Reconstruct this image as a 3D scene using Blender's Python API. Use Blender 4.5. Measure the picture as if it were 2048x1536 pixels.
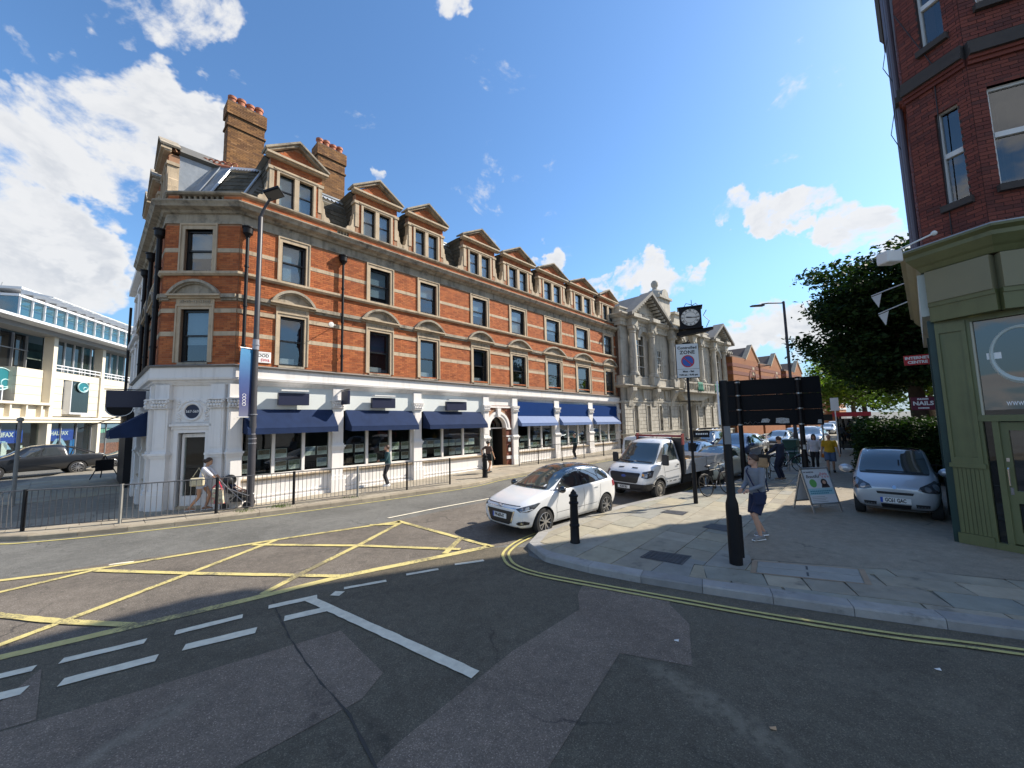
import bpy, bmesh, math, random
import numpy as np
from mathutils import Vector, Matrix
from mathutils.bvhtree import BVHTree
random.seed(7); R = math.radians
for o in list(bpy.data.objects): bpy.data.objects.remove(o)
SC = bpy.context.scene; COL = SC.collection

# ------------------------------------------------------------ camera, sky, sun, exposure
cam = bpy.data.cameras.new('camera'); cam.sensor_width = 36; cam.lens = 13.52
cam.clip_start = 0.1; cam.clip_end = 3000
co = bpy.data.objects.new('camera', cam); COL.objects.link(co)
co.matrix_world = Matrix.Translation((0, 0, 2.75)) @ Matrix.Rotation(R(90 + 5.31), 4, 'X') @ Matrix.Rotation(R(-1.40), 4, 'Z')
SC.camera = co
SUN_AZ, SUN_EL = R(70.2), R(39.0)
SD = Vector((math.sin(SUN_AZ) * math.cos(SUN_EL), math.cos(SUN_AZ) * math.cos(SUN_EL), math.sin(SUN_EL)))
sl = bpy.data.lights.new('sun', 'SUN'); sl.energy = 4.3; sl.angle = R(0.55); sl.color = (1, 0.91, 0.78)
so = bpy.data.objects.new('sun', sl); COL.objects.link(so); so.rotation_euler = SD.to_track_quat('Z', 'Y').to_euler()
so.location = (40, 20, 60)
vs = SC.view_settings; vs.view_transform = 'Standard'; vs.look = 'None'; vs.exposure = 0.9; vs.gamma = 1; vs.use_curve_mapping = False
SC.cycles.max_bounces = 6; SC.cycles.diffuse_bounces = 3; SC.cycles.glossy_bounces = 3; SC.cycles.transparent_max_bounces = 10
SC.cycles.use_denoising = True; SC.cycles.sample_clamp_indirect = 6

class NT:
    """tiny node-tree writer"""
    def __init__(s, tree): s.t = tree; s.t.nodes.clear()
    def n(s, typ, **kw):
        nd = s.t.nodes.new(typ)
        for k, v in kw.items():
            if k == 'inp':
                for i, x in v.items():
                    if hasattr(x, 'is_output') or hasattr(x, 'links'): s.t.links.new(x, nd.inputs[i])
                    else: nd.inputs[i].default_value = x
            else: setattr(nd, k, v)
        return nd
    def math(s, op, a, b=0.0, c=None, clamp=False):
        nd = s.n('ShaderNodeMath', operation=op, use_clamp=clamp, inp={0: a, 1: b} if c is None else {0: a, 1: b, 2: c})
        return nd.outputs[0]
    def vmath(s, op, a, b=(0, 0, 0)):
        nd = s.n('ShaderNodeVectorMath', operation=op, inp={0: a, 1: b}); return nd.outputs['Value' if op in ('DOT_PRODUCT', 'LENGTH', 'DISTANCE') else 'Vector']
    def mix(s, f, a, b, blend='MIX'):
        nd = s.n('ShaderNodeMix', data_type='RGBA', blend_type=blend, inp={0: f, 6: a, 7: b}); return nd.outputs[2]
    def ramp(s, f, stops):
        nd = s.n('ShaderNodeValToRGB', inp={0: f}); cr = nd.color_ramp
        while len(cr.elements) < len(stops): cr.elements.new(0.5)
        for e, (p, c) in zip(cr.elements, stops):
            e.position = p; e.color = (*c, 1) if len(c) == 3 else c
        return nd.outputs[0]
    def noise(s, vec, scale, detail=4, rough=0.55, dist=0.0):
        return s.n('ShaderNodeTexNoise', inp={'Vector': vec, 'Scale': scale, 'Detail': detail, 'Roughness': rough, 'Distortion': dist}).outputs[0]
    def step(s, x, a, b, lo=0.0, hi=1.0, smooth=True):
        return s.n('ShaderNodeMapRange', interpolation_type='SMOOTHSTEP' if smooth else 'LINEAR', inp={0: x, 1: a, 2: b, 3: lo, 4: hi}).outputs[0]

# the sky: clear late-summer morning with fair-weather cumulus
W = bpy.data.worlds.new('World'); SC.world = W; W.use_nodes = True
w = NT(W.node_tree)
sky = w.n('ShaderNodeTexSky', sky_type='NISHITA', sun_disc=False, sun_elevation=SUN_EL, sun_rotation=SUN_AZ, altitude=30, air_density=1.1, dust_density=0.4, ozone_density=2.6)
dirn = w.n('ShaderNodeNewGeometry').outputs['Incoming']
dirn = w.vmath('SCALE', dirn); dirn.node.inputs['Scale'].default_value = -1
sep = w.n('ShaderNodeSeparateXYZ', inp={0: dirn}); zz = sep.outputs[2]
flat = w.math('ADD', w.math('MAXIMUM', zz, 0.0), 0.22)
cxy = w.n('ShaderNodeCombineXYZ', inp={0: w.math('DIVIDE', sep.outputs[0], flat), 1: w.math('DIVIDE', sep.outputs[1], flat), 2: w.math('MULTIPLY', zz, 1.5)}).outputs[0]
# clumps of cloud: (azimuth, elevation, radius) in degrees, all round the sky
CL = [(-53.6, 23.1, 5, 1), (-53.6, 18.8, 6, 1), (-51.5, 18.3, 5, 1), (-49.5, 16.1, 4.5, 0.95), (-52.5, 13.9, 6, 1), (-54.7, 26.3, 4, 0.8), (-47.7, 14.1, 4, 0.8), (-44.5, 33.2, 5, 1), (-41.8, 31.6, 5, 1), (-47.1, 29.9, 5, 1), (-39.9, 30.0, 4, 0.95), (-50.0, 29.3, 4.2, 0.9), (-51.4, 26.3, 4, 0.8), (-43.4, 27.8, 4, 0.9), (-47.3, 26.3, 4, 0.8), (-44.2, 40.8, 4.5, 0.9), (-39.6, 42.4, 3, 0.8), (-47.4, 39.5, 3.5, 0.7), (-50.3, 33.6, 2.6, 0.6), (-54.9, 32.0, 3, 0.65), (-53.7, 10.9, 5, 0.9), (20.7, 19.8, 3.4, 1), (16.5, 19.3, 3.2, 1), (23.9, 18.6, 3, 0.95), (27.1, 18.7, 2.4, 0.9), (13.2, 19.0, 2, 0.8), (31.0, 23.7, 2.2, 0.95), (33.4, 24.5, 2.6, 1), (35.4, 22.8, 2.6, 1), (38.1, 23.9, 2.8, 1), (40.3, 21.6, 2.8, 1), (42.3, 19.4, 3, 1), (44.4, 19.7, 3, 1), (46.2, 17.1, 3.4, 1), (33.9, 11.0, 3.2, 1), (31.1, 9.1, 3.4, 1), (36.9, 9.9, 3.2, 1), (39.6, 7.7, 4, 0.9), (43.3, 15.9, 2.6, 0.85), (42.1, 12.4, 3, 0.7), (-8.6, 49.6, 2.6, 0.65), (-28.6, 35.6, 1.8, 0.5), (-38.3, 37.4, 1.6, 0.5), (46.9, 28.4, 1.8, 0.55), (-20.6, 31.8, 1.6, 0.55), (6.3, 22.6, 2.4, 0.7), (150, 30, 14, 1), (-160, 22, 16, 1), (120, 18, 12, 0.9), (-110, 35, 12, 0.9), (-80, 15, 10, 0.9), (90, 50, 9, 0.8), (180, 55, 10, 0.8)]
wn = w.n('ShaderNodeTexNoise', inp={'Vector': dirn, 'Scale': 7.0, 'Detail': 5.0, 'Roughness': 0.6}).outputs['Color']
wp = w.vmath('SCALE', w.vmath('SUBTRACT', wn, (0.5, 0.5, 0.5))); wp.node.inputs['Scale'].default_value = 0.22
wdir = w.vmath('NORMALIZE', w.vmath('ADD', dirn, wp))
cover = w.math('MULTIPLY', w.step(w.noise(cxy, 0.9, 2), 0.44, 0.58, 0, 1.0), w.step(w.vmath('DOT_PRODUCT', dirn, (0.25, 0.95, 0.2)), 0.2, 0.65, 1, 0.03))  # fuller unseen cloud behind the camera, added to whiten the fill light
for az, el, rad, amp in CL:
    c = (math.sin(R(az)) * math.cos(R(el)), math.cos(R(az)) * math.cos(R(el)), math.sin(R(el)))
    d = w.vmath('DOT_PRODUCT', wdir, c)
    blob = w.step(d, math.cos(R(rad)), math.cos(R(rad * 0.35)), 0, amp)
    cover = w.math('MAXIMUM', cover, blob)
def dens(vec, det):
    vo = w.n('ShaderNodeTexVoronoi', normalize=True, inp={'Vector': vec, 'Scale': 7.5, 'Detail': 4.0, 'Roughness': 0.62, 'Lacunarity': 2.1}).outputs['Distance']
    return w.math('ADD', w.math('MULTIPLY', w.noise(vec, 5.5, det, 0.62, 0.3), 0.75), w.math('MULTIPLY', w.math('SUBTRACT', 1.0, vo), 0.30))
dv3 = w.n('ShaderNodeMapping', inp={'Vector': dirn, 'Scale': (1, 1, 1.5)}).outputs[0]
amp = lambda v: w.math('MULTIPLY_ADD', v, 2.5, -0.81)
n1 = amp(dens(dv3, 9))
sh = w.vmath('ADD', dv3, (0.022, 0.008, 0.028)); n2 = amp(dens(sh, 5))
den = w.math('ADD', n1, w.math('MULTIPLY', cover, 0.52))
alpha = w.step(den, 0.90, 1.18)
thick = w.step(den, 1.03, 1.55)
lit = w.step(w.math('SUBTRACT', n1, n2), -0.12, 0.10)
ccol = w.mix(w.math('MULTIPLY', thick, w.math('SUBTRACT', 1.0, w.math('MULTIPLY', lit, 0.85))), (3.2, 3.22, 3.25, 1), (2.15, 2.28, 2.5, 1))
hsv = w.mix(1.0, w.n('ShaderNodeHueSaturation', inp={'Saturation': 1.05, 'Value': 1.0, 'Color': sky.outputs[0]}).outputs[0], (0.58, 0.71, 0.80, 1), 'MULTIPLY')
low = w.step(zz, -0.02, 0.34, 1, 0)
hsv = w.mix(w.math('MULTIPLY', low, 0.8), hsv, (0.80, 1.40, 2.25, 1))
col = w.mix(w.math('MULTIPLY', alpha, 0.96), hsv, ccol)
bg = w.n('ShaderNodeBackground', inp={'Color': col, 'Strength': 0.15})
w.n('ShaderNodeOutputWorld', inp={0: bg.outputs[0]})

# ------------------------------------------------------------ materials
MATS = {}
def M(name, col, rough=0.6, metal=0.0, var=0.0, vscale=3.0, bump=0.0, bscale=60.0, isl=0.0, ramp=None, spec=0.5, dirt=None, coat=0.0, streak=0.0):
    """procedural surface: base colour varied by noise, per piece and by worn patches, with fine relief"""
    if name in MATS: return MATS[name]
    m = bpy.data.materials.new(name); m.use_nodes = True; t = NT(m.node_tree)
    tc = t.n('ShaderNodeTexCoord').outputs['Object']
    pos = t.n('ShaderNodeNewGeometry').outputs['Position']
    c = t.n('ShaderNodeRGB'); c.outputs[0].default_value = (*col, 1); c = c.outputs[0]
    if ramp or isl:
        ri = t.n('ShaderNodeNewGeometry').outputs['Random Per Island']; ro = t.n('ShaderNodeObjectInfo').outputs['Random']
        rr = t.math('FRACT', t.math('ADD', ri, ro))
        if ramp: c = t.ramp(rr, ramp)
        if isl: c = t.mix(1.0, c, t.ramp(t.math('FRACT', t.math('MULTIPLY', rr, 7.31)), [(0, (1 - isl,) * 3), (1, (1 + isl * 0.6,) * 3)]), 'MULTIPLY')
    if var:
        nz = t.noise(pos, vscale, 5, 0.6)
        c = t.mix(1.0, c, t.ramp(nz, [(0.25, (1 - var,) * 3), (0.75, (1 + var * 0.7,) * 3)]), 'MULTIPLY')
    if dirt:
        dc, sc_, lo, hi = dirt
        c = t.mix(t.step(t.noise(pos, sc_, 6, 0.65), lo, hi, 0, 0.85), c, (*dc, 1))
    if streak:
        mp = t.n('ShaderNodeMapping', inp={'Vector': pos, 'Scale': (5, 5, 0.35)}).outputs[0]
        c = t.mix(t.step(t.noise(mp, 1.0, 5, 0.6), 0.48, 0.75, 0, streak), c, t.mix(1.0, c, (0.35, 0.34, 0.32, 1), 'MULTIPLY'))
    b = t.n('ShaderNodeBsdfPrincipled', inp={'Base Color': c, 'Roughness': rough, 'Metallic': metal, 'Specular IOR Level': spec, 'Coat Weight': coat, 'Coat Roughness': 0.04})
    if bump:
        bp = t.n('ShaderNodeBump', inp={'Strength': bump, 'Distance': 0.02, 'Height': t.noise(pos, bscale, 4, 0.6)})
        t.t.links.new(bp.outputs[0], b.inputs['Normal'])
    t.n('ShaderNodeOutputMaterial', inp={0: b.outputs[0]})
    MATS[name] = m; return m
def glass_m(name, tint=(0.55, 0.6, 0.6), clear=0.55, body=(0.01, 0.012, 0.014), wob=0.0, ior=1.5):
    """window glass: mirror reflection by angle over a part clear, part dark pane"""
    m = bpy.data.materials.new(name); m.use_nodes = True; t = NT(m.node_tree)
    tr = t.n('ShaderNodeBsdfTransparent', inp={0: (*tint, 1)}); df = t.n('ShaderNodeBsdfDiffuse', inp={0: (*body, 1)})
    back = t.n('ShaderNodeMixShader', inp={0: clear, 1: df.outputs[0], 2: tr.outputs[0]})
    gl = t.n('ShaderNodeBsdfGlossy', inp={0: (1, 1, 1, 1), 'Roughness': 0.008})
    f = t.n('ShaderNodeFresnel', inp={0: ior}); bf = t.n('ShaderNodeNewGeometry').outputs['Backfacing']
    if wob:
        pos = t.n('ShaderNodeNewGeometry').outputs['Position']
        bp = t.n('ShaderNodeBump', inp={'Strength': wob, 'Distance': 0.05, 'Height': t.noise(pos, 1.3, 1, 0.5)})
        t.t.links.new(bp.outputs[0], gl.inputs['Normal']); t.t.links.new(bp.outputs[0], f.inputs['Normal'])
    mx = t.n('ShaderNodeMixShader', inp={0: t.math('MULTIPLY', t.math('MULTIPLY', f.outputs[0], 1.6, clamp=True), t.math('SUBTRACT', 1.0, bf)), 1: back.outputs[0], 2: gl.outputs[0]})
    t.n('ShaderNodeOutputMaterial', inp={0: mx.outputs[0]})
    return m
def asphalt(name, base, fleck=0.25, wear=(0.16, 0.155, 0.145), wearamt=0.5, rough=0.85, tint_noise=0.25, scuffs=()):
    m = bpy.data.materials.new(name); m.use_nodes = True; t = NT(m.node_tree)
    pos = t.n('ShaderNodeNewGeometry').outputs['Position']
    ag = t.n('ShaderNodeTexVoronoi', inp={'Vector': pos, 'Scale': 120.0})
    fl = t.ramp(t.n('ShaderNodeSeparateColor', inp={0: ag.outputs['Color']}).outputs[0], [(0.0, (1 - fleck,) * 3), (0.8, (1 + fleck * .4,) * 3), (0.93, (1.1 + fleck,) * 3), (1.0, (1.5 + fleck * 2,) * 3)])
    c = t.mix(1.0, (*base, 1), fl, 'MULTIPLY')
    big = t.noise(pos, 0.55, 6, 0.62, 0.4); mid = t.noise(pos, 6.0, 5, 0.6)
    c = t.mix(1.0, c, t.ramp(big, [(0.3, (1 - tint_noise,) * 3), (0.7, (1 + tint_noise,) * 3)]), 'MULTIPLY')
    c = t.mix(1.0, c, t.ramp(mid, [(0.3, (0.85,) * 3), (0.7, (1.15,) * 3)]), 'MULTIPLY')
    c = t.mix(t.step(t.math('ADD', big, t.math('MULTIPLY', mid, 0.4)), 0.78, 1.0, 0, wearamt), c, (*wear, 1))
    ck = t.n('ShaderNodeTexVoronoi', feature='DISTANCE_TO_EDGE', inp={'Vector': t.vmath('ADD', pos, t.n('ShaderNodeTexNoise', inp={'Vector': pos, 'Scale': 1.2, 'Detail': 6.0}).outputs['Color']), 'Scale': 0.42})
    crack = t.math('MULTIPLY', t.step(ck.outputs['Distance'], 0.0, 0.012, 1, 0), t.step(t.noise(pos, 0.35, 2), 0.5, 0.62))
    c = t.mix(t.math('MULTIPLY', crack, 0.6), c, (0.02, 0.02, 0.02, 1))
    sp = t.step(t.noise(pos, 2.2, 2, 0.4), 0.70, 0.76, 0, 0.5)
    c = t.mix(sp, c, t.mix(1.0, c, (0.5, 0.5, 0.5, 1), 'MULTIPLY'))
    for a, q, wd, am in scuffs:      # long dusty scuff or dark oily track lying along a line
        a, q = Vector((*a, 0)), Vector((*q, 0)); L = (q - a).length; ux = (q - a) / L; uy = Vector((-ux.y, ux.x, 0)); rel = t.vmath('SUBTRACT', pos, tuple(a))
        dx, dy = t.vmath('DOT_PRODUCT', rel, tuple(ux)), t.vmath('DOT_PRODUCT', rel, tuple(uy))
        wob = t.math('MULTIPLY_ADD', t.noise(pos, 1.4, 4), 0.5, -0.25); k = t.math('MULTIPLY', t.step(t.math('ABSOLUTE', t.math('ADD', dy, wob)), wd * .15, wd, 1, 0), t.math('MULTIPLY', t.step(dx, -.25 * L, .25 * L), t.step(dx, .75 * L, 1.25 * L, 1, 0)))
        k = t.math('MULTIPLY', k, t.step(t.noise(pos, 9, 4), .3, .65)); c = t.mix(t.math('MULTIPLY', k, abs(am)), c, (0.27, 0.235, 0.175, 1) if am > 0 else (0.02, 0.019, 0.018, 1))
    b = t.n('ShaderNodeBsdfPrincipled', inp={'Base Color': c, 'Roughness': rough, 'Specular IOR Level': 0.35})
    h = t.math('ADD', t.math('MULTIPLY', ag.outputs['Distance'], 0.8), t.noise(pos, 25, 3))
    bp = t.n('ShaderNodeBump', inp={'Strength': 0.45, 'Distance': 0.009, 'Height': h}); t.t.links.new(bp.outputs[0], b.inputs['Normal'])
    t.n('ShaderNodeOutputMaterial', inp={0: b.outputs[0]})
    MATS[name] = m; return m
def paint_m(name, col, under, keep=0.62):
    """thermoplastic road paint, scuffed through to the tarmac in places"""
    m = bpy.data.materials.new(name); m.use_nodes = True; t = NT(m.node_tree)
    pos = t.n('ShaderNodeNewGeometry').outputs['Position']
    wv = t.math('ADD', t.math('MULTIPLY', t.noise(pos, 1.1, 4, 0.6), 0.55), t.math('MULTIPLY', t.noise(pos, 34, 3, 0.75), 0.45))
    a = t.step(wv, keep - 0.06, keep + 0.03)
    c = t.mix(1.0, (*col, 1), t.ramp(t.noise(pos, 9, 4, 0.6), [(0.3, (0.82,) * 3), (0.7, (1.06,) * 3)]), 'MULTIPLY')
    c = t.mix(t.math('MULTIPLY', a, 0.85), c, (*under, 1))
    b = t.n('ShaderNodeBsdfPrincipled', inp={'Base Color': c, 'Roughness': 0.75, 'Specular IOR Level': 0.3})
    bp = t.n('ShaderNodeBump', inp={'Strength': 0.4, 'Distance': 0.01, 'Height': t.noise(pos, 60, 3)}); t.t.links.new(bp.outputs[0], b.inputs['Normal'])
    t.n('ShaderNodeOutputMaterial', inp={0: b.outputs[0]})
    MATS[name] = m; return m
def emit_m(name, col, s):
    m = bpy.data.materials.new(name); m.use_nodes = True; t = NT(m.node_tree)
    e = t.n('ShaderNodeEmission', inp={0: (*col, 1), 1: s}); t.n('ShaderNodeOutputMaterial', inp={0: e.outputs[0]}); return m

BRICK = M('orange_brick', (0.4, 0.13, 0.05), 0.85, ramp=[(0, (0.28, 0.072, 0.022)), (0.35, (0.43, 0.120, 0.036)), (0.7, (0.49, 0.155, 0.048)), (1, (0.34, 0.10, 0.034))], var=0.20, vscale=1.5, bump=0.5, bscale=45, dirt=((0.17, 0.075, 0.04), 0.9, 0.62, 0.9), streak=0.2)
MORTAR = M('mortar', (0.36, 0.20, 0.12), 0.9, var=0.15, vscale=4)
DBRICK = M('dark_red_brick', (0.2, 0.06, 0.045), 0.85, ramp=[(0, (0.11, 0.030, 0.024)), (0.4, (0.17, 0.042, 0.030)), (0.8, (0.21, 0.055, 0.036)), (1, (0.09, 0.030, 0.027))], var=0.28, vscale=0.8, bump=0.5, bscale=45)
DMORTAR = M('sooty_mortar', (0.055, 0.036, 0.034), 0.9, var=0.2, vscale=3)
YBRICK = M('stock_brick', (0.3, 0.2, 0.1), 0.9, ramp=[(0, (0.13, 0.062, 0.028)), (0.3, (0.22, 0.110, 0.042)), (0.65, (0.28, 0.140, 0.052)), (0.85, (0.15, 0.075, 0.038)), (1, (0.37, 0.20, 0.085))], var=0.25, vscale=1.3, bump=0.5, bscale=45)
YMORTAR = M('stock_mortar', (0.13, 0.085, 0.05), 0.9, var=0.2)
IBRICK = M('light_orange_brick', (0.38, 0.155, 0.062), 0.9, var=0.15, vscale=0.8, ramp=[(0, (0.33, 0.125, 0.05)), (1, (0.42, 0.18, 0.07))])
STONE = M('bath_stone', (0.50, 0.40, 0.28), 0.85, var=0.18, vscale=2.2, bump=0.35, bscale=30, dirt=((0.16, 0.14, 0.11), 1.6, 0.56, 0.78), streak=0.5)
WSTONE = M('weathered_stone', (0.38, 0.33, 0.255), 0.9, var=0.25, vscale=2.0, bump=0.5, bscale=25, dirt=((0.10, 0.09, 0.075), 2.2, 0.46, 0.72), streak=0.7)
THSTONE = M('portland_stone', (0.50, 0.465, 0.395), 0.88, var=0.2, vscale=0.9, bump=0.4, bscale=18, dirt=((0.11, 0.10, 0.085), 1.1, 0.54, 0.80), streak=0.6, isl=0.12)
WHITE = M('white_masonry_paint', (0.80, 0.77, 0.74), 0.55, var=0.05, vscale=1.2, bump=0.15, bscale=20, streak=0.26, dirt=((0.45, 0.42, 0.38), 3.0, 0.66, 0.86))
GREYW = M('pale_fascia_paint', (0.66, 0.70, 0.69), 0.5, var=0.04)
BLACKP = M('black_paint', (0.008, 0.008, 0.010), 0.5, var=0.2, vscale=8, bump=0.15, bscale=40, spec=0.25)
WFRAME = M('black_window_paint', (0.010, 0.011, 0.013), 0.3)
LEAD = M('lead_sheet', (0.30, 0.33, 0.36), 0.45, metal=0.4, var=0.25, vscale=2.5, bump=0.3, bscale=6, dirt=((0.5, 0.52, 0.54), 2.0, 0.6, 0.8))
SLATE = M('roof_slate', (0.10, 0.095, 0.085), 0.85, spec=0.2, ramp=[(0, (0.075, 0.067, 0.05)), (0.5, (0.125, 0.11, 0.082)), (1, (0.09, 0.082, 0.066))], var=0.25, vscale=4, bump=0.4, bscale=30, dirt=((0.10, 0.12, 0.05), 2.2, 0.62, 0.8))
TERRA = M('terracotta', (0.42, 0.15, 0.08), 0.75, var=0.2, vscale=4)
NAVY = M('navy_awning', (0.013, 0.027, 0.075), 0.85, spec=0.2, var=0.16, vscale=3, streak=0.2, bump=0.2, bscale=200)
BLUE = M('blue_awning', (0.085, 0.145, 0.31), 0.7, var=0.08, vscale=4, bump=0.2, bscale=200)
BLUED = M('deep_blue_board', (0.002, 0.032, 0.15), 0.7, spec=0.1, var=0.08)
NAVYP = M('navy_sign', (0.012, 0.016, 0.045), 0.4)
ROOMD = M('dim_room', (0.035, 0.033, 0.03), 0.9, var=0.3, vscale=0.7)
ROOML = M('pale_room', (0.42, 0.40, 0.36), 0.9, var=0.15, vscale=0.7)
BLIND = M('pale_blind', (0.42, 0.52, 0.58), 0.8, var=0.05)
GLASS = glass_m('sash_glass', tint=(0.85, 0.9, 0.92), clear=0.85, wob=0.06, ior=1.75)
SHOPG = glass_m('shop_glass', tint=(0.85, 0.9, 0.88), clear=0.92, wob=0.03)
DGLASS = glass_m('tinted_glass', tint=(0.25, 0.3, 0.3), clear=0.35, wob=0.03)
CARG = glass_m('car_glass', tint=(0.45, 0.52, 0.5), clear=0.5, body=(0.05, 0.056, 0.056), ior=1.8)
PAPER = M('paper', (0.85, 0.85, 0.82), 0.6)
WHITEP = M('white_print', (0.85, 0.85, 0.85), 0.5)
BLACKI = M('black_print', (0.015, 0.015, 0.018), 0.5)
METAL = M('galvanised', (0.42, 0.43, 0.44), 0.42, metal=0.8, var=0.2, vscale=6)
GREENP = M('sage_paint', (0.135, 0.143, 0.058), 0.45, var=0.12, vscale=3, bump=0.12, bscale=20, streak=0.3)
GREEND = M('bottle_green_paint', (0.008, 0.035, 0.030), 0.4, var=0.2)
BOARD = M('olive_board', (0.21, 0.195, 0.115), 0.5, var=0.06, vscale=2)
UPVC = M('white_upvc', (0.72, 0.71, 0.68), 0.35, var=0.04)
CHROME = M('chrome', (0.7, 0.7, 0.72), 0.12, metal=1.0)
RUBBER = M('tyre_rubber', (0.018, 0.018, 0.019), 0.8, var=0.2, vscale=20)
PLASTIC = M('black_plastic', (0.018, 0.018, 0.02), 0.5)
SKIN = M('skin', (0.56, 0.32, 0.22), 0.55, spec=0.35)

# ------------------------------------------------------------ mesh helpers
class MB:
    """collects solids, optionally through a point transform, and links them as one mesh object"""
    def __init__(s, T=None): s.v = []; s.f = []; s.T = T; s.mi = []; s.cur = 0
    def add(s, vs, fs):
        n = len(s.v)
        s.v += [tuple(s.T(*p)) if s.T else tuple(p) for p in vs]; s.f += [tuple(i + n for i in f) for f in fs]; s.mi += [s.cur] * len(fs)
        return s
    def box(s, x0, x1, y0, y1, z0, z1):
        return s.add([(x, y, z) for z in (z0, z1) for y in (y0, y1) for x in (x0, x1)], [(0, 2, 3, 1), (4, 5, 7, 6), (0, 1, 5, 4), (2, 6, 7, 3), (0, 4, 6, 2), (1, 3, 7, 5)])
    def quad(s, *p): return s.add(p, [tuple(range(len(p)))])
    def prism(s, poly, a, b, ax='y'):
        """poly of 2-D points swept along an axis from a to b; 'y': (x,z) poly, 'z': (x,y), 'x': (y,z)"""
        g = {'y': lambda p, t: (p[0], t, p[1]), 'z': lambda p, t: (p[0], p[1], t), 'x': lambda p, t: (t, p[0], p[1])}[ax]
        n = len(poly)
        return s.add([g(p, a) for p in poly] + [g(p, b) for p in poly], [tuple(range(n))[::-1], tuple(range(n, 2 * n))] + [(i, (i + 1) % n, n + (i + 1) % n, n + i) for i in range(n)])
    def lathe(s, prof, c=(0, 0, 0), n=12, ax='z', caps=True):
        """prof: (radius, height) list turned round an axis through c"""
        g = {'z': lambda r, h, a: (c[0] + r * math.cos(a), c[1] + r * math.sin(a), c[2] + h), 'x': lambda r, h, a: (c[0] + h, c[1] + r * math.cos(a), c[2] + r * math.sin(a)), 'y': lambda r, h, a: (c[0] + r * math.cos(a), c[1] + h, c[2] + r * math.sin(a))}[ax]
        vs = [g(r, h, 2 * math.pi * k / n) for r, h in prof for k in range(n)]; m = len(prof)
        fs = [(i * n + k, i * n + (k + 1) % n, (i + 1) * n + (k + 1) % n, (i + 1) * n + k) for i in range(m - 1) for k in range(n)]
        if caps and prof[0][0] > 1e-6: fs.append(tuple(range(n))[::-1])
        if caps and prof[-1][0] > 1e-6: fs.append(tuple((m - 1) * n + k for k in range(n)))
        return s.add(vs, fs)
    def tube(s, pts, r, n=8, cap=True, closed=False):
        pts = [Vector(p) for p in pts]; m = len(pts); rs = r if isinstance(r, (list, tuple)) else [r] * m
        vs = []; up = None
        for i, p in enumerate(pts):
            if closed: d = (pts[(i + 1) % m] - pts[i - 1]).normalized()
            else: d = (pts[min(i + 1, m - 1)] - pts[max(i - 1, 0)]).normalized()
            if up is None:
                a = d.orthogonal().normalized()
            else:
                a = (up - d * up.dot(d)); a = a.normalized() if a.length > 1e-6 else d.orthogonal().normalized()
            up = a; b = d.cross(a)
            vs += [tuple(p + rs[i] * (a * math.cos(2 * math.pi * k / n) + b * math.sin(2 * math.pi * k / n))) for k in range(n)]
        q = m if closed else m - 1
        fs = [(i * n + k, i * n + (k + 1) % n, ((i + 1) % m) * n + (k + 1) % n, ((i + 1) % m) * n + k) for i in range(q) for k in range(n)]
        if cap and not closed: fs += [tuple(range(n))[::-1], tuple((m - 1) * n + k for k in range(n))]
        return s.add(vs, fs)
    def sweep(s, prof, path, closed=False):
        """(out, z) profile swept along a horizontal path of (x, y), mitred; out is to the right of travel"""
        P = [Vector(p) for p in path]; m = len(P); vs = []
        for i in range(m):
            d0 = (P[i] - P[i - 1]).normalized() if i or closed else (P[1] - P[0]).normalized()
            d1 = (P[(i + 1) % m] - P[i]).normalized() if i < m - 1 or closed else d0
            n0 = Vector((d0.y, -d0.x)); n1_ = Vector((d1.y, -d1.x)); b = (n0 + n1_).normalized(); k = 1 / max(0.3, b.dot(n0))
            vs += [(P[i].x + b.x * k * o, P[i].y + b.y * k * o, z) for o, z in prof]
        n = len(prof); q = m if closed else m - 1
        fs = [(i * n + k, ((i + 1) % m) * n + k, ((i + 1) % m) * n + (k + 1) % n, i * n + (k + 1) % n) for i in range(q) for k in range(n)]
        if not closed: fs += [tuple(range(n)), tuple((m - 1) * n + k for k in range(n))[::-1]]
        return s.add(vs, fs)
    def sphere(s, c, r, n=10, m=6, sq=(1, 1, 1)):
        prof = [(math.sin(math.pi * i / m), -math.cos(math.pi * i / m)) for i in range(m + 1)]
        vs = [(c[0] + r * sq[0] * a * math.cos(2 * math.pi * k / n), c[1] + r * sq[1] * a * math.sin(2 * math.pi * k / n), c[2] + r * sq[2] * b) for a, b in prof for k in range(n)]
        return s.add(vs, [(i * n + k, i * n + (k + 1) % n, (i + 1) * n + (k + 1) % n, (i + 1) * n + k) for i in range(m) for k in range(n)])
    def build(s, name, mat, parent=None, loc=None, rotz=None, smooth=False, kind=None, bevel=0, recalc=True):
        me = bpy.data.meshes.new(name); me.from_pydata(s.v, [], s.f)
        ms = mat if isinstance(mat, (list, tuple)) else [mat]
        for m in ms: me.materials.append(m)
        if len(ms) > 1: me.polygons.foreach_set('material_index', s.mi)
        if recalc and len(s.f) < 60000:
            bm = bmesh.new(); bm.from_mesh(me); bmesh.ops.remove_doubles(bm, verts=bm.verts, dist=1e-6); bmesh.ops.recalc_face_normals(bm, faces=bm.faces); bm.to_mesh(me); bm.free()
        return link(me, name, parent, loc, rotz, smooth, kind, bevel)
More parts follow.
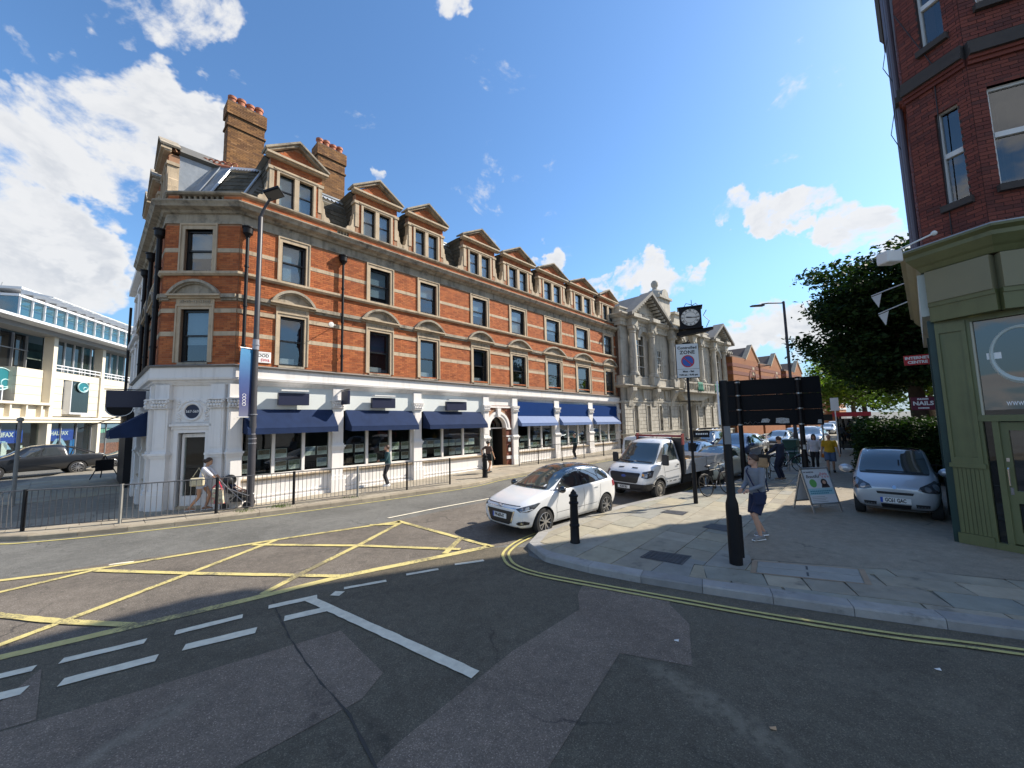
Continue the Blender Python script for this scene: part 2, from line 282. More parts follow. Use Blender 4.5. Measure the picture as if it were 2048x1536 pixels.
def link(me, name, parent=None, loc=None, rotz=None, smooth=False, kind=None, bevel=0):
    o = bpy.data.objects.new(name, me); COL.objects.link(o)
    if parent: o.parent = parent
    if loc: o.location = loc
    if rotz is not None: o.rotation_euler = (0, 0, rotz)
    if smooth:
        me.polygons.foreach_set('use_smooth', [True] * len(me.polygons))
        if smooth != 'all':
            try: me.set_sharp_from_angle(angle=R(smooth if smooth is not True else 40))
            except Exception: pass
    if bevel:
        b = o.modifiers.new('bevel', 'BEVEL'); b.width = bevel; b.segments = 2; b.limit_method = 'ANGLE'; b.angle_limit = R(35)
    if kind: o['kind'] = kind
    return o
def tag(o, label=None, cat=None, group=None, kind=None):
    if label: o['label'] = label
    if cat: o['category'] = cat
    if group: o['group'] = group
    if kind: o['kind'] = kind
    return o
def thing(name, label, cat, loc=(0, 0, 0), rotz=0.0, group=None):
    o = bpy.data.objects.new(name, None); COL.objects.link(o); o.location = loc; o.rotation_euler = (0, 0, rotz)
    o.empty_display_size = 0.2
    return tag(o, label, cat, group)
def copy_tree(o, parent=None, loc=None, rotz=None, label=None, group=None, skip=()):
    c = o.copy(); COL.objects.link(c)
    if parent: c.parent = parent
    if loc is not None: c.location = loc
    if rotz is not None: c.rotation_euler = (0, 0, rotz)
    if label: c['label'] = label
    if group: c['group'] = group
    for ch in list(o.children):
        if ch.name.split('.')[0] in skip: continue
        copy_tree(ch, c)
    return c
def recolour(o, mapping):
    """give a copied thing its own materials"""
    for ob in [o] + list(o.children_recursive):
        if ob.type == 'MESH' and any(m in mapping for m in ob.data.materials):
            ob.data = ob.data.copy()
            for i, m in enumerate(ob.data.materials):
                if m in mapping: ob.data.materials[i] = mapping[m]
def text(s, size, mat, name='lettering', parent=None, T=None, align='CENTER', ex=0.002, sx=1.0, bold=0.0, space=1.0):
    """flat lettering turned into a mesh; T maps the text plane (x right, y up, z out) to the parent's space"""
    cu = bpy.data.curves.new('t', 'FONT'); cu.body = s; cu.size = size; cu.align_x = align; cu.align_y = 'CENTER'; cu.extrude = ex; cu.offset = bold; cu.space_character = space; cu.resolution_u = 3
    to = bpy.data.objects.new('t', cu); COL.objects.link(to)
    dg = bpy.context.evaluated_depsgraph_get(); me = bpy.data.meshes.new_from_object(to.evaluated_get(dg))
    bpy.data.objects.remove(to); bpy.data.curves.remove(cu)
    me.materials.clear(); me.materials.append(mat); me.name = name
    if T:
        for v in me.vertices: v.co = T(v.co.x * sx, v.co.y, v.co.z)
    return link(me, name, parent)
class Wall:
    """an upright wall plane in plan: u along it (left to right seen from outside), d outwards, z up"""
    def __init__(s, a, b, warp=None):
        s.a = Vector(a); s.b = Vector(b); s.L = (s.b - s.a).length; s.t = (s.b - s.a) / s.L; s.n = Vector((s.t.y, -s.t.x)); s.warp = warp
    def __call__(s, u, d, z):
        p = s.a + s.t * u + s.n * d
        if s.warp: z = s.warp(u, z)
        return (p.x, p.y, z)
def WB(wall): return MB(lambda u, d, z: wall(u, d, z))      # boxes are box(u0,u1,d0,d1,z0,z1)
def brick_boxes(u0, u1, z0, z1, holes=(), bl=0.215, bh=0.065, j=0.010, rnd=random):
    out = []; row = 0; z = z0; cs = bh + j
    while z + bh <= z1 + 1e-4:
        off = (row % 2) * (bl + j) / 2
        spans = [(u0, u1)]
        for h in holes:
            if h[2] < z + bh * 0.5 < h[3]:
                ns = []
                for a, b in spans:
                    if h[1] <= a or h[0] >= b: ns.append((a, b)); continue
                    if h[0] > a: ns.append((a, h[0]))
                    if h[1] < b: ns.append((h[1], b))
                spans = ns
        for a, b in spans:
            k = math.floor((a - u0 + off) / (bl + j))
            x = u0 - off + k * (bl + j)
            while x < b:
                p, q = max(x, a), min(x + bl, b)
                if q - p > 0.03: out.append((p, q, z, z + bh))
                x += bl + j
        z += cs; row += 1
    return out
UNIT = {}
def lay_bricks(wall, boxes, mat, parent, n_ind=0, d0=-0.03, d1=0.009, name='brick', root=None, mark=None):
    """bricks proud of the mortar; the n_ind nearest the viewer's side are parts of their own, the rest one joined part"""
    full = [b for b in boxes if abs(b[1] - b[0] - 0.215) < 1e-3]
    ind = []
    if n_ind:
        key = mark or (lambda b: 0)
        ind = sorted(full, key=key)[:n_ind]
        if mat.name not in UNIT:
            UNIT[mat.name] = MB().box(0, 0.215, 0, 0.039, 0, 0.065)
        ub = UNIT[mat.name]
        if not hasattr(ub, 'me'):
            me = bpy.data.meshes.new(name); me.from_pydata(ub.v, [], ub.f); me.materials.append(mat); ub.me = me
        ang = math.atan2(wall.t.y, wall.t.x)
        for b in ind:
            o = bpy.data.objects.new(name, ub.me); COL.objects.link(o); o.parent = parent
            p = wall(b[0], d1 + random.uniform(-0.0025, 0.002), b[2]); o.location = p; o.rotation_euler = (0, 0, ang)
        s = set(ind); boxes = [b for b in boxes if b not in s]
    if not boxes: return
    B = np.array(boxes); n = len(B); pr = d1 + np.random.uniform(-0.0025, 0.002, n)
    V = np.zeros((n, 8, 3)); U = [(0, 0, 0), (1, 0, 0), (0, 1, 0), (1, 1, 0), (0, 0, 1), (1, 0, 1), (0, 1, 1), (1, 1, 1)]
    for i, (a, b, c) in enumerate(U):
        u = B[:, 1] if a else B[:, 0]; z = B[:, 3] if c else B[:, 2]; d = pr if b else np.full(n, d0)
        V[:, i, 0] = wall.a.x + wall.t.x * u + wall.n.x * d; V[:, i, 1] = wall.a.y + wall.t.y * u + wall.n.y * d; V[:, i, 2] = z
    if wall.warp: V[:, :, 2] = [[wall.warp(0, z) for z in r] for r in V[:, :, 2]]
    F = np.array([(2, 3, 7, 6), (0, 1, 3, 2), (4, 6, 7, 5), (0, 2, 6, 4), (1, 5, 7, 3)])
    FF = (np.arange(n)[:, None, None] * 8 + F[None]).reshape(-1, 4)
    me = bpy.data.meshes.new(name); me.from_pydata(V.reshape(-1, 3).tolist(), [], FF.tolist()); me.materials.append(mat)
    # outward facing
    o = link(me, name, parent, kind='stuff'); return o
FA = R(42.3); E1 = Vector((math.sin(FA), math.cos(FA), 0)); N1 = Vector((math.cos(FA), -math.sin(FA), 0))
def SN(s, n, z=0.0): return E1 * s + N1 * n + Vector((0, 0, z))       # street frame: along the front, across the street
FROT = math.pi / 2 - FA

# ------------------------------------------------------------ ground, carriageway, markings, pavements
MAIN_A = asphalt('grey_asphalt', (0.138, 0.136, 0.125), 0.25, wear=(0.135, 0.135, 0.13), wearamt=0.35)
LANE_A = asphalt('brown_asphalt', (0.145, 0.126, 0.105), 0.32, wear=(0.15, 0.135, 0.12), wearamt=0.45, scuffs=[((-9, 6.6), (2, 11.5), .45, -.22), ((-8, 8.2), (1, 12.8), .45, -.18), ((2, 10.4), (12, 19.5), .5, -.3)])
DARK_A = asphalt('dark_asphalt', (0.118, 0.101, 0.072), 0.28, wear=(0.105, 0.098, 0.078), wearamt=0.75, tint_noise=0.2, scuffs=[((1.45, 4.6), (2.2, 3.3), .22, .55), ((-1.5, 3.9), (-.9, 3.2), .10, -.5), ((2.8, 4.9), (4.4, 3.6), .5, .18), ((-4.6, 5.6), (1.2, 7.9), .35, -.25)])
PURP_A = asphalt('purple_asphalt', (0.195, 0.152, 0.115), 0.32, wear=(0.18, 0.155, 0.13), wearamt=0.6, tint_noise=0.2, scuffs=[((-3.3, 4.2), (-3.75, 3.1), .20, .6), ((-.2, 5.1), (.7, 5.5), .35, .3), ((-2.2, 4.4), (-1.8, 3.9), .25, -.35)])
TARM_A = asphalt('footway_tarmac', (0.265, 0.23, 0.175), 0.06, wear=(0.14, 0.135, 0.13), wearamt=0.5, tint_noise=0.12)
YEL = paint_m('yellow_road_paint', (0.60, 0.51, 0.21), (0.14, 0.125, 0.09), 0.555)
YELN = paint_m('yellow_kerb_paint', (0.55, 0.48, 0.18), (0.10, 0.10, 0.07), 0.64)
WHT = paint_m('white_road_paint', (0.80, 0.73, 0.57), (0.14, 0.14, 0.13), 0.68)
def sheet(name, poly, z, mat, kind='structure', parent=None):
    me = bpy.data.meshes.new(name); bm = bmesh.new(); vs = [bm.verts.new((p[0], p[1], z)) for p in poly]; f = bm.faces.new(vs)
    bm.normal_update()
    if f.normal.z < 0: f.normal_flip()
    bmesh.ops.triangulate(bm, faces=bm.faces[:]); bm.to_mesh(me); bm.free(); me.materials.append(mat)
    return link(me, name, parent, kind=kind)
sheet('ground', [(-900, -300), (900, -300), (900, 1500), (-900, 1500)], -0.03, M('far_ground', (0.10, 0.10, 0.09), 0.9, var=0.3, vscale=0.05))
sheet('road', [(-120, -60), (80, -60), (80, 160), (140, 260), (-120, 200)], 0.0, MAIN_A)
P_ = lambda s, n: tuple(SN(s, n))[:2]
sheet('near_lane', [(-11.5, 6.4), (-6.33, 4.97), (-4.25, 6.39), (-0.57, 8.67), (0.1, 8.9), P_(9, -5.2), P_(70, -5.0), P_(70, -9.0), P_(12, -9.5), (-3.3, 11.2), (-5.75, 9.7), (-9.58, 7.55), (-14, 6.8)], 0.004, LANE_A)
sheet('side_road', [(-30, -30), (25, -30), (25, -2.5), (9.6, 3.3), (6.0, 4.80), (3.45, 5.90), (1.56, 6.90), (0.66, 7.58), (0.26, 8.06), (0.24, 8.6), (-0.57, 8.62), (-3.18, 7.14), (-6.33, 4.90), (-12, 1.4), (-30, -10)], 0.008, DARK_A)
PATCH = [[(-4.58, 3.92), (-2.36, 5.4), (-1.5, 4.51), (-1.58, 4.1), (-2.3, 3.38), (-3.4, 2.2), (-6.5, 1.0), (-7.5, 2.0)],
         [(-5.30, 4.20), (-5.54, 4.74), (-4.62, 3.94), (-7.5, 2.05), (-9.2, 2.6)],
         [(-1.6, 2.6), (-1.04, 3.59), (-0.08, 4.84), (0.89, 5.81), (0.95, 6.29), (1.11, 6.69), (2.32, 6.05), (2.22, 5.9), (2.26, 5.35), (1.9, 4.49), (1.18, 4.76), (0.22, 3.31), (-0.6, 1.9)]]
for p in PATCH: sheet('road_patch', p, 0.012, PURP_A)
# sealed trench joint across the side road
def strip_pts(pts, w_):
    P = [Vector(p[:2]) for p in pts]; L = []; Rr = []
    for i, p in enumerate(P):
        d = (P[min(i + 1, len(P) - 1)] - P[max(i - 1, 0)]).normalized(); n = Vector((d.y, -d.x)) * w_ / 2
        L.append(p - n); Rr.append(p + n)
    return L, Rr
def strip(name, pts, w_, z, mat, jag=0.0):
    pts = [tuple(p)[:2] for p in pts]
    if jag:
        q = []
        for a, b in zip(pts, pts[1:]):
            n = max(1, int((Vector(b) - Vector(a)).length / 0.12))
            q += [tuple(Vector(a).lerp(Vector(b), i / n)) for i in range(n)]
        pts = q + [pts[-1]]
    L, Rr = strip_pts(pts, w_); me = bpy.data.meshes.new(name); n = len(L)
    j = lambda: random.uniform(-jag, jag)
    me.from_pydata([(p.x + j(), p.y + j(), z) for p in L] + [(p.x + j(), p.y + j(), z) for p in Rr], [], [(i, i + 1, n + i + 1, n + i)[::-1] for i in range(n - 1)])
    me.materials.append(mat); return link(me, name, kind='structure')
strip('trench_seal', [(-3.9, 6.4), (-3.0, 5.3), (-2.1, 4.35), (-1.6, 3.9), (-0.9, 3.0)], 0.016, 0.016, M('bitumen', (0.050, 0.046, 0.040), 0.85), 0.010)
def smooth_poly(pts, k=4):
    P = [Vector(p) for p in pts]; out = []
    for i in range(len(P) - 1):
        p0, p1, p2, p3 = P[max(i - 1, 0)], P[i], P[i + 1], P[min(i + 2, len(P) - 1)]
        for t in [j / k for j in range(k)]:
            out.append(0.5 * ((2 * p1) + (p2 - p0) * t + (2 * p0 - 5 * p1 + 4 * p2 - p3) * t * t + (3 * p1 - p0 - 3 * p2 + p3) * t ** 3))
    return out + [P[-1]]
zy = 0.016
for pts, w_ in (([(-10.5, 2.4), (-6.33, 4.97), (-4.25, 6.39), (-3.18, 7.2), (-0.57, 8.67)], 0.17), ([(-0.5, 8.64), (-3.3, 11.06)], 0.13), ([(-3.2, 11.0), (-5.75, 9.57), (-8.24, 7.95), (-9.58, 7.42), (-13, 6.3)], 0.13)):
    strip('box_junction_edge', pts, w_, zy, YEL, 0.006)
for i, pts in enumerate(([(-8.24, 7.9), (-8.89, 6.89), (-10, 5.2)], [(-6.72, 5.15), (-6.53, 5.92), (-6.17, 7.56), (-5.75, 9.5)], [(-4.16, 6.56), (-3.94, 7.54), (-3.54, 9.03), (-3.15, 10.79)], [(-8.2, 7.8), (-6.0, 7.52), (-3.18, 7.23)], [(-6.1, 9.2), (-3.51, 8.94), (-1.2, 8.53)], [(-9.4, 6.4), (-7.77, 6.05), (-6.6, 5.82), (-5.4, 5.67)], [(-1.48, 8.27), (-1.3, 9.26)], [(-3.93, 10.66), (-3.13, 10.71)])):
    strip('box_junction_bar', pts, 0.125, zy + 0.0008 * (1 + i), YEL, 0.006)
dn = [(-5.0, 4.47), (-4.33, 4.88), (-4.18, 5.08), (-3.52, 5.45), (-3.32, 5.74), (-2.84, 6.0), (-6.0, 3.95), (-5.25, 4.36), (-7.2, 3.25), (-6.4, 3.72)]
df = [(-5.46, 4.86), (-4.82, 5.25), (-4.6, 5.43), (-3.98, 5.84), (-3.77, 6.1), (-3.19, 6.42), (-6.4, 4.26), (-5.62, 4.74), (-7.5, 3.6), (-6.75, 4.05)]
for a, b in list(zip(dn[::2], dn[1::2])): strip('give_way_dash', [a, b], 0.165, 0.019, WHT, 0.006)
for a, b in list(zip(df[::2], df[1::2])): strip('give_way_dash', [a, b], 0.135, 0.019, WHT, 0.006)
dr = [(-2.99, 6.52), (-2.83, 6.5), (-2.89, 6.7), (-2.27, 6.97), (-1.99, 7.22), (-1.45, 7.44), (-1.18, 7.65), (-0.64, 7.83)]
for a, b in list(zip(dr[::2], dr[1::2])): strip('edge_dash', [a, b], 0.09 if a != dr[0] else 0.15, 0.019, WHT, 0.005)
strip('lane_divider', [(-3.33, 6.38), (-0.47, 4.43)], 0.145, 0.020, WHT, 0.006)
strip('centre_line', [(-3.67, 11.4), (-2.4, 12.59), (-1.09, 13.67), P_(14, -9.4), P_(24, -9.0)], 0.09, 0.016, WHT, 0.008)
strip('centre_line', [P_(26, -9.0), P_(60, -8.9)], 0.10, 0.016, WHT)
strip('lane_dash', [(-8.3, 8.12), (-7.95, 8.28)], 0.07, 0.012, WHT, 0.01)
DI = smooth_poly([SN(70, -5.15), SN(30, -5.05), SN(16, -4.98), (5.72, 13.32, 0), (3.45, 11.78, 0), (1.98, 10.58, 0), (0.72, 9.6, 0), (0.15, 8.93, 0), (-0.13, 8.3, 0), (-0.12, 7.87, 0), (0.03, 7.5, 0), (0.4, 7.15, 0), (1.1, 6.75, 0), (2.38, 6.08, 0), (3.37, 5.57, 0), (4.57, 5.03, 0), (5.77, 4.6, 0), (9.3, 3.1, 0)], 5)
L_, R_ = strip_pts(DI, 0.24)
strip('yellow_line', DI, 0.055, 0.022, YELN, 0.003); strip('yellow_line', L_ if (L_[60] - Vector((3, 9))).length > (R_[60] - Vector((3, 9))).length else R_, 0.055, 0.022, YELN, 0.003)
FK = [(-30, 27), (-26.5, 21), (-22.5, 15.6), (-19, 12.2), (-16, 10.5), (-13.04, 10.02), (-11.92, 10.14), (-10.38, 10.72), (-8.52, 11.66), (-7.0, 12.6), (-5.67, 13.52), (-3.92, 14.80), (-1.84, 16.5), P_(13.2, -12.75), P_(18, -12.6), P_(30, -12.45), P_(75, -12.3)]
FKS = smooth_poly([(*p, 0) for p in FK], 5)
side = strip_pts(FKS, 0.46); FY = side[1] if (side[1][40] - Vector((0, 0))).length < (side[0][40] - Vector((0, 0))).length else side[0]
strip('yellow_line', FY[22:], 0.085, 0.012, YELN, 0.004)

# ---- pavements: bedded base, kerb stones and flags each a piece of its own
FLAGM = M('york_stone_flag', (0.25, 0.235, 0.2), 0.82, ramp=[(0, (0.24, 0.245, 0.21)), (0.22, (0.34, 0.30, 0.21)), (0.45, (0.26, 0.235, 0.185)), (0.62, (0.33, 0.295, 0.215)), (0.8, (0.235, 0.235, 0.21)), (1, (0.40, 0.345, 0.25))], var=0.2, vscale=3.5, bump=0.3, bscale=22, dirt=((0.12, 0.11, 0.09), 2.6, 0.56, 0.75))
PINKF = M('concrete_flag', (0.33, 0.29, 0.235), 0.85, ramp=[(0, (0.29, 0.255, 0.20)), (0.5, (0.37, 0.325, 0.25)), (1, (0.33, 0.28, 0.215))], var=0.18, vscale=2.5, bump=0.25, bscale=25, dirt=((0.15, 0.13, 0.1), 1.8, 0.55, 0.75))
JOINT = M('flag_joint', (0.24, 0.215, 0.17), 0.95, var=0.3, vscale=5)
KERBM = M('granite_kerb', (0.29, 0.30, 0.30), 0.75, isl=0.1, ramp=[(0, (0.25, 0.245, 0.232)), (1, (0.33, 0.32, 0.30))], var=0.2, vscale=4, bump=0.4, bscale=50, dirt=((0.14, 0.135, 0.12), 3, 0.55, 0.75))
KERBF = M('tan_kerb', (0.30, 0.26, 0.20), 0.85, ramp=[(0, (0.26, 0.22, 0.165)), (1, (0.35, 0.30, 0.22))], var=0.2, vscale=4, bump=0.4, bscale=50, dirt=((0.12, 0.10, 0.08), 3, 0.55, 0.75))
def solid(name, poly, z0, z1, mat):
    me = bpy.data.meshes.new(name); bm = bmesh.new()
    lo = [bm.verts.new((p[0], p[1], z0)) for p in poly]; hi = [bm.verts.new((p[0], p[1], z1)) for p in poly]; n = len(poly)
    bm.faces.new(hi)
    for i in range(n): bm.faces.new((lo[i], lo[(i + 1) % n], hi[(i + 1) % n], hi[i]))
    bmesh.ops.recalc_face_normals(bm, faces=bm.faces); bmesh.ops.triangulate(bm, faces=[f for f in bm.faces if len(f.verts) > 4]); bm.to_mesh(me); bm.free(); me.materials.append(mat)
    return link(me, name, kind='structure')
def resample(P, step):
    P = [Vector(p[:2]) for p in P]; out = [P[0]]; acc = 0
    for a, b in zip(P, P[1:]):
        L = (b - a).length; t = step - acc
        while t <= L: out.append(a.lerp(b, t / L)); t += step
        acc = (acc + L) % step if L else acc
    return out
def kerb(pts, width, side, top, mat, parent, step=0.92):
    q = resample(pts, step); n = len(q)
    nor = []
    for i in range(n):
        d = (q[min(i + 1, n - 1)] - q[max(i - 1, 0)]).normalized(); nor.append(Vector((d.y, -d.x)) * side)
    for i in range(n - 1):
        a, b = q[i], q[i + 1]; g = (b - a).normalized() * 0.004; a = a + g; b = b - g
        h0, h1 = top(a), top(b); na, nb = nor[i], nor[i + 1]
        rows = []
        for p, nn, h in ((a, na, h0), (b, nb, h1)):
            rows.append([(p.x, p.y, -0.05), (p.x + nn.x * 0.012, p.y + nn.y * 0.012, h - 0.022), (p.x + nn.x * 0.034, p.y + nn.y * 0.034, h), (p.x + nn.x * width, p.y + nn.y * width, h + 0.002), (p.x + nn.x * width, p.y + nn.y * width, -0.05)])
        m = MB(); m.add(rows[0] + rows[1], [(k, k + 1, 6 + k, 5 + k) for k in range(4)] + [(0, 1, 2, 3, 4), (9, 8, 7, 6, 5)])
        m.build('kerb_stone', mat, parent)
    return q
def clip_cell(cell, poly):
    """the part of the region polygon inside a convex cell"""
    out = [Vector(p[:2]) for p in poly]; n = len(cell)
    for i in range(n):
        a, b = cell[i], cell[(i + 1) % n]; e = b - a; inside = lambda p: e.x * (p.y - a.y) - e.y * (p.x - a.x) >= 0
        res = []
        for j in range(len(out)):
            p, q = out[j - 1], out[j]; ip, iq = inside(p), inside(q)
            if ip != iq:
                d = q - p; den = e.x * d.y - e.y * d.x
                t = -(e.x * (p.y - a.y) - e.y * (p.x - a.x)) / den; res.append(p + d * t)
            if iq: res.append(q)
        out = res
        if not out: return []
    return out
def area(p): return 0.5 * sum(p[i - 1].x * p[i].y - p[i].x * p[i - 1].y for i in range(len(p)))
def flags(region, org, ux, rng_u, rng_v, row, lens, top, mat, parent, cap=250, name='flag', rseed=1, jag=0.02):
    rr = random.Random(rseed); ux = Vector(ux).normalized(); uy = Vector((-ux.y, ux.x)); org = Vector(org); got = []
    v = rng_v[0]
    while v < rng_v[1]:
        h = row * rr.choice((0.85, 1, 1.15)); u = rng_u[0] - rr.random() * 0.6
        while u < rng_u[1]:
            l = rr.choice(lens); g = 0.006
            s1, s2 = rr.uniform(-jag, jag), rr.uniform(-jag, jag)
            cell = [org + ux * (u + g) + uy * (v + g), org + ux * (u + l - g) + uy * (v + g), org + ux * (u + l - g + s1) + uy * (v + h - g), org + ux * (u + g + s2) + uy * (v + h - g)]
            p = clip_cell(cell, region)
            if len(p) >= 3 and abs(area(p)) > 0.012: got.append(p)
            u += l
        v += h
    got.sort(key=lambda p: (sum(p, Vector((0, 0))) / len(p)).length)
    rest = MB()
    for i, p in enumerate(got):
        if area(p) < 0: p = p[::-1]
        z = top + rr.uniform(-0.003, 0.003); tx, ty = rr.uniform(-0.004, 0.004), rr.uniform(-0.004, 0.004); c = sum(p, Vector((0, 0))) / len(p)
        zz_ = [z + (q.x - c.x) * tx + (q.y - c.y) * ty for q in p]; n = len(p)
        vs = [(q.x, q.y, t) for q, t in zip(p, zz_)] + [(q.x, q.y, top - 0.02) for q in p]
        fs = [tuple(range(n))] + [(k, k + n, (k + 1) % n + n, (k + 1) % n) for k in range(n)]
        if i < cap: MB().add(vs, fs).build(name, mat, parent, recalc=False)
        else: rest.add(vs, fs)
    if rest.v: rest.build(name, mat, parent, kind='stuff', recalc=False)
# near pavement
def ntop(p): return 0.121
NK = smooth_poly([SN(80, -4.75), SN(30, -4.75), (9.66, 16.5, 0), (5.93, 13.78, 0), (3.64, 12.22, 0), (2.07, 10.96, 0), (0.78, 9.69, 0), (0.36, 9.05, 0), (0.25, 8.58, 0), (0.30, 8.06, 0), (0.68, 7.58, 0), (1.56, 6.94, 0), (2.51, 6.41, 0), (3.45, 5.96, 0), (4.73, 5.36, 0), (6.0, 4.84, 0), (10.5, 3.0, 0)], 5)
NKI, NKO = strip_pts(NK, 0.54)
if (NKI[30] - Vector((7, 9))).length > (NKO[30] - Vector((7, 9))).length: NKI = NKO
NP_ = solid('near_pavement', [tuple(p) for p in NKI] + [(16, 4), (40, -2), (45, 20), P_(80, 8)], -0.04, 0.100, JOINT)
NKL = [Vector(p[:2]) for p in NK]
kside = 1 if ((NKI[30] - NKL[30]).dot(Vector(((NKL[31] - NKL[29]).normalized().y, -(NKL[31] - NKL[29]).normalized().x)))) > 0 else -1
kerb([p for p in NKL if p.length < 45], 0.27, kside, ntop, KERBM, NP_)
def nearest_split(P, pt): return min(range(len(P)), key=lambda i: (P[i] - Vector(pt)).length)
ki = nearest_split(NKI, (2.75, 6.62))
regA = [p for p in NKI[:ki + 1] if p.length < 44] + [Vector(q) for q in ((3.15, 7.1), (3.95, 6.75), (4.28, 7.29), (4.75, 8.35), (7.0, 10.66), P_(25, -1.9), P_(48, -1.9))]
regB = NKI[ki:] + [Vector(q) for q in ((12, 4.1), (9.7, 5.25), (6.67, 6.53), (5.9, 6.73), (4.3, 7.24), (3.97, 6.72), (3.15, 7.08))]
HOLES = []
flags(regA, (0, 0), tuple(E1)[:2], (3, 46), (0.5, 7.5), 0.60, (0.6, 0.75, 0.9, 1.05), 0.122, FLAGM, NP_, cap=150, rseed=4)
flags(regB, (2.7, 6.5), (0.93, -0.385), (-1, 9), (-1.5, 2.2), 0.55, (0.55, 0.7, 0.85, 1.0), 0.122, FLAGM, NP_, cap=80, rseed=9, jag=0.035)
sheet('footway_tarmac', [(4.28, 7.29), (4.75, 8.35), (7.0, 10.66), P_(25, -1.9), P_(80, -1.9), P_(80, 7), (30, 12), (20, 3), (12, 4.15), (9.7, 5.3), (6.67, 6.56), (5.9, 6.75)], 0.117, TARM_A)
# far pavement
FKI, FKO = strip_pts(FKS, 0.5)
if (FKI[45] - Vector((-5, 20))).length > (FKO[45] - Vector((-5, 20))).length: FKI = FKO
b0 = tuple(N1 * -15.6)[:2]
FP_ = solid('far_pavement', [tuple(p) for p in FKI] + [P_(75, -25), P_(0, -40), (-40, 40)], -0.04, 0.100, JOINT)
FKL = [Vector(p[:2]) for p in FKS]
d_ = (FKL[46] - FKL[44]).normalized(); fside = 1 if (FKI[45] - FKL[45]).dot(Vector((d_.y, -d_.x))) > 0 else -1
kerb([p for p in FKL if p.length < 36 and p.x > -20], 0.25, fside, lambda p: 0.125, KERBF, FP_, 1.0)
regF = [p for p in FKI if p.x > -15.5 and p.length < 42] + [Vector(q) for q in (P_(36, -15.5), P_(3.0, -15.5), (-11.9, 12.7), (-16.3, 16.4), (-18.5, 14.0), (-16.6, 11.3))]
flags(regF, (0, 0), tuple(E1)[:2], (-12, 44), (11.5, 18.5), 0.60, (0.6, 0.75, 0.9), 0.122, PINKF, FP_, cap=200, rseed=12, jag=0.004)
regL = [Vector(q) for q in ((-16.6, 11.3), (-18.5, 14.0), (-16.3, 16.4), (-22.5, 21.8), (-25.5, 20.5), (-22.0, 15.8), (-19, 12.9))]
flags(regL, (-16, 11), (-0.766, 0.643), (-3, 14), (-9, 4), 0.6, (0.6, 0.75, 0.9), 0.122, FLAGM, FP_, cap=30, rseed=13)
# covers let into the pavement
IRON = M('cast_iron_cover', (0.055, 0.055, 0.058), 0.55, metal=0.4, var=0.3, vscale=12)
def cover(name, pts, z, mat, label, rows=0, frame=None, cat='access cover', grip=True, split=1, group=None):
    c = sum((Vector(p) for p in pts), Vector((0, 0))) / len(pts); t = thing(name, label, cat, (c.x, c.y, z), 0, group)
    q = [Vector(p) - c for p in pts]; bil = lambda a, b: q[0].lerp(q[1], a).lerp(q[3].lerp(q[2], a), b)
    fm = frame or mat; m = MB(); i0, i1 = 0.05, 0.95
    o = [bil(0, 0), bil(1, 0), bil(1, 1), bil(0, 1)]; i_ = [bil(i0, i0), bil(i1, i0), bil(i1, i1), bil(i0, i1)]
    m.add([(p.x, p.y, 0.004) for p in o] + [(p.x, p.y, 0.004) for p in i_], [(k, (k + 1) % 4, 4 + (k + 1) % 4, 4 + k) for k in range(4)]); m.build('cover_frame', fm, t)
    for s in range(split):
        a0 = i0 + (i1 - i0) * s / split + 0.008; a1 = i0 + (i1 - i0) * (s + 1) / split - 0.008
        k = [bil(a0, 0.06), bil(a1, 0.06), bil(a1, 0.94), bil(a0, 0.94)]
        pl = MB().add([(p.x, p.y, 0.005) for p in k] + [(p.x, p.y, -0.01) for p in k], [(0, 1, 2, 3)] + [(j, j + 4, (j + 1) % 4 + 4, (j + 1) % 4) for j in range(4)]).build('cover_plate', mat, t)
        if rows:
            r_ = MB()
            for a in range(rows):
                for b in range(rows):
                    g = [bil(a0 + (a1 - a0) * (a + x) / rows, 0.08 + 0.84 * (b + y) / rows) for x, y in ((0.15, 0.15), (0.85, 0.15), (0.85, 0.85), (0.15, 0.85))]
                    r_.add([(p.x, p.y, 0.009) for p in g] + [(p.x, p.y, 0.004) for p in g], [(0, 1, 2, 3)] + [(j, j + 4, (j + 1) % 4 + 4, (j + 1) % 4) for j in range(4)])
            r_.build('chequer_tread', mat, pl, kind='stuff')
        if grip:
            cc = bil((a0 + a1) / 2, 0.5); ax = (bil(1, 0.5) - bil(0, 0.5)).normalized() * 0.09; ay = Vector((-ax.y, ax.x)) * 0.17
            MB().add([(p.x, p.y, 0.0075) for p in (cc - ax - ay, cc + ax - ay, cc + ax + ay, cc - ax + ay)], [(0, 1, 2, 3)]).build('key_slot', BLACKI, pl)
    return t
cover('chequer_cover', [(2.31, 7.49), (2.92, 7.05), (3.30, 7.49), (2.66, 7.85)], 0.124, IRON, 'dark chequered iron cover in the flags at the kerb corner', 9, grip=False)
cover('chamber_cover', [(4.25, 7.2), (3.88, 6.66), (5.38, 6.09), (5.80, 6.69)][::-1], 0.1235, M('concrete_cover', (0.29, 0.285, 0.255), 0.8, var=0.15, vscale=5), 'pale twin concrete chamber cover in a tan frame beside the lone pole', 0, M('tan_frame', (0.33, 0.24, 0.16), 0.85, var=0.2), split=2)
cover('metal_cover', [(4.38, 9.32), (4.75, 8.93), (5.11, 9.36), (4.75, 9.62)], 0.124, IRON, 'dark grey inset cover in the flags left of the man in shorts', 0)
cover('metal_cover', [(3.96, 10.83), (4.43, 10.46), (4.75, 10.81), (4.26, 11.07)], 0.124, IRON, 'dark grey inset cover in the sunlit flags near the kerbside white car', 0)
LIT = M('litter_paper', (0.75, 0.74, 0.70), 0.7)
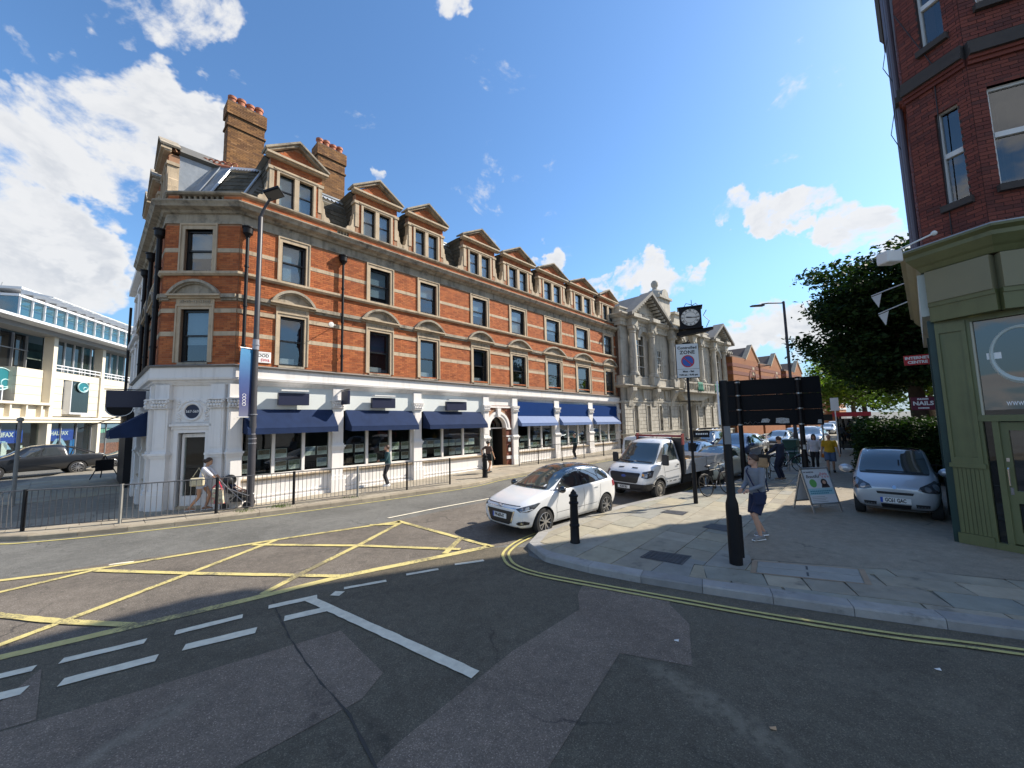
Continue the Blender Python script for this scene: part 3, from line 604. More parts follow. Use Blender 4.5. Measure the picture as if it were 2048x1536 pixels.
for i, (x, y, lab) in enumerate(((1.93, 4.97, 'white scrap of litter at the tip of the purple road patch'), (2.2, 3.62, 'tan scrap of litter on the dark tarmac of the side road'), (4.42, 4.33, 'small white scrap of litter below the double yellow lines'))):
    tag(MB().add([(-0.03, -0.012, 0.012), (0.02, -0.02, 0.004), (0.035, 0.012, 0.014), (-0.02, 0.02, 0.006), (0, 0, 0.016)], [(0, 1, 4), (1, 2, 4), (2, 3, 4), (3, 0, 4)]).build('litter', LIT if i != 1 else M('tan_card', (0.5, 0.32, 0.18), 0.8), None, (x, y, 0.012), recalc=False), lab, 'litter')

# ------------------------------------------------------------ corner building (frame: x along the main front, y into the block)
def warp(u, z): return z - 0.013 * np.maximum(u - 6.0, 0) * np.clip((9.0 - z) / 4.0, 0, 1)
CB = thing('corner_building', 'four storey orange brick corner building with white shopfronts and pedimented dormers', 'building', tuple(N1 * -15.6), FROT)
BT = lambda x, y, z: (x, y, float(warp(x, z)) if x > 3.3 else z)
P2 = Vector((1.46, 1.69)); P1 = Vector((3.22, 0.0)); LEND = 9.4
MN = Wall((0, 0), (31.0, 0), warp=lambda u, z: warp(u, z)); CH = Wall(P2, P1); LF = Wall((1.46, LEND), P2)
PATH = [(1.46, LEND), tuple(P2), tuple(P1), (31.0, 0)]
CH_L = CH.L; LF_L = LF.L
COLS = [(4.40, 5.53), (7.85, 9.17), (10.44, 11.76), (13.85, 15.3), (17.0, 18.68), (20.5, 22.52), (24.2, 26.4), (28.45, 30.25)]
LCOLS = [(LF_L - 2.55, LF_L - 1.15), (LF_L - 5.0, LF_L - 3.6), (LF_L - 7.3, LF_L - 5.9)]
CCOLS = [(CH_L - 1.97, CH_L - 0.73)]
F1 = (4.93, 6.76); F2 = (8.10, 9.60)
def band(name, prof, mat, path=PATH, smooth=False):
    return MB(BT).sweep(prof, path).build(name, mat, CB)
# core walls behind the brick skin
core = MB(BT)
def holewall(wall, u0, u1, holes, z0, z1, dd=-0.30, d=0.0, target=None):
    """wall slab with rectangular openings, built as plain pieces round them"""
    m = target or WB(wall)
    us = sorted({u0, u1} | {h[0] for h in holes} | {h[1] for h in holes}); us = [u for u in us if u0 <= u <= u1]
    for a, b in zip(us, us[1:]):
        hs = sorted([(h[2], h[3]) for h in holes if h[0] <= a + 1e-6 and h[1] >= b - 1e-6]); z = z0
        for p, q in hs:
            if p > z: m.box(a, b, dd, d, z, p)
            z = max(z, q)
        if z < z1: m.box(a, b, dd, d, z, z1)
    return m
def inset(c, f=0.13): w_ = (c[1] - c[0]) * f; return (c[0] + w_, c[1] - w_)
camp = Vector((0, 0, 2.75)); CBM = Matrix.Translation(N1 * -15.6) @ Matrix.Rotation(FROT, 4, 'Z')
def near(wall):
    def k(b):
        p = CBM @ Vector(wall(b[0], 0, b[2])); return (p - camp).length
    return k
def facade(wall, u0, u1, cols, n_ind):
    holes = [(*inset(c), *F1) for c in cols] + [(*inset(c), *F2) for c in cols]
    holewall(wall, u0, u1, holes, 4.7, 10.45).build('wall', MORTAR, CB)
    bh = [(c[0], c[1], F1[0], 7.12) for c in cols] + [(c[0], c[1], F2[0], 9.80) for c in cols]
    bands_ = [(u0, u1, 5.83, 6.00), (u0, u1, 6.62, 6.78), (u0, u1, 7.06, 7.27), (u0, u1, 7.92, 8.08), (u0, u1, 8.77, 8.93)]
    bx = brick_boxes(u0 + 0.003, u1 - 0.003, 4.86, 9.78, bh + bands_) + brick_boxes(u0 + 0.003, u1 - 0.003, 10.44, 10.86, PARA.get(id(wall), []))
    lay_bricks(wall, bx, BRICK, CB, n_ind, mark=near(wall))
    # cream string bands between the windows
    def between(z0, z1, d, cl, name, mat):
        us = [u0] + [x for c in cl for x in c] + [u1]
        for a, b in zip(us[::2], us[1::2]):
            if b - a > 0.03: WB(wall).box(a, b, -0.05, d, z0, z1).build(name, mat, CB)
    between(5.84, 5.99, 0.012, cols, 'stone_band', STONE); between(6.63, 6.77, 0.035, cols, 'stone_band', STONE); between(8.78, 8.92, 0.012, cols, 'stone_band', STONE)
    pc = [(c[0] - 0.18 * (c[1] - c[0]), c[1] + 0.18 * (c[1] - c[0])) for c in cols]
    us = [u0] + [x for c in pc for x in c] + [u1]
    for a, b in zip(us[::2], us[1::2]):
        if b - a > 0.05:
            WB(wall).box(a, b, -0.05, 0.06, 7.06, 7.14).box(a, b, -0.05, 0.13, 7.14, 7.27).build('string_course', WSTONE, CB)
    for c in cols:
        windows(wall, c)
PARA = {id(MN): [(6.55, 7.05, 10.44, 10.9)], id(CH): [(0.35, 1.85, 10.44, 10.9)]}
def sash(wall, a, b, z0, z1, kind):
    """box sash: frame, two panes, meeting rail; what stands behind differs by floor"""
    fr = WB(wall); t = 0.065 * min(1.4, (b - a))
    fr.box(a, a + t, -0.20, -0.10, z0, z1).box(b - t, b, -0.20, -0.10, z0, z1).box(a + t, b - t, -0.20, -0.10, z1 - t * 1.3, z1).box(a + t, b - t, -0.20, -0.10, z0, z0 + t * 1.2)
    f = fr.build('window', WFRAME, CB)
    zm = (z0 + z1) / 2 + 0.02
    WB(wall).box(a + t, b - t, -0.19, -0.125, zm - 0.025, zm + 0.03).build('meeting_rail', WFRAME, f)
    WB(wall).box(a + t, b - t, -0.150, -0.145, zm, z1 - t).build('pane', GLASS, f)
    WB(wall).box(a + t, b - t, -0.180, -0.175, z0 + t, zm).build('pane', GLASS, f)
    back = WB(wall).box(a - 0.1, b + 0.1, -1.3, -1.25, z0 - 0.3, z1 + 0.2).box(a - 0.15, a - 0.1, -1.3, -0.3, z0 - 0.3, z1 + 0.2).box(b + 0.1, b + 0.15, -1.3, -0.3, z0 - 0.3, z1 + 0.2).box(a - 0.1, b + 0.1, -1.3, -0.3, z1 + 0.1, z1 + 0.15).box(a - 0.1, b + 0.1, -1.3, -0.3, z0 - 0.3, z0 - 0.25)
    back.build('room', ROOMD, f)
    rb = 0 if kind != 'blind' else (z1 - z0) * random.choice((0, 0, 0, .12, .3, .5))
    if kind == 'blind': WB(wall).box(a + t * 1.6, b - t * 2.2, -0.215, -0.21, z0 + t * 1.4 + rb, z1 - t * 1.5).build('blind', BLIND, f)
    if kind == 'tray':
        w_ = b - a
        WB(wall).box(a + t, a + 0.68 * w_, -0.30, -0.21, z0 + 0.10, z0 + 0.30).build('sill_box', UPVC, f)
        WB(wall).box(a + 0.72 * w_, b - t, -0.30, -0.22, z0 + 0.10, z0 + 0.22).build('sill_box', M('grey_box', (0.2, 0.21, 0.22), 0.5), f)
        WB(wall).box(a + t, b - t, -0.40, -0.39, zm + 0.02, z1 - t).build('blind', M('blue_reflection_sheet', (0.05, 0.10, 0.20), 0.7), f)  # blue sheet behind the upper sash, painting in the sky's reflection
    return f
def windows(wall, c):
    a, b = inset(c); w_ = c[1] - c[0]
    # second floor: flat stone architrave
    for (z0, z1), top in ((F2, 9.80), (F1, 6.92)):
        m = WB(wall); m.box(c[0], a, -0.20, 0.03, z0, top).box(b, c[1], -0.20, 0.03, z0, top).box(a, b, -0.20, 0.03, z1, top)
        m.box(c[0], c[0] + w_ * 0.04, 0.03, 0.06, z0, top).box(c[1] - w_ * 0.04, c[1], 0.03, 0.06, z0, top).box(c[0] + w_ * 0.04, c[1] - w_ * 0.04, 0.03, 0.06, top - 0.06, top)
        m.build('architrave', STONE, CB)
    WB(wall).box(a - 0.02, b + 0.02, -0.2, 0.05, F1[0] - 0.08, F1[0]).build('sill', WSTONE, CB)
    sash(wall, a, b, *F2, 'blind'); sash(wall, a, b, *F1, 'tray' if wall is MN else 'blind')
    # carved frieze and segmental pediment over the first floor window
    WB(wall).box(c[0], c[1], -0.05, 0.035, 6.92, 7.12).build('frieze', STONE, CB)
    car = WB(wall); rr = random.Random(int(c[0] * 100)); n = 14
    for i in range(n):
        u = c[0] + w_ * (0.12 + 0.76 * i / (n - 1)); q = 0.035 + 0.02 * math.sin(i * 2.1)
        car.box(u - w_ * 0.018, u + w_ * 0.018, 0.03, 0.055, 7.02 - q, 7.02 + q)
    car.build('carving', WSTONE, CB, kind='stuff')
    e0, e1_ = c[0] - 0.18 * w_, c[1] + 0.18 * w_; mid = (e0 + e1_) / 2; hw = (e1_ - e0) / 2; rise = 0.52
    r_ = (hw * hw + rise * rise) / (2 * rise); zc = 7.24 + rise - r_; A0 = math.asin(hw / r_)
    def arc(r2, k=14): return [(mid + r2 * math.sin(-A0 + 2 * A0 * i / k), zc + r2 * math.cos(-A0 + 2 * A0 * i / k)) for i in range(k + 1)]
    base = WB(wall); base.box(e0, e1_, -0.05, 0.10, 7.12, 7.19).box(e0 - 0.02, e1_ + 0.02, -0.05, 0.20, 7.19, 7.25); base.build('pediment_base', STONE, CB)
    tym = MB(lambda u, d, z: wall(u, d, max(z, 7.25))); inner = arc(r_ - 0.13)
    tym.prism([(e0 + 0.1, 7.25)] + inner[1:-1] + [(e1_ - 0.1, 7.25)], 0.0, 0.04); tym.build('tympanum', WSTONE, CB)
    ar = MB(lambda u, d, z: wall(u, d, max(z, 7.25))); o_, i_ = arc(r_), arc(r_ - 0.09)
    for i in range(14):
        ar.prism([i_[i], i_[i + 1], o_[i + 1], o_[i]], -0.03, 0.20)
    i2 = arc(r_ - 0.14)
    for i in range(14): ar.prism([i2[i], i2[i + 1], i_[i + 1], i_[i]], -0.03, 0.12)
    ar.build('pediment', WSTONE, CB)
facade(MN, P1.x + 0.005, 31.0, COLS, 190); facade(CH, 0.005, CH_L - 0.005, CCOLS, 110); facade(LF, 0.0, LF_L - 0.005, LCOLS, 0)
# long mouldings that turn every corner
band('sill_course', [(-0.05, 7.93), (0.07, 7.93), (0.13, 7.99), (0.13, 8.07), (-0.05, 8.10)], STONE)
band('frieze_band', [(-0.05, 9.79), (0.05, 9.79), (0.05, 9.86), (0.025, 9.87), (0.025, 10.12), (0.08, 10.14), (-0.05, 10.16)], WSTONE)
band('main_cornice', [(-0.05, 10.14), (0.10, 10.15), (0.16, 10.22), (0.34, 10.27), (0.37, 10.34), (0.43, 10.42), (0.43, 10.46), (-0.05, 10.52)], WSTONE)
band('parapet_coping', [(-0.34, 10.86), (0.05, 10.86), (0.10, 10.90), (0.10, 10.95), (-0.34, 10.98)], WSTONE)
for wl, a, b, n in ((MN, 6.55, 7.05, 4), (CH, 0.35, 1.85, 8)):
    WB(wl).box(a, b, -0.32, -0.28, 10.44, 10.86).build('parapet_back', BLACKP, CB)
    for i in range(n):
        u = a + (b - a) * (i + 0.5) / n; p = wl(u, -0.1, 10.48)
        MB().lathe([(0.05, 0), (0.05, 0.04), (0.03, 0.08), (0.06, 0.17), (0.035, 0.28), (0.05, 0.33), (0.05, 0.38)], p, 8).build('baluster', WSTONE, CB, smooth=True)
# parapet inner wall
MB(BT).sweep([(-0.30, 10.3), (-0.02, 10.3), (-0.02, 10.43), (-0.30, 10.43)], PATH).build('parapet_base', MORTAR, CB)
for wl, spans in ((MN, [(P1.x, 6.55), (7.05, 31)]), (CH, [(0, 0.35), (1.85, CH_L)]), (LF, [(0, LF_L)])):
    for a, b in spans: WB(wl).box(a, b, -0.3, 0, 10.43, 10.86).build('parapet', MORTAR, CB)

# ---- mansard roof
def rp(u, y, z): return (u, y, z)
roof = MB().quad((3.3, 0.40, 10.85), (31, 0.40, 10.85), (31, 1.30, 12.85), (4.2, 1.30, 12.85)).quad((4.2, 1.30, 12.85), (31, 1.30, 12.85), (31, 4.6, 13.75), (5.4, 4.6, 13.75)).quad((1.86, 2.0, 10.85), (3.3, 0.40, 10.85), (4.2, 1.30, 12.85), (2.76, 2.4, 12.85)).quad((1.86, 2.0, 10.85), (2.76, 2.4, 12.85), (2.76, LEND, 12.85), (1.86, LEND, 10.85)).quad((2.76, 2.4, 12.85), (4.2, 1.3, 12.85), (5.4, 4.6, 13.75), (4.6, 5.0, 13.75)).quad((2.76, 2.4, 12.85), (4.6, 5, 13.75), (4.6, LEND, 13.75), (2.76, LEND, 12.85)).quad((5.4, 4.6, 13.75), (31, 4.6, 13.75), (31, LEND, 13.0), (4.6, LEND, 13.0), (4.6, 5, 13.75))
ROOF = roof.build('roof', M('roof_lead_grey', (0.16, 0.155, 0.14), 0.7, var=0.3, vscale=1.0), CB, recalc=False)
def slates(A, B, C, D, wid, hgt, ind, parent):
    """slates over the quad A (bottom left) B (bottom right) C (top right) D (top left)"""
    A, B, C, D = map(Vector, (A, B, C, D)); n = (B - A).cross(D - A).normalized()
    if n.z < 0: n = -n
    rows = int((D - A).length / hgt); out = []
    for r in range(rows):
        t0, t1 = r / rows, min(1, (r + 1.25) / rows); L0, R0 = A.lerp(D, t0), B.lerp(C, t0); L1, R1 = A.lerp(D, t1), B.lerp(C, t1); k = max(1, int((R0 - L0).length / wid))
        for i in range(-1, k + 1):
            a = (i + 0.5 * (r % 2)) / k; b = a + 1.0 / k - 0.012 / max(0.3, (R0 - L0).length)
            a, b = max(a, 0), min(b, 1)
            if b - a < 0.2 / k: continue
            e = 0.014 + random.uniform(-0.004, 0.005)
            out.append([L0.lerp(R0, a) + n * (e + 0.014), L0.lerp(R0, b) + n * (e + 0.014), L1.lerp(R1, b) + n * 0.008, L1.lerp(R1, a) + n * 0.008, L0.lerp(R0, a) + n * 0.002, L0.lerp(R0, b) + n * 0.002])
    F = [(0, 1, 2, 3), (4, 5, 1, 0), (4, 0, 3), (5, 2, 1)]
    if ind:
        for q in out: MB().add(q, F).build('slate', SLATE, parent, recalc=False)
    else:
        m = MB()
        for q in out: m.add(q, F)
        m.build('slate', SLATE, parent, kind='stuff', recalc=False)
# corner slope: lead sheet on its left part, slates on its right part
def cl(t, s): return tuple(Vector((1.86, 2.0, 10.85)).lerp(Vector((3.3, 0.4, 10.85)), t).lerp(Vector((2.76, 2.4, 12.85)).lerp(Vector((4.2, 1.3, 12.85)), t), s))
slates(cl(0.42, 0), cl(0.97, 0), cl(0.97, 0.95), cl(0.42, 0.95), 0.30, 0.26, True, CB)
off = Vector((-0.02, -0.02, 0.012))
lm = MB(); lm.quad(*[tuple(Vector(cl(t, s)) + off) for t, s in ((0.0, 0), (0.36, 0), (0.36, 1.0), (0.0, 1.0))]); lm.build('lead_sheet', LEAD, CB, recalc=False)
for t in (0.38, 0.985): MB().tube([Vector(cl(t, -0.02)) + off * 2, Vector(cl(t, 1.0)) + off * 2], 0.045, 8).build('lead_roll', M('bright_lead', (0.55, 0.58, 0.6), 0.35, metal=0.5, var=0.1), CB, smooth=True)
MB().tube([Vector(cl(0.15, -0.02)) + off * 1.5, Vector(cl(0.15, 1.0)) + off * 1.5], 0.022, 6).build('lead_seam', LEAD, CB, smooth=True)
def scallop(p, q, down, n, parent):
    p, q = Vector(p), Vector(q); d = Vector(down); m = MB()
    for i in range(n):
        a, b = p.lerp(q, i / n), p.lerp(q, (i + 1) / n); c = (a + b) / 2
        m.add([tuple(a), tuple(b), tuple(b + d * 0.5), tuple(b.lerp(a, 0.25) + d * 0.9), tuple(c + d), tuple(a.lerp(b, 0.25) + d * 0.9), tuple(a + d * 0.5)], [(0, 1, 2, 3, 4, 5, 6)])
    m.build('lead_flashing', M('bright_lead', (0.55, 0.58, 0.6), 0.35, metal=0.5, var=0.1), parent, recalc=False)
scallop(Vector(cl(0.38, 1.0)) + off * 3, Vector(cl(1, 1.0)) + off * 3, (-0.10, -0.10, -0.20), 11, CB)
MB().box(4.2, 31, 1.22, 1.34, 12.83, 12.90).build('ridge_roll', LEAD, CB)
# crested terracotta ridge running back over the left range
cr = MB()
def crest_pt(t): return Vector((2.70, 2.45, 12.86)).lerp(Vector((4.3, 1.4, 12.86)), t)
MB().tube([crest_pt(-0.25) + Vector((0, 0, 0.12)), crest_pt(0.45) + Vector((0, 0, 0.02))], 0.09, 8).build('ridge_tile', TERRA, CB, smooth=True)
for i in range(7):
    c = crest_pt(-0.22 + 0.105 * i) + Vector((0, 0, 0.27 - 0.015 * i)); dv = (crest_pt(1) - crest_pt(0)).normalized()
    pts = [c + dv * 0.085 * math.cos(a) + Vector((0, 0, 0.085 * math.sin(a))) for a in [2 * math.pi * k / 10 for k in range(10)]]
    MB().tube(pts, 0.026, 6, closed=True).build('crest', TERRA, CB, smooth=True)

# ---- dormers
def dormer(wall, ctr, hw, first):
    """pedimented brick dormer with a pair of sashes; returned parts hang on the building"""
    e = hw * 1.16; d = WB(wall)
    wo = hw * 0.76; z0, z1 = 10.99, 12.26; mull = hw * 0.09
    body = WB(wall)
    body.box(ctr - hw, ctr - wo, -0.30, 0.0, 10.98, 12.30).box(ctr + wo, ctr + hw, -0.30, 0.0, 10.98, 12.30).box(ctr - hw, ctr + hw, -0.30, 0.0, 12.30, 12.74)
    D = body.build('dormer', MORTAR, CB)
    bx = brick_boxes(ctr - hw + 0.14 * hw, ctr - wo + 0.002, 11.0, 12.30) + brick_boxes(ctr + wo, ctr + hw - 0.14 * hw, 11.0, 12.30) + brick_boxes(ctr - hw + 0.003, ctr + hw - 0.003, 12.42, 12.74)
    lay_bricks(wall, bx, BRICK, D)
    st = WB(wall); t = 0.10 * hw
    st.box(ctr - wo, ctr - wo + t, -0.22, 0.05, z0, z1).box(ctr + wo - t, ctr + wo, -0.22, 0.05, z0, z1).box(ctr - wo, ctr + wo, -0.22, 0.05, z1, z1 + 0.08).box(ctr - mull, ctr + mull, -0.22, 0.04, z0, z1).box(ctr - wo - t, ctr + wo + t, -0.2, 0.08, z1 + 0.08, z1 + 0.13)
    st.build('stone_surround', STONE, D)
    for s in (-1, 1):
        a, b = (ctr - wo + t, ctr - mull) if s < 0 else (ctr + mull, ctr + wo - t)
        f = WB(wall); q = 0.045 * min(1.3, hw)
        f.box(a, a + q, -0.2, -0.1, z0, z1).box(b - q, b, -0.2, -0.1, z0, z1).box(a + q, b - q, -0.2, -0.1, z1 - q, z1).box(a + q, b - q, -0.2, -0.1, z0, z0 + q).box(a + q, b - q, -0.19, -0.12, 11.62, 11.67)
        f.build('window_frame', WFRAME, D)
        WB(wall).box(a + q, b - q, -0.15, -0.145, z0 + q, z1 - q).build('pane', GLASS, D); WB(wall).box(a + q * 1.5, b - q * 1.5, -0.175, -0.17, z0 + q, z1 - q).build('blind', BLIND, D)
        # pilaster strip with a stepped scroll at its foot
        u0, u1 = (ctr - hw - 0.02, ctr - hw + 0.14 * hw) if s < 0 else (ctr + hw - 0.14 * hw, ctr + hw + 0.02)
        WB(wall).box(u0, u1, -0.3, 0.03, 11.25, 12.30).build('quoin_strip', STONE, D)
        sc = WB(wall); b_ = u0 if s < 0 else u1; k = 0.30 * min(hw, 1.1)
        prof = [(b_, 10.98), (b_ - 0 + s * k * 1.15, 10.98), (b_ + s * k * 1.25, 11.06), (b_ + s * k * 1.05, 11.16), (b_ + s * k * 0.7, 11.18), (b_ + s * k * 0.5, 11.28), (b_ + s * k * 0.42, 11.5), (b_ + s * k * 0.3, 11.52), (b_ + s * k * 0.28, 11.75), (b_ + s * 0.1 * k, 11.80), (b_, 12.05)]
        sc.prism(prof, -0.28, 0.0); sc.build('scroll', STONE, D)
    ent = WB(wall); ent.box(ctr - e * 0.93, ctr + e * 0.93, -0.3, 0.06, 12.30, 12.42).build('string', STONE, D)
    co_ = WB(wall); co_.box(ctr - e, ctr + e, -0.05, 0.16, 12.74, 12.79).box(ctr - e - 0.03, ctr + e + 0.03, -0.05, 0.24, 12.79, 12.87); co_.build('cornice', STONE, D)
    ap = 13.70; WB(wall).prism([(ctr - e + 0.1, 12.87), (ctr + e - 0.1, 12.87), (ctr, ap - 0.17)], -0.3, 0.0).build('tympanum', MORTAR, D)
    tb = []; z = 12.88
    while z < ap - 0.3:
        h = (e - 0.1) * (1 - (z + 0.09 - 12.87) / (ap - 0.17 - 12.87))
        if h > 0.12: tb += brick_boxes(ctr - h, ctr + h, z, z + 0.066)
        z += 0.075
    lay_bricks(wall, tb, BRICK, D)
    rk = WB(wall)
    for s in (-1, 1):
        rk.prism([(ctr, ap - 0.15), (ctr, ap - 0.05), (ctr + s * (e + 0.03), 12.94), (ctr + s * (e + 0.03), 12.85)], -0.05, 0.16); rk.prism([(ctr, ap - 0.05), (ctr, ap + 0.03), (ctr + s * (e + 0.09), 12.965), (ctr + s * (e + 0.06), 12.90)], -0.3, 0.26)
    rk.build('raking_cornice', WSTONE, D)
    bk = WB(wall); bk.prism([(ctr - e, 12.88), (ctr, ap - 0.02), (ctr + e, 12.88), (ctr + hw, 12.80), (ctr - hw, 12.80)], -3.2, -0.3); bk.build('dormer_roof', M('roof_lead_grey', (0.16, 0.155, 0.14)), D)
    ck = WB(wall); ck.box(ctr - hw + 0.02, ctr - hw + 0.10, -2.2, -0.28, 10.9, 12.8).box(ctr + hw - 0.10, ctr + hw - 0.02, -2.2, -0.28, 10.9, 12.8); ck.build('cheek', M('cheek_felt', (0.07, 0.068, 0.06)) if wall is MN else LEAD, D)
    W3 = lambda u, dd, z: wall(u, dd, z)
    if wall is MN: slates(W3(ctr - hw + 0.015, -1.9, 10.9), W3(ctr - hw + 0.015, -0.3, 10.9), W3(ctr - hw + 0.015, -0.3, 12.75), W3(ctr - hw + 0.015, -1.9, 12.75), 0.3, 0.2, False, D)
    return D
DOR = [(4.98, 0.92), (8.33, 1.0), (11.0, 1.02), (14.65, 1.2), (17.95, 1.32), (21.6, 1.5), (25.6, 1.7), (29.6, 1.35)]
for i, (c, h) in enumerate(DOR): dormer(MN, c, h, i < 2)
for i, (a, b) in enumerate(LCOLS): dormer(LF, (a + b) / 2 + (0.35 if i == 0 else 0.1), 0.85, False)
prev = 4.25
for (c, h), (c2, h2) in zip(DOR, DOR[1:] + [(31.4, 0.4)]):
    a, b = c + h, c2 - h2
    y0, y1 = 0.40, 1.30
    slates((a + 0.02, y0, 10.87), (b - 0.02, y0, 10.87), (b - 0.02, y1, 12.80), (a + 0.02, y1, 12.80), 0.30, 0.24, c < 6, CB)
    scallop((a, y1 - 0.03, 12.86), (b, y1 - 0.03, 12.86), (0, -0.09, -0.20), max(2, int((b - a) / 0.17)), CB)
slates((3.42, 0.41, 10.87), (4.05, 0.41, 10.87), (4.05, 1.28, 12.7), (4.3, 1.28, 12.7), 0.3, 0.24, False, CB)

# ---- chimney stacks
def chimney(x0, x1, y0, y1, zt, npot):
    C_ = MB().box(x0, x1, y0, y1, 12.0, zt).box(x0 - 0.05, x1 + 0.05, y0 - 0.05, y1 + 0.05, zt - 1.15, zt - 1.07).box(x0 - 0.06, x1 + 0.06, y0 - 0.06, y1 + 0.06, zt - 0.62, zt - 0.06).build('chimney', YMORTAR, CB)
    for wl, L in ((Wall((x0, y0), (x1, y0)), x1 - x0), (Wall((x0, y1), (x0, y0)), y1 - y0)):
        lay_bricks(wl, brick_boxes(0.002, L - 0.002, 12.6, zt - 1.16), YBRICK, C_)
        w2 = Wall(wl.a + wl.n * 0.05 - wl.t * 0.05, wl.b + wl.n * 0.05 + wl.t * 0.05); lay_bricks(w2, brick_boxes(0.0, L + 0.1, zt - 1.145, zt - 1.075), YBRICK, C_)
        lay_bricks(wl, brick_boxes(0.002, L - 0.002, zt - 1.065, zt - 0.64), YBRICK, C_)
        w3 = Wall(wl.a + wl.n * 0.06 - wl.t * 0.06, wl.b + wl.n * 0.06 + wl.t * 0.06); lay_bricks(w3, brick_boxes(0.0, L + 0.12, zt - 0.615, zt - 0.06), YBRICK, C_)
    for i in range(npot):
        x = x0 + (x1 - x0) * (i + 0.5) / npot; h = 0.36 + 0.05 * (i % 2)
        MB().lathe([(0.15, -0.08), (0.15, 0), (0.125, 0.03), (0.135, h - 0.12), (0.165, h - 0.10), (0.165, h), (0.11, h), (0.11, h - 0.2)], (x, (y0 + y1) / 2, zt), 14).build('chimney_pot', TERRA, C_, smooth=True)
chimney(3.24, 4.55, 2.9, 3.5, 16.35, 4); chimney(6.80, 8.10, 2.9, 3.5, 16.42, 4)

# ---- rainwater pipes
def pipe(wall, u, z0, z1, r=0.05, d=0.13):
    p = lambda z: wall(u, d, z)
    o = MB().tube([p(z0), p(z1)], r, 8).build('downpipe', BLACKP, CB, smooth=True)
    MB().lathe([(0.06, -0.02), (0.09, 0.06), (0.15, 0.12), (0.16, 0.30), (0.19, 0.32), (0.19, 0.36)], p(z1), 10).build('hopper', BLACKP, CB, smooth=True)
    m = MB()
    for z in np.arange(z0 + 0.6, z1, 1.4): m.tube([p(z), p(z + 0.07)], r + 0.018, 8)
    m.build('pipe_collars', BLACKP, CB, smooth=True)
pipe(MN, 3.42, 4.86, 9.35, 0.055); pipe(MN, 6.78, 4.86, 9.35, 0.05)
pipe(LF, LF_L - 0.35, 4.86, 9.3, 0.08); pipe(LF, LF_L - 3.1, 4.86, 9.3, 0.07); pipe(LF, LF_L - 5.5, 4.86, 9.3, 0.07)

# ---- ground floor: painted shopfronts
band('fascia', [(-0.25, 4.40), (0.20, 4.40), (0.20, 4.74), (-0.25, 4.74)], WHITE)
band('ledge', [(-0.25, 4.74), (0.25, 4.74), (0.30, 4.79), (0.02, 4.865), (-0.25, 4.865)], M('ledge_lead', (0.20, 0.19, 0.18), 0.7, var=0.25, vscale=5))
band('fascia_moulding', [(-0.25, 4.16), (0.03, 4.16), (0.07, 4.22), (0.10, 4.24), (0.13, 4.30), (0.22, 4.33), (0.24, 4.40), (-0.25, 4.40)], WHITE)
PIL = [(3.28, 0.40), (6.68, 0.42), (10.38, 0.42), (14.83, 0.42), (17.22, 0.44), (21.48, 0.55), (25.88, 0.62), (30.5, 0.6)]
def capital(wall, u0, u1, z0=3.42, z1=3.66, d=0.2):
    m = WB(wall); n = 5
    m.box(u0 - 0.03, u1 + 0.03, 0, d + 0.03, z0 - 0.03, z0).box(u0, u1, 0, d, z0, z1).box(u0 - 0.05, u1 + 0.05, 0, d + 0.06, z1, z1 + 0.05)
    o = m.build('capital', WHITE, CB)
    lf = MB()
    for r in range(2):
        for i in range(n):
            u = u0 + (u1 - u0) * (i + 0.5 * (r + 0.5)) / n; z = z0 + 0.06 + 0.11 * r
            lf.sphere(wall(u, d + 0.02, z), 0.045, 8, 5, (1, 1, 1.35))
    for s, u in ((-1, u0), (1, u1)): lf.tube([wall(u + s * 0.01 + 0.055 * math.cos(a) * (1 - a / 9), d + 0.03, z1 - 0.06 + 0.055 * math.sin(a) * (1 - a / 9)) for a in [k * 0.7 for k in range(9)]], 0.02, 5)
    lf.build('leaf_carving', WHITE, o, smooth=True, kind='stuff')
def pilaster(wall, u, w_):
    a, b = u - w_ / 2, u + w_ / 2; m = WB(wall)
    m.box(a, b, -0.2, 0.13, 2.0, 4.17); m.box(a + 0.06, b - 0.06, 0.13, 0.145, 2.1, 3.36)
    m.box(a - 0.03, b + 0.03, -0.2, 0.19, 1.78, 1.86).box(a - 0.06, b + 0.06, -0.2, 0.23, 1.86, 1.93).box(a - 0.02, b + 0.02, -0.2, 0.16, 1.93, 2.0)
    m.box(a - 0.01, b + 0.01, -0.2, 0.15, 0.75, 1.78).box(a - 0.04, b + 0.04, -0.2, 0.19, 0.62, 0.75).box(a - 0.06, b + 0.06, -0.2, 0.22, -0.3, 0.62)
    m.build('pilaster', WHITE, CB); capital(wall, a - 0.01, b + 0.01)
for u, w_ in PIL: pilaster(MN, u, w_)
pilaster(CH, CH_L - 0.42, 0.44); pilaster(CH, 0.28, 0.44)
for u in (LF_L - 0.32, LF_L - 2.2, LF_L - 4.6): pilaster(LF, u, 0.42)
CARD = [M('card_photo_a', (0.20, 0.24, 0.16), 0.5, var=0.6, vscale=14), M('card_photo_b', (0.30, 0.22, 0.16), 0.5, var=0.6, vscale=14), M('card_photo_c', (0.20, 0.26, 0.36), 0.5, var=0.6, vscale=14)]
cardmesh = []
for k in range(3):
    m = MB(); m.box(-0.15, 0.15, 0, 0.004, -0.12, 0.14); m.cur = 1; m.box(-0.14, 0.14, -0.003, -0.001, 0.0, 0.13); m.cur = 2
    for q in range(3): m.box(-0.13, 0.13 - 0.07 * q, -0.003, -0.001, -0.03 - 0.03 * q, -0.018 - 0.03 * q)
    me = bpy.data.meshes.new('property_card'); me.from_pydata(m.v, [], m.f)
    for x in (PAPER, CARD[k], M('grey_print', (0.35, 0.35, 0.35))): me.materials.append(x)
    me.polygons.foreach_set('material_index', m.mi); cardmesh.append(me)
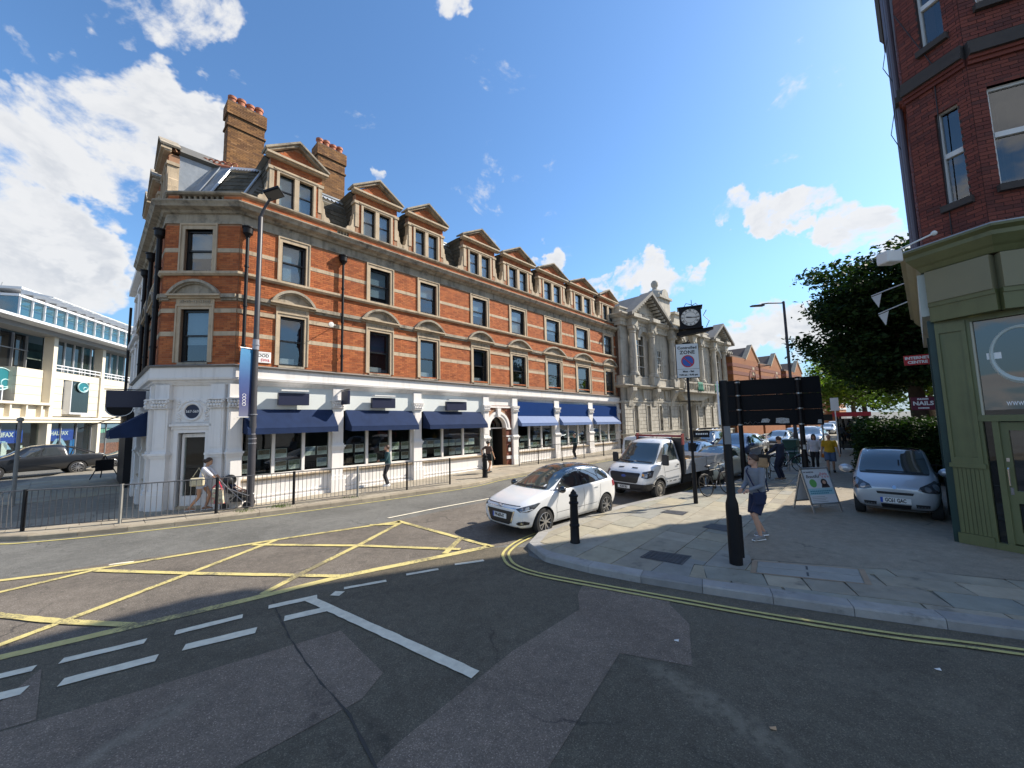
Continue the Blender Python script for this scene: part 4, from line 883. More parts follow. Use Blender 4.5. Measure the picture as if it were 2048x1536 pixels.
def shop(wall, a, b, sill=1.02, head=3.34, mull=2, cards=True, seed=1, panel=True):
    rr = random.Random(seed)
    m = WB(wall); m.box(a, b, -0.2, -0.02, -0.3, sill - 0.08); m.box(a + 0.12, b - 0.12, -0.02, 0.02, 0.32, 0.36).box(a + 0.12, b - 0.12, -0.02, 0.02, sill - 0.2, sill - 0.16)
    m.box(a, b, -0.2, 0.10, -0.3, 0.24); m.build('stall_riser', WHITE, CB)
    WB(wall).box(a, b, -0.2, 0.10, sill - 0.09, sill - 0.045).box(a, b, -0.2, 0.06, sill - 0.16, sill - 0.09).build('shop_sill', STONE, CB)
    if panel: WB(wall).box(a, b, -0.2, 0.0, head, 4.17).build('sign_panel', GREYW, CB)
    fr = WB(wall); t = 0.07; fr.box(a, b, -0.16, -0.04, sill - 0.045, sill + 0.05).box(a, a + t, -0.16, -0.04, sill + 0.05, head).box(b - t, b, -0.16, -0.04, sill + 0.05, head)
    us = [a + t]
    for i in range(mull):
        u = a + (b - a) * (i + 1) / (mull + 1); fr.box(u - 0.05, u + 0.05, -0.16, -0.03, sill + 0.05, head); us += [u - 0.05, u + 0.05]
    us.append(b - t); F_ = fr.build('shop_window', WHITE, CB)
    for p, q in zip(us[::2], us[1::2]):
        WB(wall).box(p, q, -0.105, -0.097, sill + 0.05, head).build('shop_pane', SHOPG, F_)
        if cards:
            n = max(2, int((q - p) / 0.36)); ang = math.atan2(wall.t.y, wall.t.x)
            for r, zc in enumerate((sill + 0.28, sill + 0.72)):
                for i in range(n):
                    if rr.random() < 0.22: continue
                    o = bpy.data.objects.new('property_card', cardmesh[rr.randrange(3)]); COL.objects.link(o); o.parent = F_
                    u = p + (q - p) * (i + 0.5) / n; sc = min(1.25, (q - p) / n / 0.33)
                    zz_ = float(wall.warp(u, zc)) if wall.warp else zc
                    x, y, _ = wall(u, -0.125, 0); o.location = (x, y, zz_); o.rotation_euler = (0, 0, ang); o.scale = (sc, 1, sc)
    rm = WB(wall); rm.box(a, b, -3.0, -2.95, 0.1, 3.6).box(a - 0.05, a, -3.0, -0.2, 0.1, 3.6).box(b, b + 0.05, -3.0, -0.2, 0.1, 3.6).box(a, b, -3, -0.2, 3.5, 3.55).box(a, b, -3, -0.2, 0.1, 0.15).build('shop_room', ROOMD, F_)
    fu = WB(wall); fu.box(a + 0.5, a + 1.5, -2.2, -1.6, 0.15, 0.95).box(b - 1.3, b - 0.4, -2.4, -1.9, 0.15, 1.35); fu.build('desk', ROOML, F_)
    return F_
for i in range(len(PIL) - 1):
    if i == 3: continue
    a, b = PIL[i][0] + PIL[i][1] / 2, PIL[i + 1][0] - PIL[i + 1][1] / 2
    shop(MN, a, b, seed=i, head=3.30 if i < 3 else 3.0)
shop(LF, LF_L - 1.98, LF_L - 0.54, seed=20, cards=False, mull=1); shop(LF, LF_L - 4.38, LF_L - 2.42, seed=21, cards=False, mull=1)
WB(LF).box(0, LF_L - 4.8, -0.2, 0, -0.3, 4.17).build('side_wall', WHITE, CB)
def awning(wall, a, b, zt, zf, zv, out, mat, name='awning'):
    W_ = lambda u, d, z: wall(u, d, z); m = MB()
    m.quad(W_(a, 0.05, zt), W_(b, 0.05, zt), W_(b, out, zf), W_(a, out, zf)); m.quad(W_(a, out, zf), W_(b, out, zf), W_(b, out + 0.01, zv), W_(a, out + 0.01, zv))
    m.quad(W_(a, 0.05, zt), W_(a, out, zf), W_(a, out, zv), W_(a, 0.05, zv + 0.05)); m.quad(W_(b, 0.05, zt), W_(b, out, zf), W_(b, out, zv), W_(b, 0.05, zv + 0.05))
    o = m.build(name, mat, CB, recalc=False)
    sm = o.modifiers.new('cloth', 'SOLIDIFY'); sm.thickness = 0.008
    MB().tube([W_(a, out, zf + 0.004), W_(b, out, zf + 0.004)], 0.012, 6).build('awning_seam', NAVY if mat is NAVY else BLUED, o)
    fr = MB()
    for u in (a + 0.02, (a + b) / 2, b - 0.02): fr.tube([W_(u, 0.05, zv + 0.08), W_(u, out - 0.02, zv + 0.04)], 0.015, 6)
    fr.build('awning_arm', METAL, o)
for a, b in ((3.52, 6.48), (7.0, 10.12), (10.72, 14.45)): awning(MN, a, b, 3.32, 2.66, 2.47, 0.62, NAVY)
for a, b in ((17.46, 21.2), (21.76, 25.56), (26.2, 30.18)):
    awning(MN, a, b, 3.14, 2.66, 2.50, 0.42, BLUE)
    WB(MN).box(a, b, -0.02, 0.09, 3.13, 3.99).build('sign_board', BLUED, CB); WB(MN).box(a, b, -0.2, 0.0, 2.98, 4.17).build('sign_panel', WHITE, CB)
awning(LF, LF_L - 3.9, LF_L - 0.6, 3.36, 2.7, 2.45, 1.0, NAVY)
# white wall over the side shops and round the corner door
WB(LF).box(LF_L - 4.8, LF_L, -0.2, -0.01, 3.34, 4.17).build('sign_panel', GREYW, CB)
u_d = CH_L - 1.24
m = holewall(CH, 0.0, CH_L, [(u_d - 0.43, u_d + 0.43, -0.3, 2.58)], -0.3, 4.17, dd=-0.28, d=-0.02); m.build('corner_wall', WHITE, CB)
m = WB(CH); m.box(u_d - 0.56, u_d - 0.43, -0.2, 0.04, -0.3, 2.70).box(u_d + 0.43, u_d + 0.56, -0.2, 0.04, -0.3, 2.70).box(u_d - 0.43, u_d + 0.43, -0.2, 0.04, 2.58, 2.70)
m.box(u_d - 0.62, u_d + 0.62, -0.1, 0.07, 2.70, 2.80).box(u_d - 0.66, u_d + 0.66, -0.1, 0.13, 2.80, 2.87); m.build('door_surround', WHITE, CB)
DR = WB(CH).box(u_d - 0.40, u_d - 0.33, -0.22, -0.12, 0.2, 2.55).box(u_d + 0.33, u_d + 0.40, -0.22, -0.12, 0.2, 2.55).box(u_d - 0.33, u_d + 0.33, -0.22, -0.12, 2.43, 2.55).box(u_d - 0.33, u_d + 0.33, -0.22, -0.12, 0.2, 0.52).build('corner_door', WHITE, CB)
WB(CH).box(u_d - 0.33, u_d + 0.33, -0.175, -0.165, 0.52, 2.43).build('door_pane', SHOPG, DR)
WB(CH).box(u_d - 0.43, u_d + 0.43, -0.3, -0.02, -0.2, 0.2).build('door_step', STONE, DR)
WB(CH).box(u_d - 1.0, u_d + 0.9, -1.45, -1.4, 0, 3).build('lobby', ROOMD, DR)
MB().tube([CH(u_d + 0.36, -0.08, 1.1), CH(u_d + 0.36, -0.08, 1.5)], 0.012, 6).build('door_handle', CHROME, DR)
# carved panel with the house number roundel
pn = WB(CH); pn.box(u_d - 0.56, u_d + 0.52, -0.05, 0.02, 2.93, 3.72).build('carved_panel', WHITE, CB)
cv = MB(); rr = random.Random(3)
for i in range(60):
    s = rr.choice((-1, 1)); u = u_d + s * rr.uniform(0.36, 0.50); z = rr.uniform(2.98, 3.66); cv.sphere(CH(u, 0.03, z), rr.uniform(0.02, 0.045), 6, 4)
for i in range(40):
    a = math.pi * (0.12 + 0.76 * i / 39); cv.sphere(CH(u_d + 0.42 * math.cos(a), 0.03, 3.36 + 0.29 * math.sin(a) + rr.uniform(-0.02, 0.02)), rr.uniform(0.02, 0.04), 6, 4)
cv.build('swag_carving', WHITE, CB, smooth=True, kind='stuff')
ring = [CH(u_d - 0.02 + 0.275 * math.cos(a), 0.03, 3.28 + 0.275 * math.sin(a)) for a in [2 * math.pi * k / 28 for k in range(28)]]
MB().tube(ring, 0.045, 8, closed=True).build('roundel_rim', WHITE, CB, smooth=True)
dp = [(u_d - 0.02 + 0.24 * math.cos(2 * math.pi * k / 28), 3.28 + 0.24 * math.sin(2 * math.pi * k / 28)) for k in range(28)]
RN = MB(lambda u, d, z: CH(u, d, z)).prism(dp, 0.0, 0.03).build('roundel', NAVYP, CB)
text('567-569', 0.125, WHITEP, 'number', RN, lambda x, y, z: Vector(CH(u_d - 0.02 + x, 0.032 + z, 3.28 + y)))
# arched street door between the two runs of shops
ca, r0, zs = 15.86, 0.66, 2.42
m = holewall(MN, 15.05, 17.0, [(ca - r0, ca + r0, -0.3, zs + r0 + 0.02)], -0.3, 3.62, dd=-0.3, d=-0.02); m.build('door_wall', MORTAR, CB)
bx = brick_boxes(15.05, 17.0, 0.15, 3.62, [(ca - r0 - 0.02, ca + r0 + 0.02, -1, zs)] + [(ca - 1.02 * math.cos(math.asin(min(1, (z - zs) / 1.05))), ca + 1.02 * math.cos(math.asin(min(1, (z - zs) / 1.05))), z - 0.04, z + 0.04) for z in np.arange(zs, zs + 1.02, 0.075)])
lay_bricks(MN, bx, M('door_brick', (0.22, 0.07, 0.04), 0.85, ramp=[(0, (0.14, 0.045, 0.03)), (1, (0.26, 0.08, 0.045))]), CB, d0=-0.03)
WB(MN).box(15.05, 17.0, -0.2, 0.0, 3.62, 4.17).build('sign_panel', WHITE, CB); WB(MN).box(15.05, 17.0, -0.1, 0.06, 3.58, 3.68).build('string', WHITE, CB)
ar = WB(MN)
for k in range(16):
    a0, a1 = math.pi * k / 16, math.pi * (k + 1) / 16
    for ri, ro, dd in ((r0, r0 + 0.16, 0.03), (r0 + 0.16, r0 + 0.30, 0.07)):
        ar.prism([(ca + ri * math.cos(a0), zs + ri * math.sin(a0)), (ca + ro * math.cos(a0), zs + ro * math.sin(a0)), (ca + ro * math.cos(a1), zs + ro * math.sin(a1)), (ca + ri * math.cos(a1), zs + ri * math.sin(a1))], -0.28, dd)
ar.build('door_arch', WHITE, CB)
WB(MN).prism([(ca - 0.09, zs + r0 - 0.02), (ca + 0.09, zs + r0 - 0.02), (ca + 0.15, 3.55), (ca - 0.15, 3.55)], -0.1, 0.14).build('keystone', WHITE, CB)
for s in (-1, 1):
    a, b = sorted((ca + s * r0, ca + s * (r0 + 0.42)))
    mm = WB(MN); mm.box(a, b, -0.28, 0.07, zs - 0.09, zs).box(a, b, -0.28, 0.05, 1.90, 1.98).box(a, b, -0.28, 0.05, 0.62, 0.80); mm.build('impost', WHITE, CB)
AD = WB(MN).box(ca - r0 + 0.0, ca - 0.10, -0.42, -0.36, 0.28, zs - 0.02).build('street_door', M('dark_green_door', (0.035, 0.045, 0.042), 0.4), CB)
for z0, z1 in ((1.75, 2.3), (1.2, 1.62), (0.4, 1.05)):
    pm = WB(MN); a, b = ca - r0 + 0.14, ca - 0.22
    pm.box(a, b, -0.36, -0.34, z0, z0 + 0.05).box(a, b, -0.36, -0.34, z1 - 0.05, z1).box(a, a + 0.05, -0.36, -0.34, z0, z1).box(b - 0.05, b, -0.36, -0.34, z0, z1); pm.build('door_panel', M('dark_green_door', (0.035, 0.045, 0.042)), AD)
WB(MN).box(ca - r0, ca + r0, -0.40, -0.33, zs - 0.03, zs + 0.03).build('transom', WHITE, CB); WB(MN).box(ca - r0, ca + r0, -0.385, -0.375, zs + 0.03, zs + r0).build('fanlight', SHOPG, CB)
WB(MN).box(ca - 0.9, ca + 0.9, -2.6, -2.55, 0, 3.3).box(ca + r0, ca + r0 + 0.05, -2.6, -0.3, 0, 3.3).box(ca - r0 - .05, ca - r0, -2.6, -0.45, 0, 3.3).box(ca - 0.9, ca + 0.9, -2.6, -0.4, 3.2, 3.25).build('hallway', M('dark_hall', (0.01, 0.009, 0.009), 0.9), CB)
WB(MN).box(ca - 0.8, ca + 0.8, -0.5, 0.12, -0.2, 0.28).build('door_step', STONE, CB)
WB(MN).box(ca - 1.02 + 0.05, ca - 0.80, 0.0, 0.05, 3.10, 3.42).build('alarm_box', UPVC, CB)
for z, h, mt in ((1.62, 0.22, GREYW), (1.28, 0.14, BLACKP), (1.06, 0.2, UPVC)): WB(MN).box(ca + 0.80, ca + 1.0, 0.0, 0.06, z, z + h).build('entry_panel', mt, CB)
# back of the block
MB().box(1.7, 30.9, 8.5, 9.0, 0, 12.5).box(30.6, 30.95, 0.35, 9, 0, 13.2).build('rear_wall', MORTAR, CB)
MB().box(1.6, 30.6, 3.0, 8.5, 4.55, 4.65).build('floor_slab', ROOMD, CB); MB().box(3.2, 30.6, 1.6, 1.7, 4.7, 10.4).build('spine_wall', ROOMD, CB)

# ------------------------------------------------------------ stone town hall beyond the brick block (frame: x along its front)
def frame(name, label, o, az):
    """a building whose local x runs along its front towards azimuth az, y into the block"""
    return thing(name, label, 'building', (o[0], o[1], 0), math.pi / 2 - R(az))
TH = frame('town_hall', 'pale stone classical hall with gabled pavilions and giant columns beyond the brick block', (9.57, 32.8), 48)
TW = Wall((0, 0), (24.6, 0)); tb = lambda: WB(TW)
def col(u, z0, z1, r=0.34, d=0.28):
    m = MB(); p = TW(u, d, 0)
    m.lathe([(r * 1.35, z0), (r * 1.35, z0 + 0.15), (r * 1.2, z0 + 0.2), (r * 1.2, z0 + 0.3), (r, z0 + 0.36), (r * 0.98, z0 + (z1 - z0) * 0.4), (r * 0.84, z1 - 0.65), (r * 1.0, z1 - 0.6), (r * 0.9, z1 - 0.55), (r * 1.15, z1 - 0.2), (r * 1.35, z1 - 0.12), (r * 1.35, z1)], (p[0], p[1], 0), 12)
    m.build('column', THSTONE, TH, smooth=True)
    v = MB()
    for s in (-1, 1): v.lathe([(0.12, -0.3), (0.16, -0.1), (0.16, 0.1), (0.12, 0.3)], TW(u + s * r * 1.05, d + 0.12, z1 - 0.22), 8, 'y')
    v.build('volute', THSTONE, TH, smooth=True)
def strip_m(name, prof, u0=-0.1, u1=24.6, mat=THSTONE):
    return MB().sweep(prof, [(u0, 9.0), (u0, 0), (u1, 0)]).build(name, mat, TH)
gw = [(1.65, 0.62), (3.85, 0.6), (6.1, 0.55), (7.95, 0.5), (10.1, 0.5), (14.3, 0.5), (16.2, 0.5), (18.4, 0.55), (20.4, 0.55), (22.4, 0.5)]
gh = [(u - w_ / 2, u + w_ / 2, 1.45, 3.75) for u, w_ in gw] + [(11.2, 13.3, -0.2, 3.6)]
uh = [(1.95, 4.05, 6.3, 10.3), (6.3, 7.2, 6.3, 9.2), (9.5, 10.2, 6.3, 9.0), (11.6, 12.8, 6.2, 9.4), (14.0, 14.9, 6.3, 9.0), (17.2, 18.0, 6.3, 9.2), (20.2, 22.2, 6.3, 10.2)]
holewall(TW, -0.1, 24.6, gh + uh, -0.2, 11.4, dd=-0.5, d=-0.06).build('wall', THSTONE, TH)
MB().box(-0.1, 0.2, 0.3, 14, -0.2, 11.6).build('side_wall', M('brown_party_brick', (0.13, 0.075, 0.05), 0.9, var=0.3, vscale=2), TH)
MB().box(0, 24.6, 9, 13.5, -0.2, 11).build('rear_range', THSTONE, TH)
# rusticated ground floor: every block its own piece with sunk joints
rr = random.Random(5); z = 0.35
for r in range(11):
    h = 0.335; u = -0.1 - 0.35 * (r % 2)
    while u < 24.6:
        l = 0.72; a, b = max(u + 0.012, -0.1), min(u + l - 0.012, 24.6)
        pcs = [(a, b)]
        for g in gh:
            if g[2] < z + h / 2 < g[3]:
                nx = []
                for p, q in pcs:
                    if q <= g[0] or p >= g[1]: nx.append((p, q)); continue
                    if g[0] - p > 0.05: nx.append((p, g[0]))
                    if q - g[1] > 0.05: nx.append((g[1], q))
                pcs = nx
        for p, q in pcs:
            if q - p > 0.05:
                if u < 9.3: WB(TW).box(p, q, -0.1, 0.05 + rr.uniform(-.006, .006), z + 0.014, z + h - 0.014).build('stone_block', THSTONE, TH, recalc=False)
                else:
                    if 'FARB' not in globals(): FARB = WB(TW)
                    FARB.box(p, q, -0.1, 0.05 + rr.uniform(-.006, .006), z + 0.014, z + h - 0.014)
        u += l
    z += 0.335
FARB.build('stone_block', THSTONE, TH, kind='stuff', recalc=False)
strip_m('plinth', [(-0.2, -0.2), (0.16, -0.2), (0.16, 0.30), (0.08, 0.36), (-0.2, 0.36)]); strip_m('sill_band', [(-0.2, 1.22), (0.10, 1.22), (0.14, 1.36), (-0.2, 1.40)])
strip_m('band', [(-0.2, 3.95), (0.08, 3.95), (0.12, 4.05), (0.12, 4.15), (-0.2, 4.2)]); strip_m('balcony_cornice', [(-0.2, 5.25), (0.12, 5.28), (0.3, 5.38), (0.55, 5.44), (0.55, 5.52), (-0.2, 5.56)])
strip_m('pedestal_course', [(-0.2, 5.56), (0.10, 5.56), (0.10, 6.22), (0.16, 6.25), (0.16, 6.32), (-0.2, 6.36)])
strip_m('entablature', [(-0.2, 10.75), (0.12, 10.75), (0.12, 11.05), (0.18, 11.1), (0.18, 11.32), (0.42, 11.42), (0.5, 11.55), (0.62, 11.6), (0.62, 11.72), (-0.2, 11.8)])
strip_m('attic', [(-0.6, 11.75), (-0.05, 11.75), (-0.05, 12.25), (0.06, 12.3), (0.06, 12.42), (-0.6, 12.45)])
tw_f = M('stone_window_white', (0.62, 0.6, 0.55), 0.5)
def th_win(u0, u1, z0, z1, tall=True):
    m = MB(lambda u, d, z: TW(u, d + .12, z)); t = 0.09
    m.box(u0, u0 + t, -0.32, -0.24, z0, z1).box(u1 - t, u1, -0.32, -0.24, z0, z1).box(u0, u1, -0.32, -0.24, z1 - t, z1).box(u0, u1, -0.32, -0.24, z0, z0 + t).box((u0 + u1) / 2 - 0.025, (u0 + u1) / 2 + 0.025, -0.31, -0.25, z0, z1)
    k = 4 if tall else 2
    for i in range(1, k): m.box(u0, u1, -0.31, -0.25, z0 + (z1 - z0) * i / k - 0.025, z0 + (z1 - z0) * i / k + 0.025)
    f = m.build('window', tw_f, TH); tb().box(u0 + t, u1 - t, -0.29, -0.28, z0 + t, z1 - t).build('pane', GLASS, f)
    tb().box(u0 - 0.2, u1 + 0.2, -1.4, -1.35, z0 - 0.2, z1 + 0.2).box(u0 - 0.1, u0 - 0.05, -1.4, -0.5, z0, z1).box(u1 + 0.05, u1 + 0.1, -1.4, -0.5, z0, z1).build('room', ROOMD, f)
for g in gh[:-1]: th_win(*g, tall=False)
for g in uh: th_win(*g)
# ground floor piers: flat voussoir fans over the windows, consoles under the balcony
for u, w_ in gw:
    fm = tb()
    for k in range(-3, 4):
        fm.prism([(u + k * 0.17 - 0.075, 4.22), (u + k * 0.17 + 0.075, 4.22), (u + k * 0.235 + 0.105, 5.2), (u + k * 0.235 - 0.105, 5.2)], -0.1, 0.06 + 0.03 * (k == 0))
    fm.build('voussoirs', THSTONE, TH)
    tb().box(u - w_ / 2 - 0.14, u - w_ / 2, -0.1, 0.09, 1.4, 3.95).box(u + w_ / 2, u + w_ / 2 + 0.14, -0.1, 0.09, 1.4, 3.95).build('window_pier', THSTONE, TH)
for u in (0.75, 5.0, 8.6, 15.6, 19.2, 23.9):
    m = MB(lambda x, y, z: TW(x, y, z)); m.prism([(0.0, 3.6), (0.12, 3.7), (0.2, 4.2), (0.45, 4.7), (0.62, 5.0), (0.62, 5.28), (0, 5.28)], u - 0.3, u + 0.3, 'x'); m.build('console', THSTONE, TH)
# giant order, pavilions and gables
for u in (1.3, 4.65, 8.75, 10.75, 13.65, 15.6, 19.35, 22.9, 24.2): col(u, 6.35, 10.75)
for u in (1.3, 4.65, 8.75, 10.75, 13.65, 15.6, 19.35, 22.9):
    tb().box(u - 0.55, u + 0.55, 0, 0.62, 5.56, 6.33).build('pedestal', THSTONE, TH); tb().box(u - 0.5, u + 0.5, 0, 0.62, 10.75, 11.4).box(u - 0.65, u + 0.65, 0, 0.95, 11.42, 11.75).build('entablature_break', THSTONE, TH)
def gable(u0, u1, apex):
    m = (u0 + u1) / 2; zb = 11.75
    tb().prism([(u0 + 0.4, zb), (u1 - 0.4, zb), (m, apex - 0.35)], -0.5, 0.0).build('gable_wall', THSTONE, TH)
    k = tb()
    for s, e in ((-1, u0), (1, u1)): k.prism([(m, apex), (m, apex - 0.32), (e + s * 0.25, zb - 0.28), (e + s * 0.25, zb + 0.02)], -0.2, 1.0)
    k.build('gable_roof', M('hall_roof', (0.19, 0.18, 0.16), 0.7, var=0.2), TH)
    tb().prism([(u0, zb - 0.1), (u1, zb - 0.1), (m, apex - 0.1)], -6.5, -0.4).build('pitched_roof', M('hall_roof', (0.19, 0.18, 0.16)), TH)
    bl = tb(); n = 10
    for s, e in ((-1, u0), (1, u1)):
        for i in range(n):
            t = (i + 0.5) / n; u = m + (e - m) * t; z = apex - 0.36 + (zb - 0.25 - apex + 0.36) * t; bl.box(u - 0.09, u + 0.09, 0.0, 0.75, z - 0.2, z)
    bl.build('mutule', THSTONE, TH, kind='stuff')
    # tall arched window recess under the gable
    a = tb()
    for i in range(12):
        a0, a1 = math.pi * i / 12, math.pi * (i + 1) / 12
        a.prism([(m - 0.4 + 0.85 * math.cos(a0), 9.7 + 0.85 * math.sin(a0)), (m - 0.4 + 1.25 * math.cos(a0), 9.7 + 1.25 * math.sin(a0)), (m - 0.4 + 1.25 * math.cos(a1), 9.7 + 1.25 * math.sin(a1)), (m - 0.4 + 0.85 * math.cos(a1), 9.7 + 0.85 * math.sin(a1))], -0.1, 0.22)
    a.build('window_arch', THSTONE, TH)
    orn = MB(); q = random.Random(int(u0))
    for i in range(26): orn.sphere(TW(m - 0.4 + q.uniform(-1.2, 1.2), 0.1, q.uniform(11.05, 12.2)), q.uniform(0.1, 0.22), 6, 4)
    orn.build('carved_ornament', THSTONE, TH, kind='stuff', smooth=True)
gable(0.5, 7.5, 14.3); gable(18.3, 24.5, 13.9)
# roof turret block with domed cap, and the centre attic
tb().box(8.1, 10.4, -2.4, -0.4, 11.8, 14.9).box(7.9, 10.6, -2.6, -0.2, 14.9, 15.15).box(8.2, 10.3, -2.3, -0.5, 15.15, 15.5).build('turret', THSTONE, TH)
for d in (-0.45,): tb().prism([(8.5 + 0.75 + 0.75 * math.cos(math.pi * k / 10), 15.1 + 0.85 * math.sin(math.pi * k / 10)) for k in range(11)], -2.4, -0.28).build('turret_arch', THSTONE, TH)
p = TW(9.25, -1.4, 0); MB().lathe([(1.0, 15.45), (0.95, 15.75), (0.7, 16.0), (0.3, 16.15), (0.24, 16.4), (0.36, 16.6), (0.38, 16.9), (0.22, 17.15), (0.0, 17.2)], (p[0], p[1], 0), 12).build('finial', THSTONE, TH, smooth=True)
tb().box(11.0, 15.0, -1.6, -0.3, 11.8, 13.6).box(10.8, 15.2, -1.8, -0.1, 13.6, 13.85).build('centre_attic', THSTONE, TH)
sv = tb()
for k in range(10):
    a0, a1 = math.pi / 2 * k / 10, math.pi / 2 * (k + 1) / 10
    sv.prism([(11.0 - 1.5 + 1.5 * math.sin(a0), 11.8 + 1.8 - 1.8 * math.cos(a0)), (11.0 - 1.5 + 1.5 * math.sin(a1), 11.8 + 1.8 - 1.8 * math.cos(a1)), (11.0, 11.8)], -0.9, -0.3)
sv.build('scroll_buttress', THSTONE, TH)
# projecting balcony with green cloths over its rail
tb().prism([(9.2, 5.1), (10.2, 4.3), (14.2, 4.3), (18.4, 5.1)], 0.0, 0.7).box(9.0, 18.6, 0, 1.25, 5.1, 5.3).box(9.0, 18.6, 1.05, 1.25, 6.0, 6.15).build('balcony', THSTONE, TH)
for i in range(14):
    u = 9.3 + 9.0 * i / 13; q = TW(u, 1.15, 5.3); MB().lathe([(0.08, 0), (0.06, 0.1), (0.11, 0.28), (0.06, 0.5), (0.08, 0.7)], q, 8).build('baluster', THSTONE, TH, smooth=True)
GCL = M('green_cloth', (0.02, 0.16, 0.11), 0.8, var=0.2)
for i, u in enumerate((11.9, 16.4)):
    m = MB(); n = 8
    vs = [(*TW(u + 1.3 * a / n, 1.30 + 0.05 * math.sin(a * 2.1 + b), 6.2 - 0.22 * b - 0.05 * (a % 3) * b / 4), ) for b in range(5) for a in range(n + 1)]
    m.add(vs, [(b * (n + 1) + a, b * (n + 1) + a + 1, (b + 1) * (n + 1) + a + 1, (b + 1) * (n + 1) + a) for b in range(4) for a in range(n)])
    o = m.build('green_cloth', GCL, None, recalc=False, smooth=True); o.matrix_world = TH.matrix_basis.copy(); o.modifiers.new('s', 'SOLIDIFY').thickness = 0.02
    tag(o, ('green cloth draped over the balcony rail just right of the parking sign', 'green cloth draped at the far end of the balcony rail')[i], 'cloth', 'green cloths on the hall balcony')
tb().box(11.2, 13.3, -1.6, -1.5, -0.2, 3.7).build('entrance', ROOMD, TH); tb().box(11.0, 11.2, 0, 0.4, -0.2, 3.9).box(13.3, 13.5, 0, 0.4, -0.2, 3.9).build('porch_pier', THSTONE, TH)
# area wall in front, with dark openings
for i in range(6):
    u = 15.2 + i * 1.5; tb().box(u, u + 0.75, 0.55, 0.9, 0, 0.95).build('area_pier', THSTONE, TH)
tb().box(15.0, 24.4, 0.5, 0.95, 0.95, 1.1).build('area_coping', THSTONE, TH)

# bracket clock hanging out from the hall
CK = thing('bracket_clock', 'black box clock with white dials hanging out from the stone hall', 'clock', (18.1, 38.0, 12.45), R(-24)); cw = 1.0
MB().box(-cw, cw, -0.55, 0.55, -1.0, 1.0).box(-cw * 1.15, cw * 1.15, -0.7, 0.7, 1.0, 1.12).box(-cw * 1.1, cw * 1.1, -0.65, 0.65, -1.12, -1.0).build('case', BLACKP, CK)
MB().prism([(-1.2, -1.75), (-1.2, -1.3), (1.9, -1.12), (2.0, -1.25), (1.2, -1.5)], -0.35, 0.45).box(-2.6, -1.0, 0.0, 0.3, -1.6, -1.3).build('bracket', BLACKP, CK)
MB().tube([(0.9, 0, 1.1), (0.6, 0, 1.5), (0.2, 0, 1.3)], 0.035, 6).tube([(-0.6, 0, 1.1), (-0.3, 0, 1.6), (0.2, 0, 1.4)], 0.035, 6).tube([(0.2, 0, 1.1), (0.2, 0, 1.9)], 0.03, 6).tube([(1.4, 0, -1.0), (1.7, 0, -0.4), (1.2, 0, 0.2), (1.5, 0, 0.7)], 0.035, 6).build('ironwork', BLACKP, CK, smooth=True)
DIAL = M('clock_dial', (0.70, 0.68, 0.62), 0.5)
def dial(T):
    MB(T).lathe([(0.86, 0.0), (0.86, -0.04), (0.0, -0.041)], (0, 0, 0), 32, 'y').build('dial', DIAL, CK)
    rg = MB(T)
    for r_, q in ((0.55, .014), (0.87, .035)): rg.tube([(r_ * math.cos(a), -0.045, r_ * math.sin(a)) for a in [2 * math.pi * k / 32 for k in range(32)]], q, 5, closed=True)
    rg.build('dial_ring', BLACKI, CK)
    for i, nm in enumerate(('XII', 'I', 'II', 'III', 'IIII', 'V', 'VI', 'VII', 'VIII', 'IX', 'X', 'XI')):
        a = R(90 - 30 * i); c_, s_ = math.cos(a - math.pi / 2), math.sin(a - math.pi / 2)
        text(nm, 0.25, BLACKI, 'numeral', CK, (lambda c_, s_, a: lambda x, y, z: Vector(T(0.71 * math.cos(a) + x * 0.8 * c_ - y * s_, -0.043 - z, 0.71 * math.sin(a) + x * 0.8 * s_ + y * c_)))(c_, s_, a), bold=0.008)
    for ang, L, w_ in ((90 - 9.27 * 30, 0.45, 0.055), (90 - 16 * 6, 0.76, 0.035)):
        a = R(ang); d = Vector((math.cos(a), 0, math.sin(a))); n = Vector((-d.z, 0, d.x)) * w_; c = Vector((0, -0.052, 0))
        MB(T).add([tuple(c - d * 0.14 - n), tuple(c - d * 0.14 + n), tuple(c + d * L * 0.7 + n * 1.2), tuple(c + d * L), tuple(c + d * L * 0.7 - n * 1.2)], [(0, 1, 2, 3, 4)]).build('clock_hand', BLACKI, CK, recalc=False)
dial(lambda x, y, z: (x, y - .55, z)); dial(lambda x, y, z: (-x, .55 - y, z))

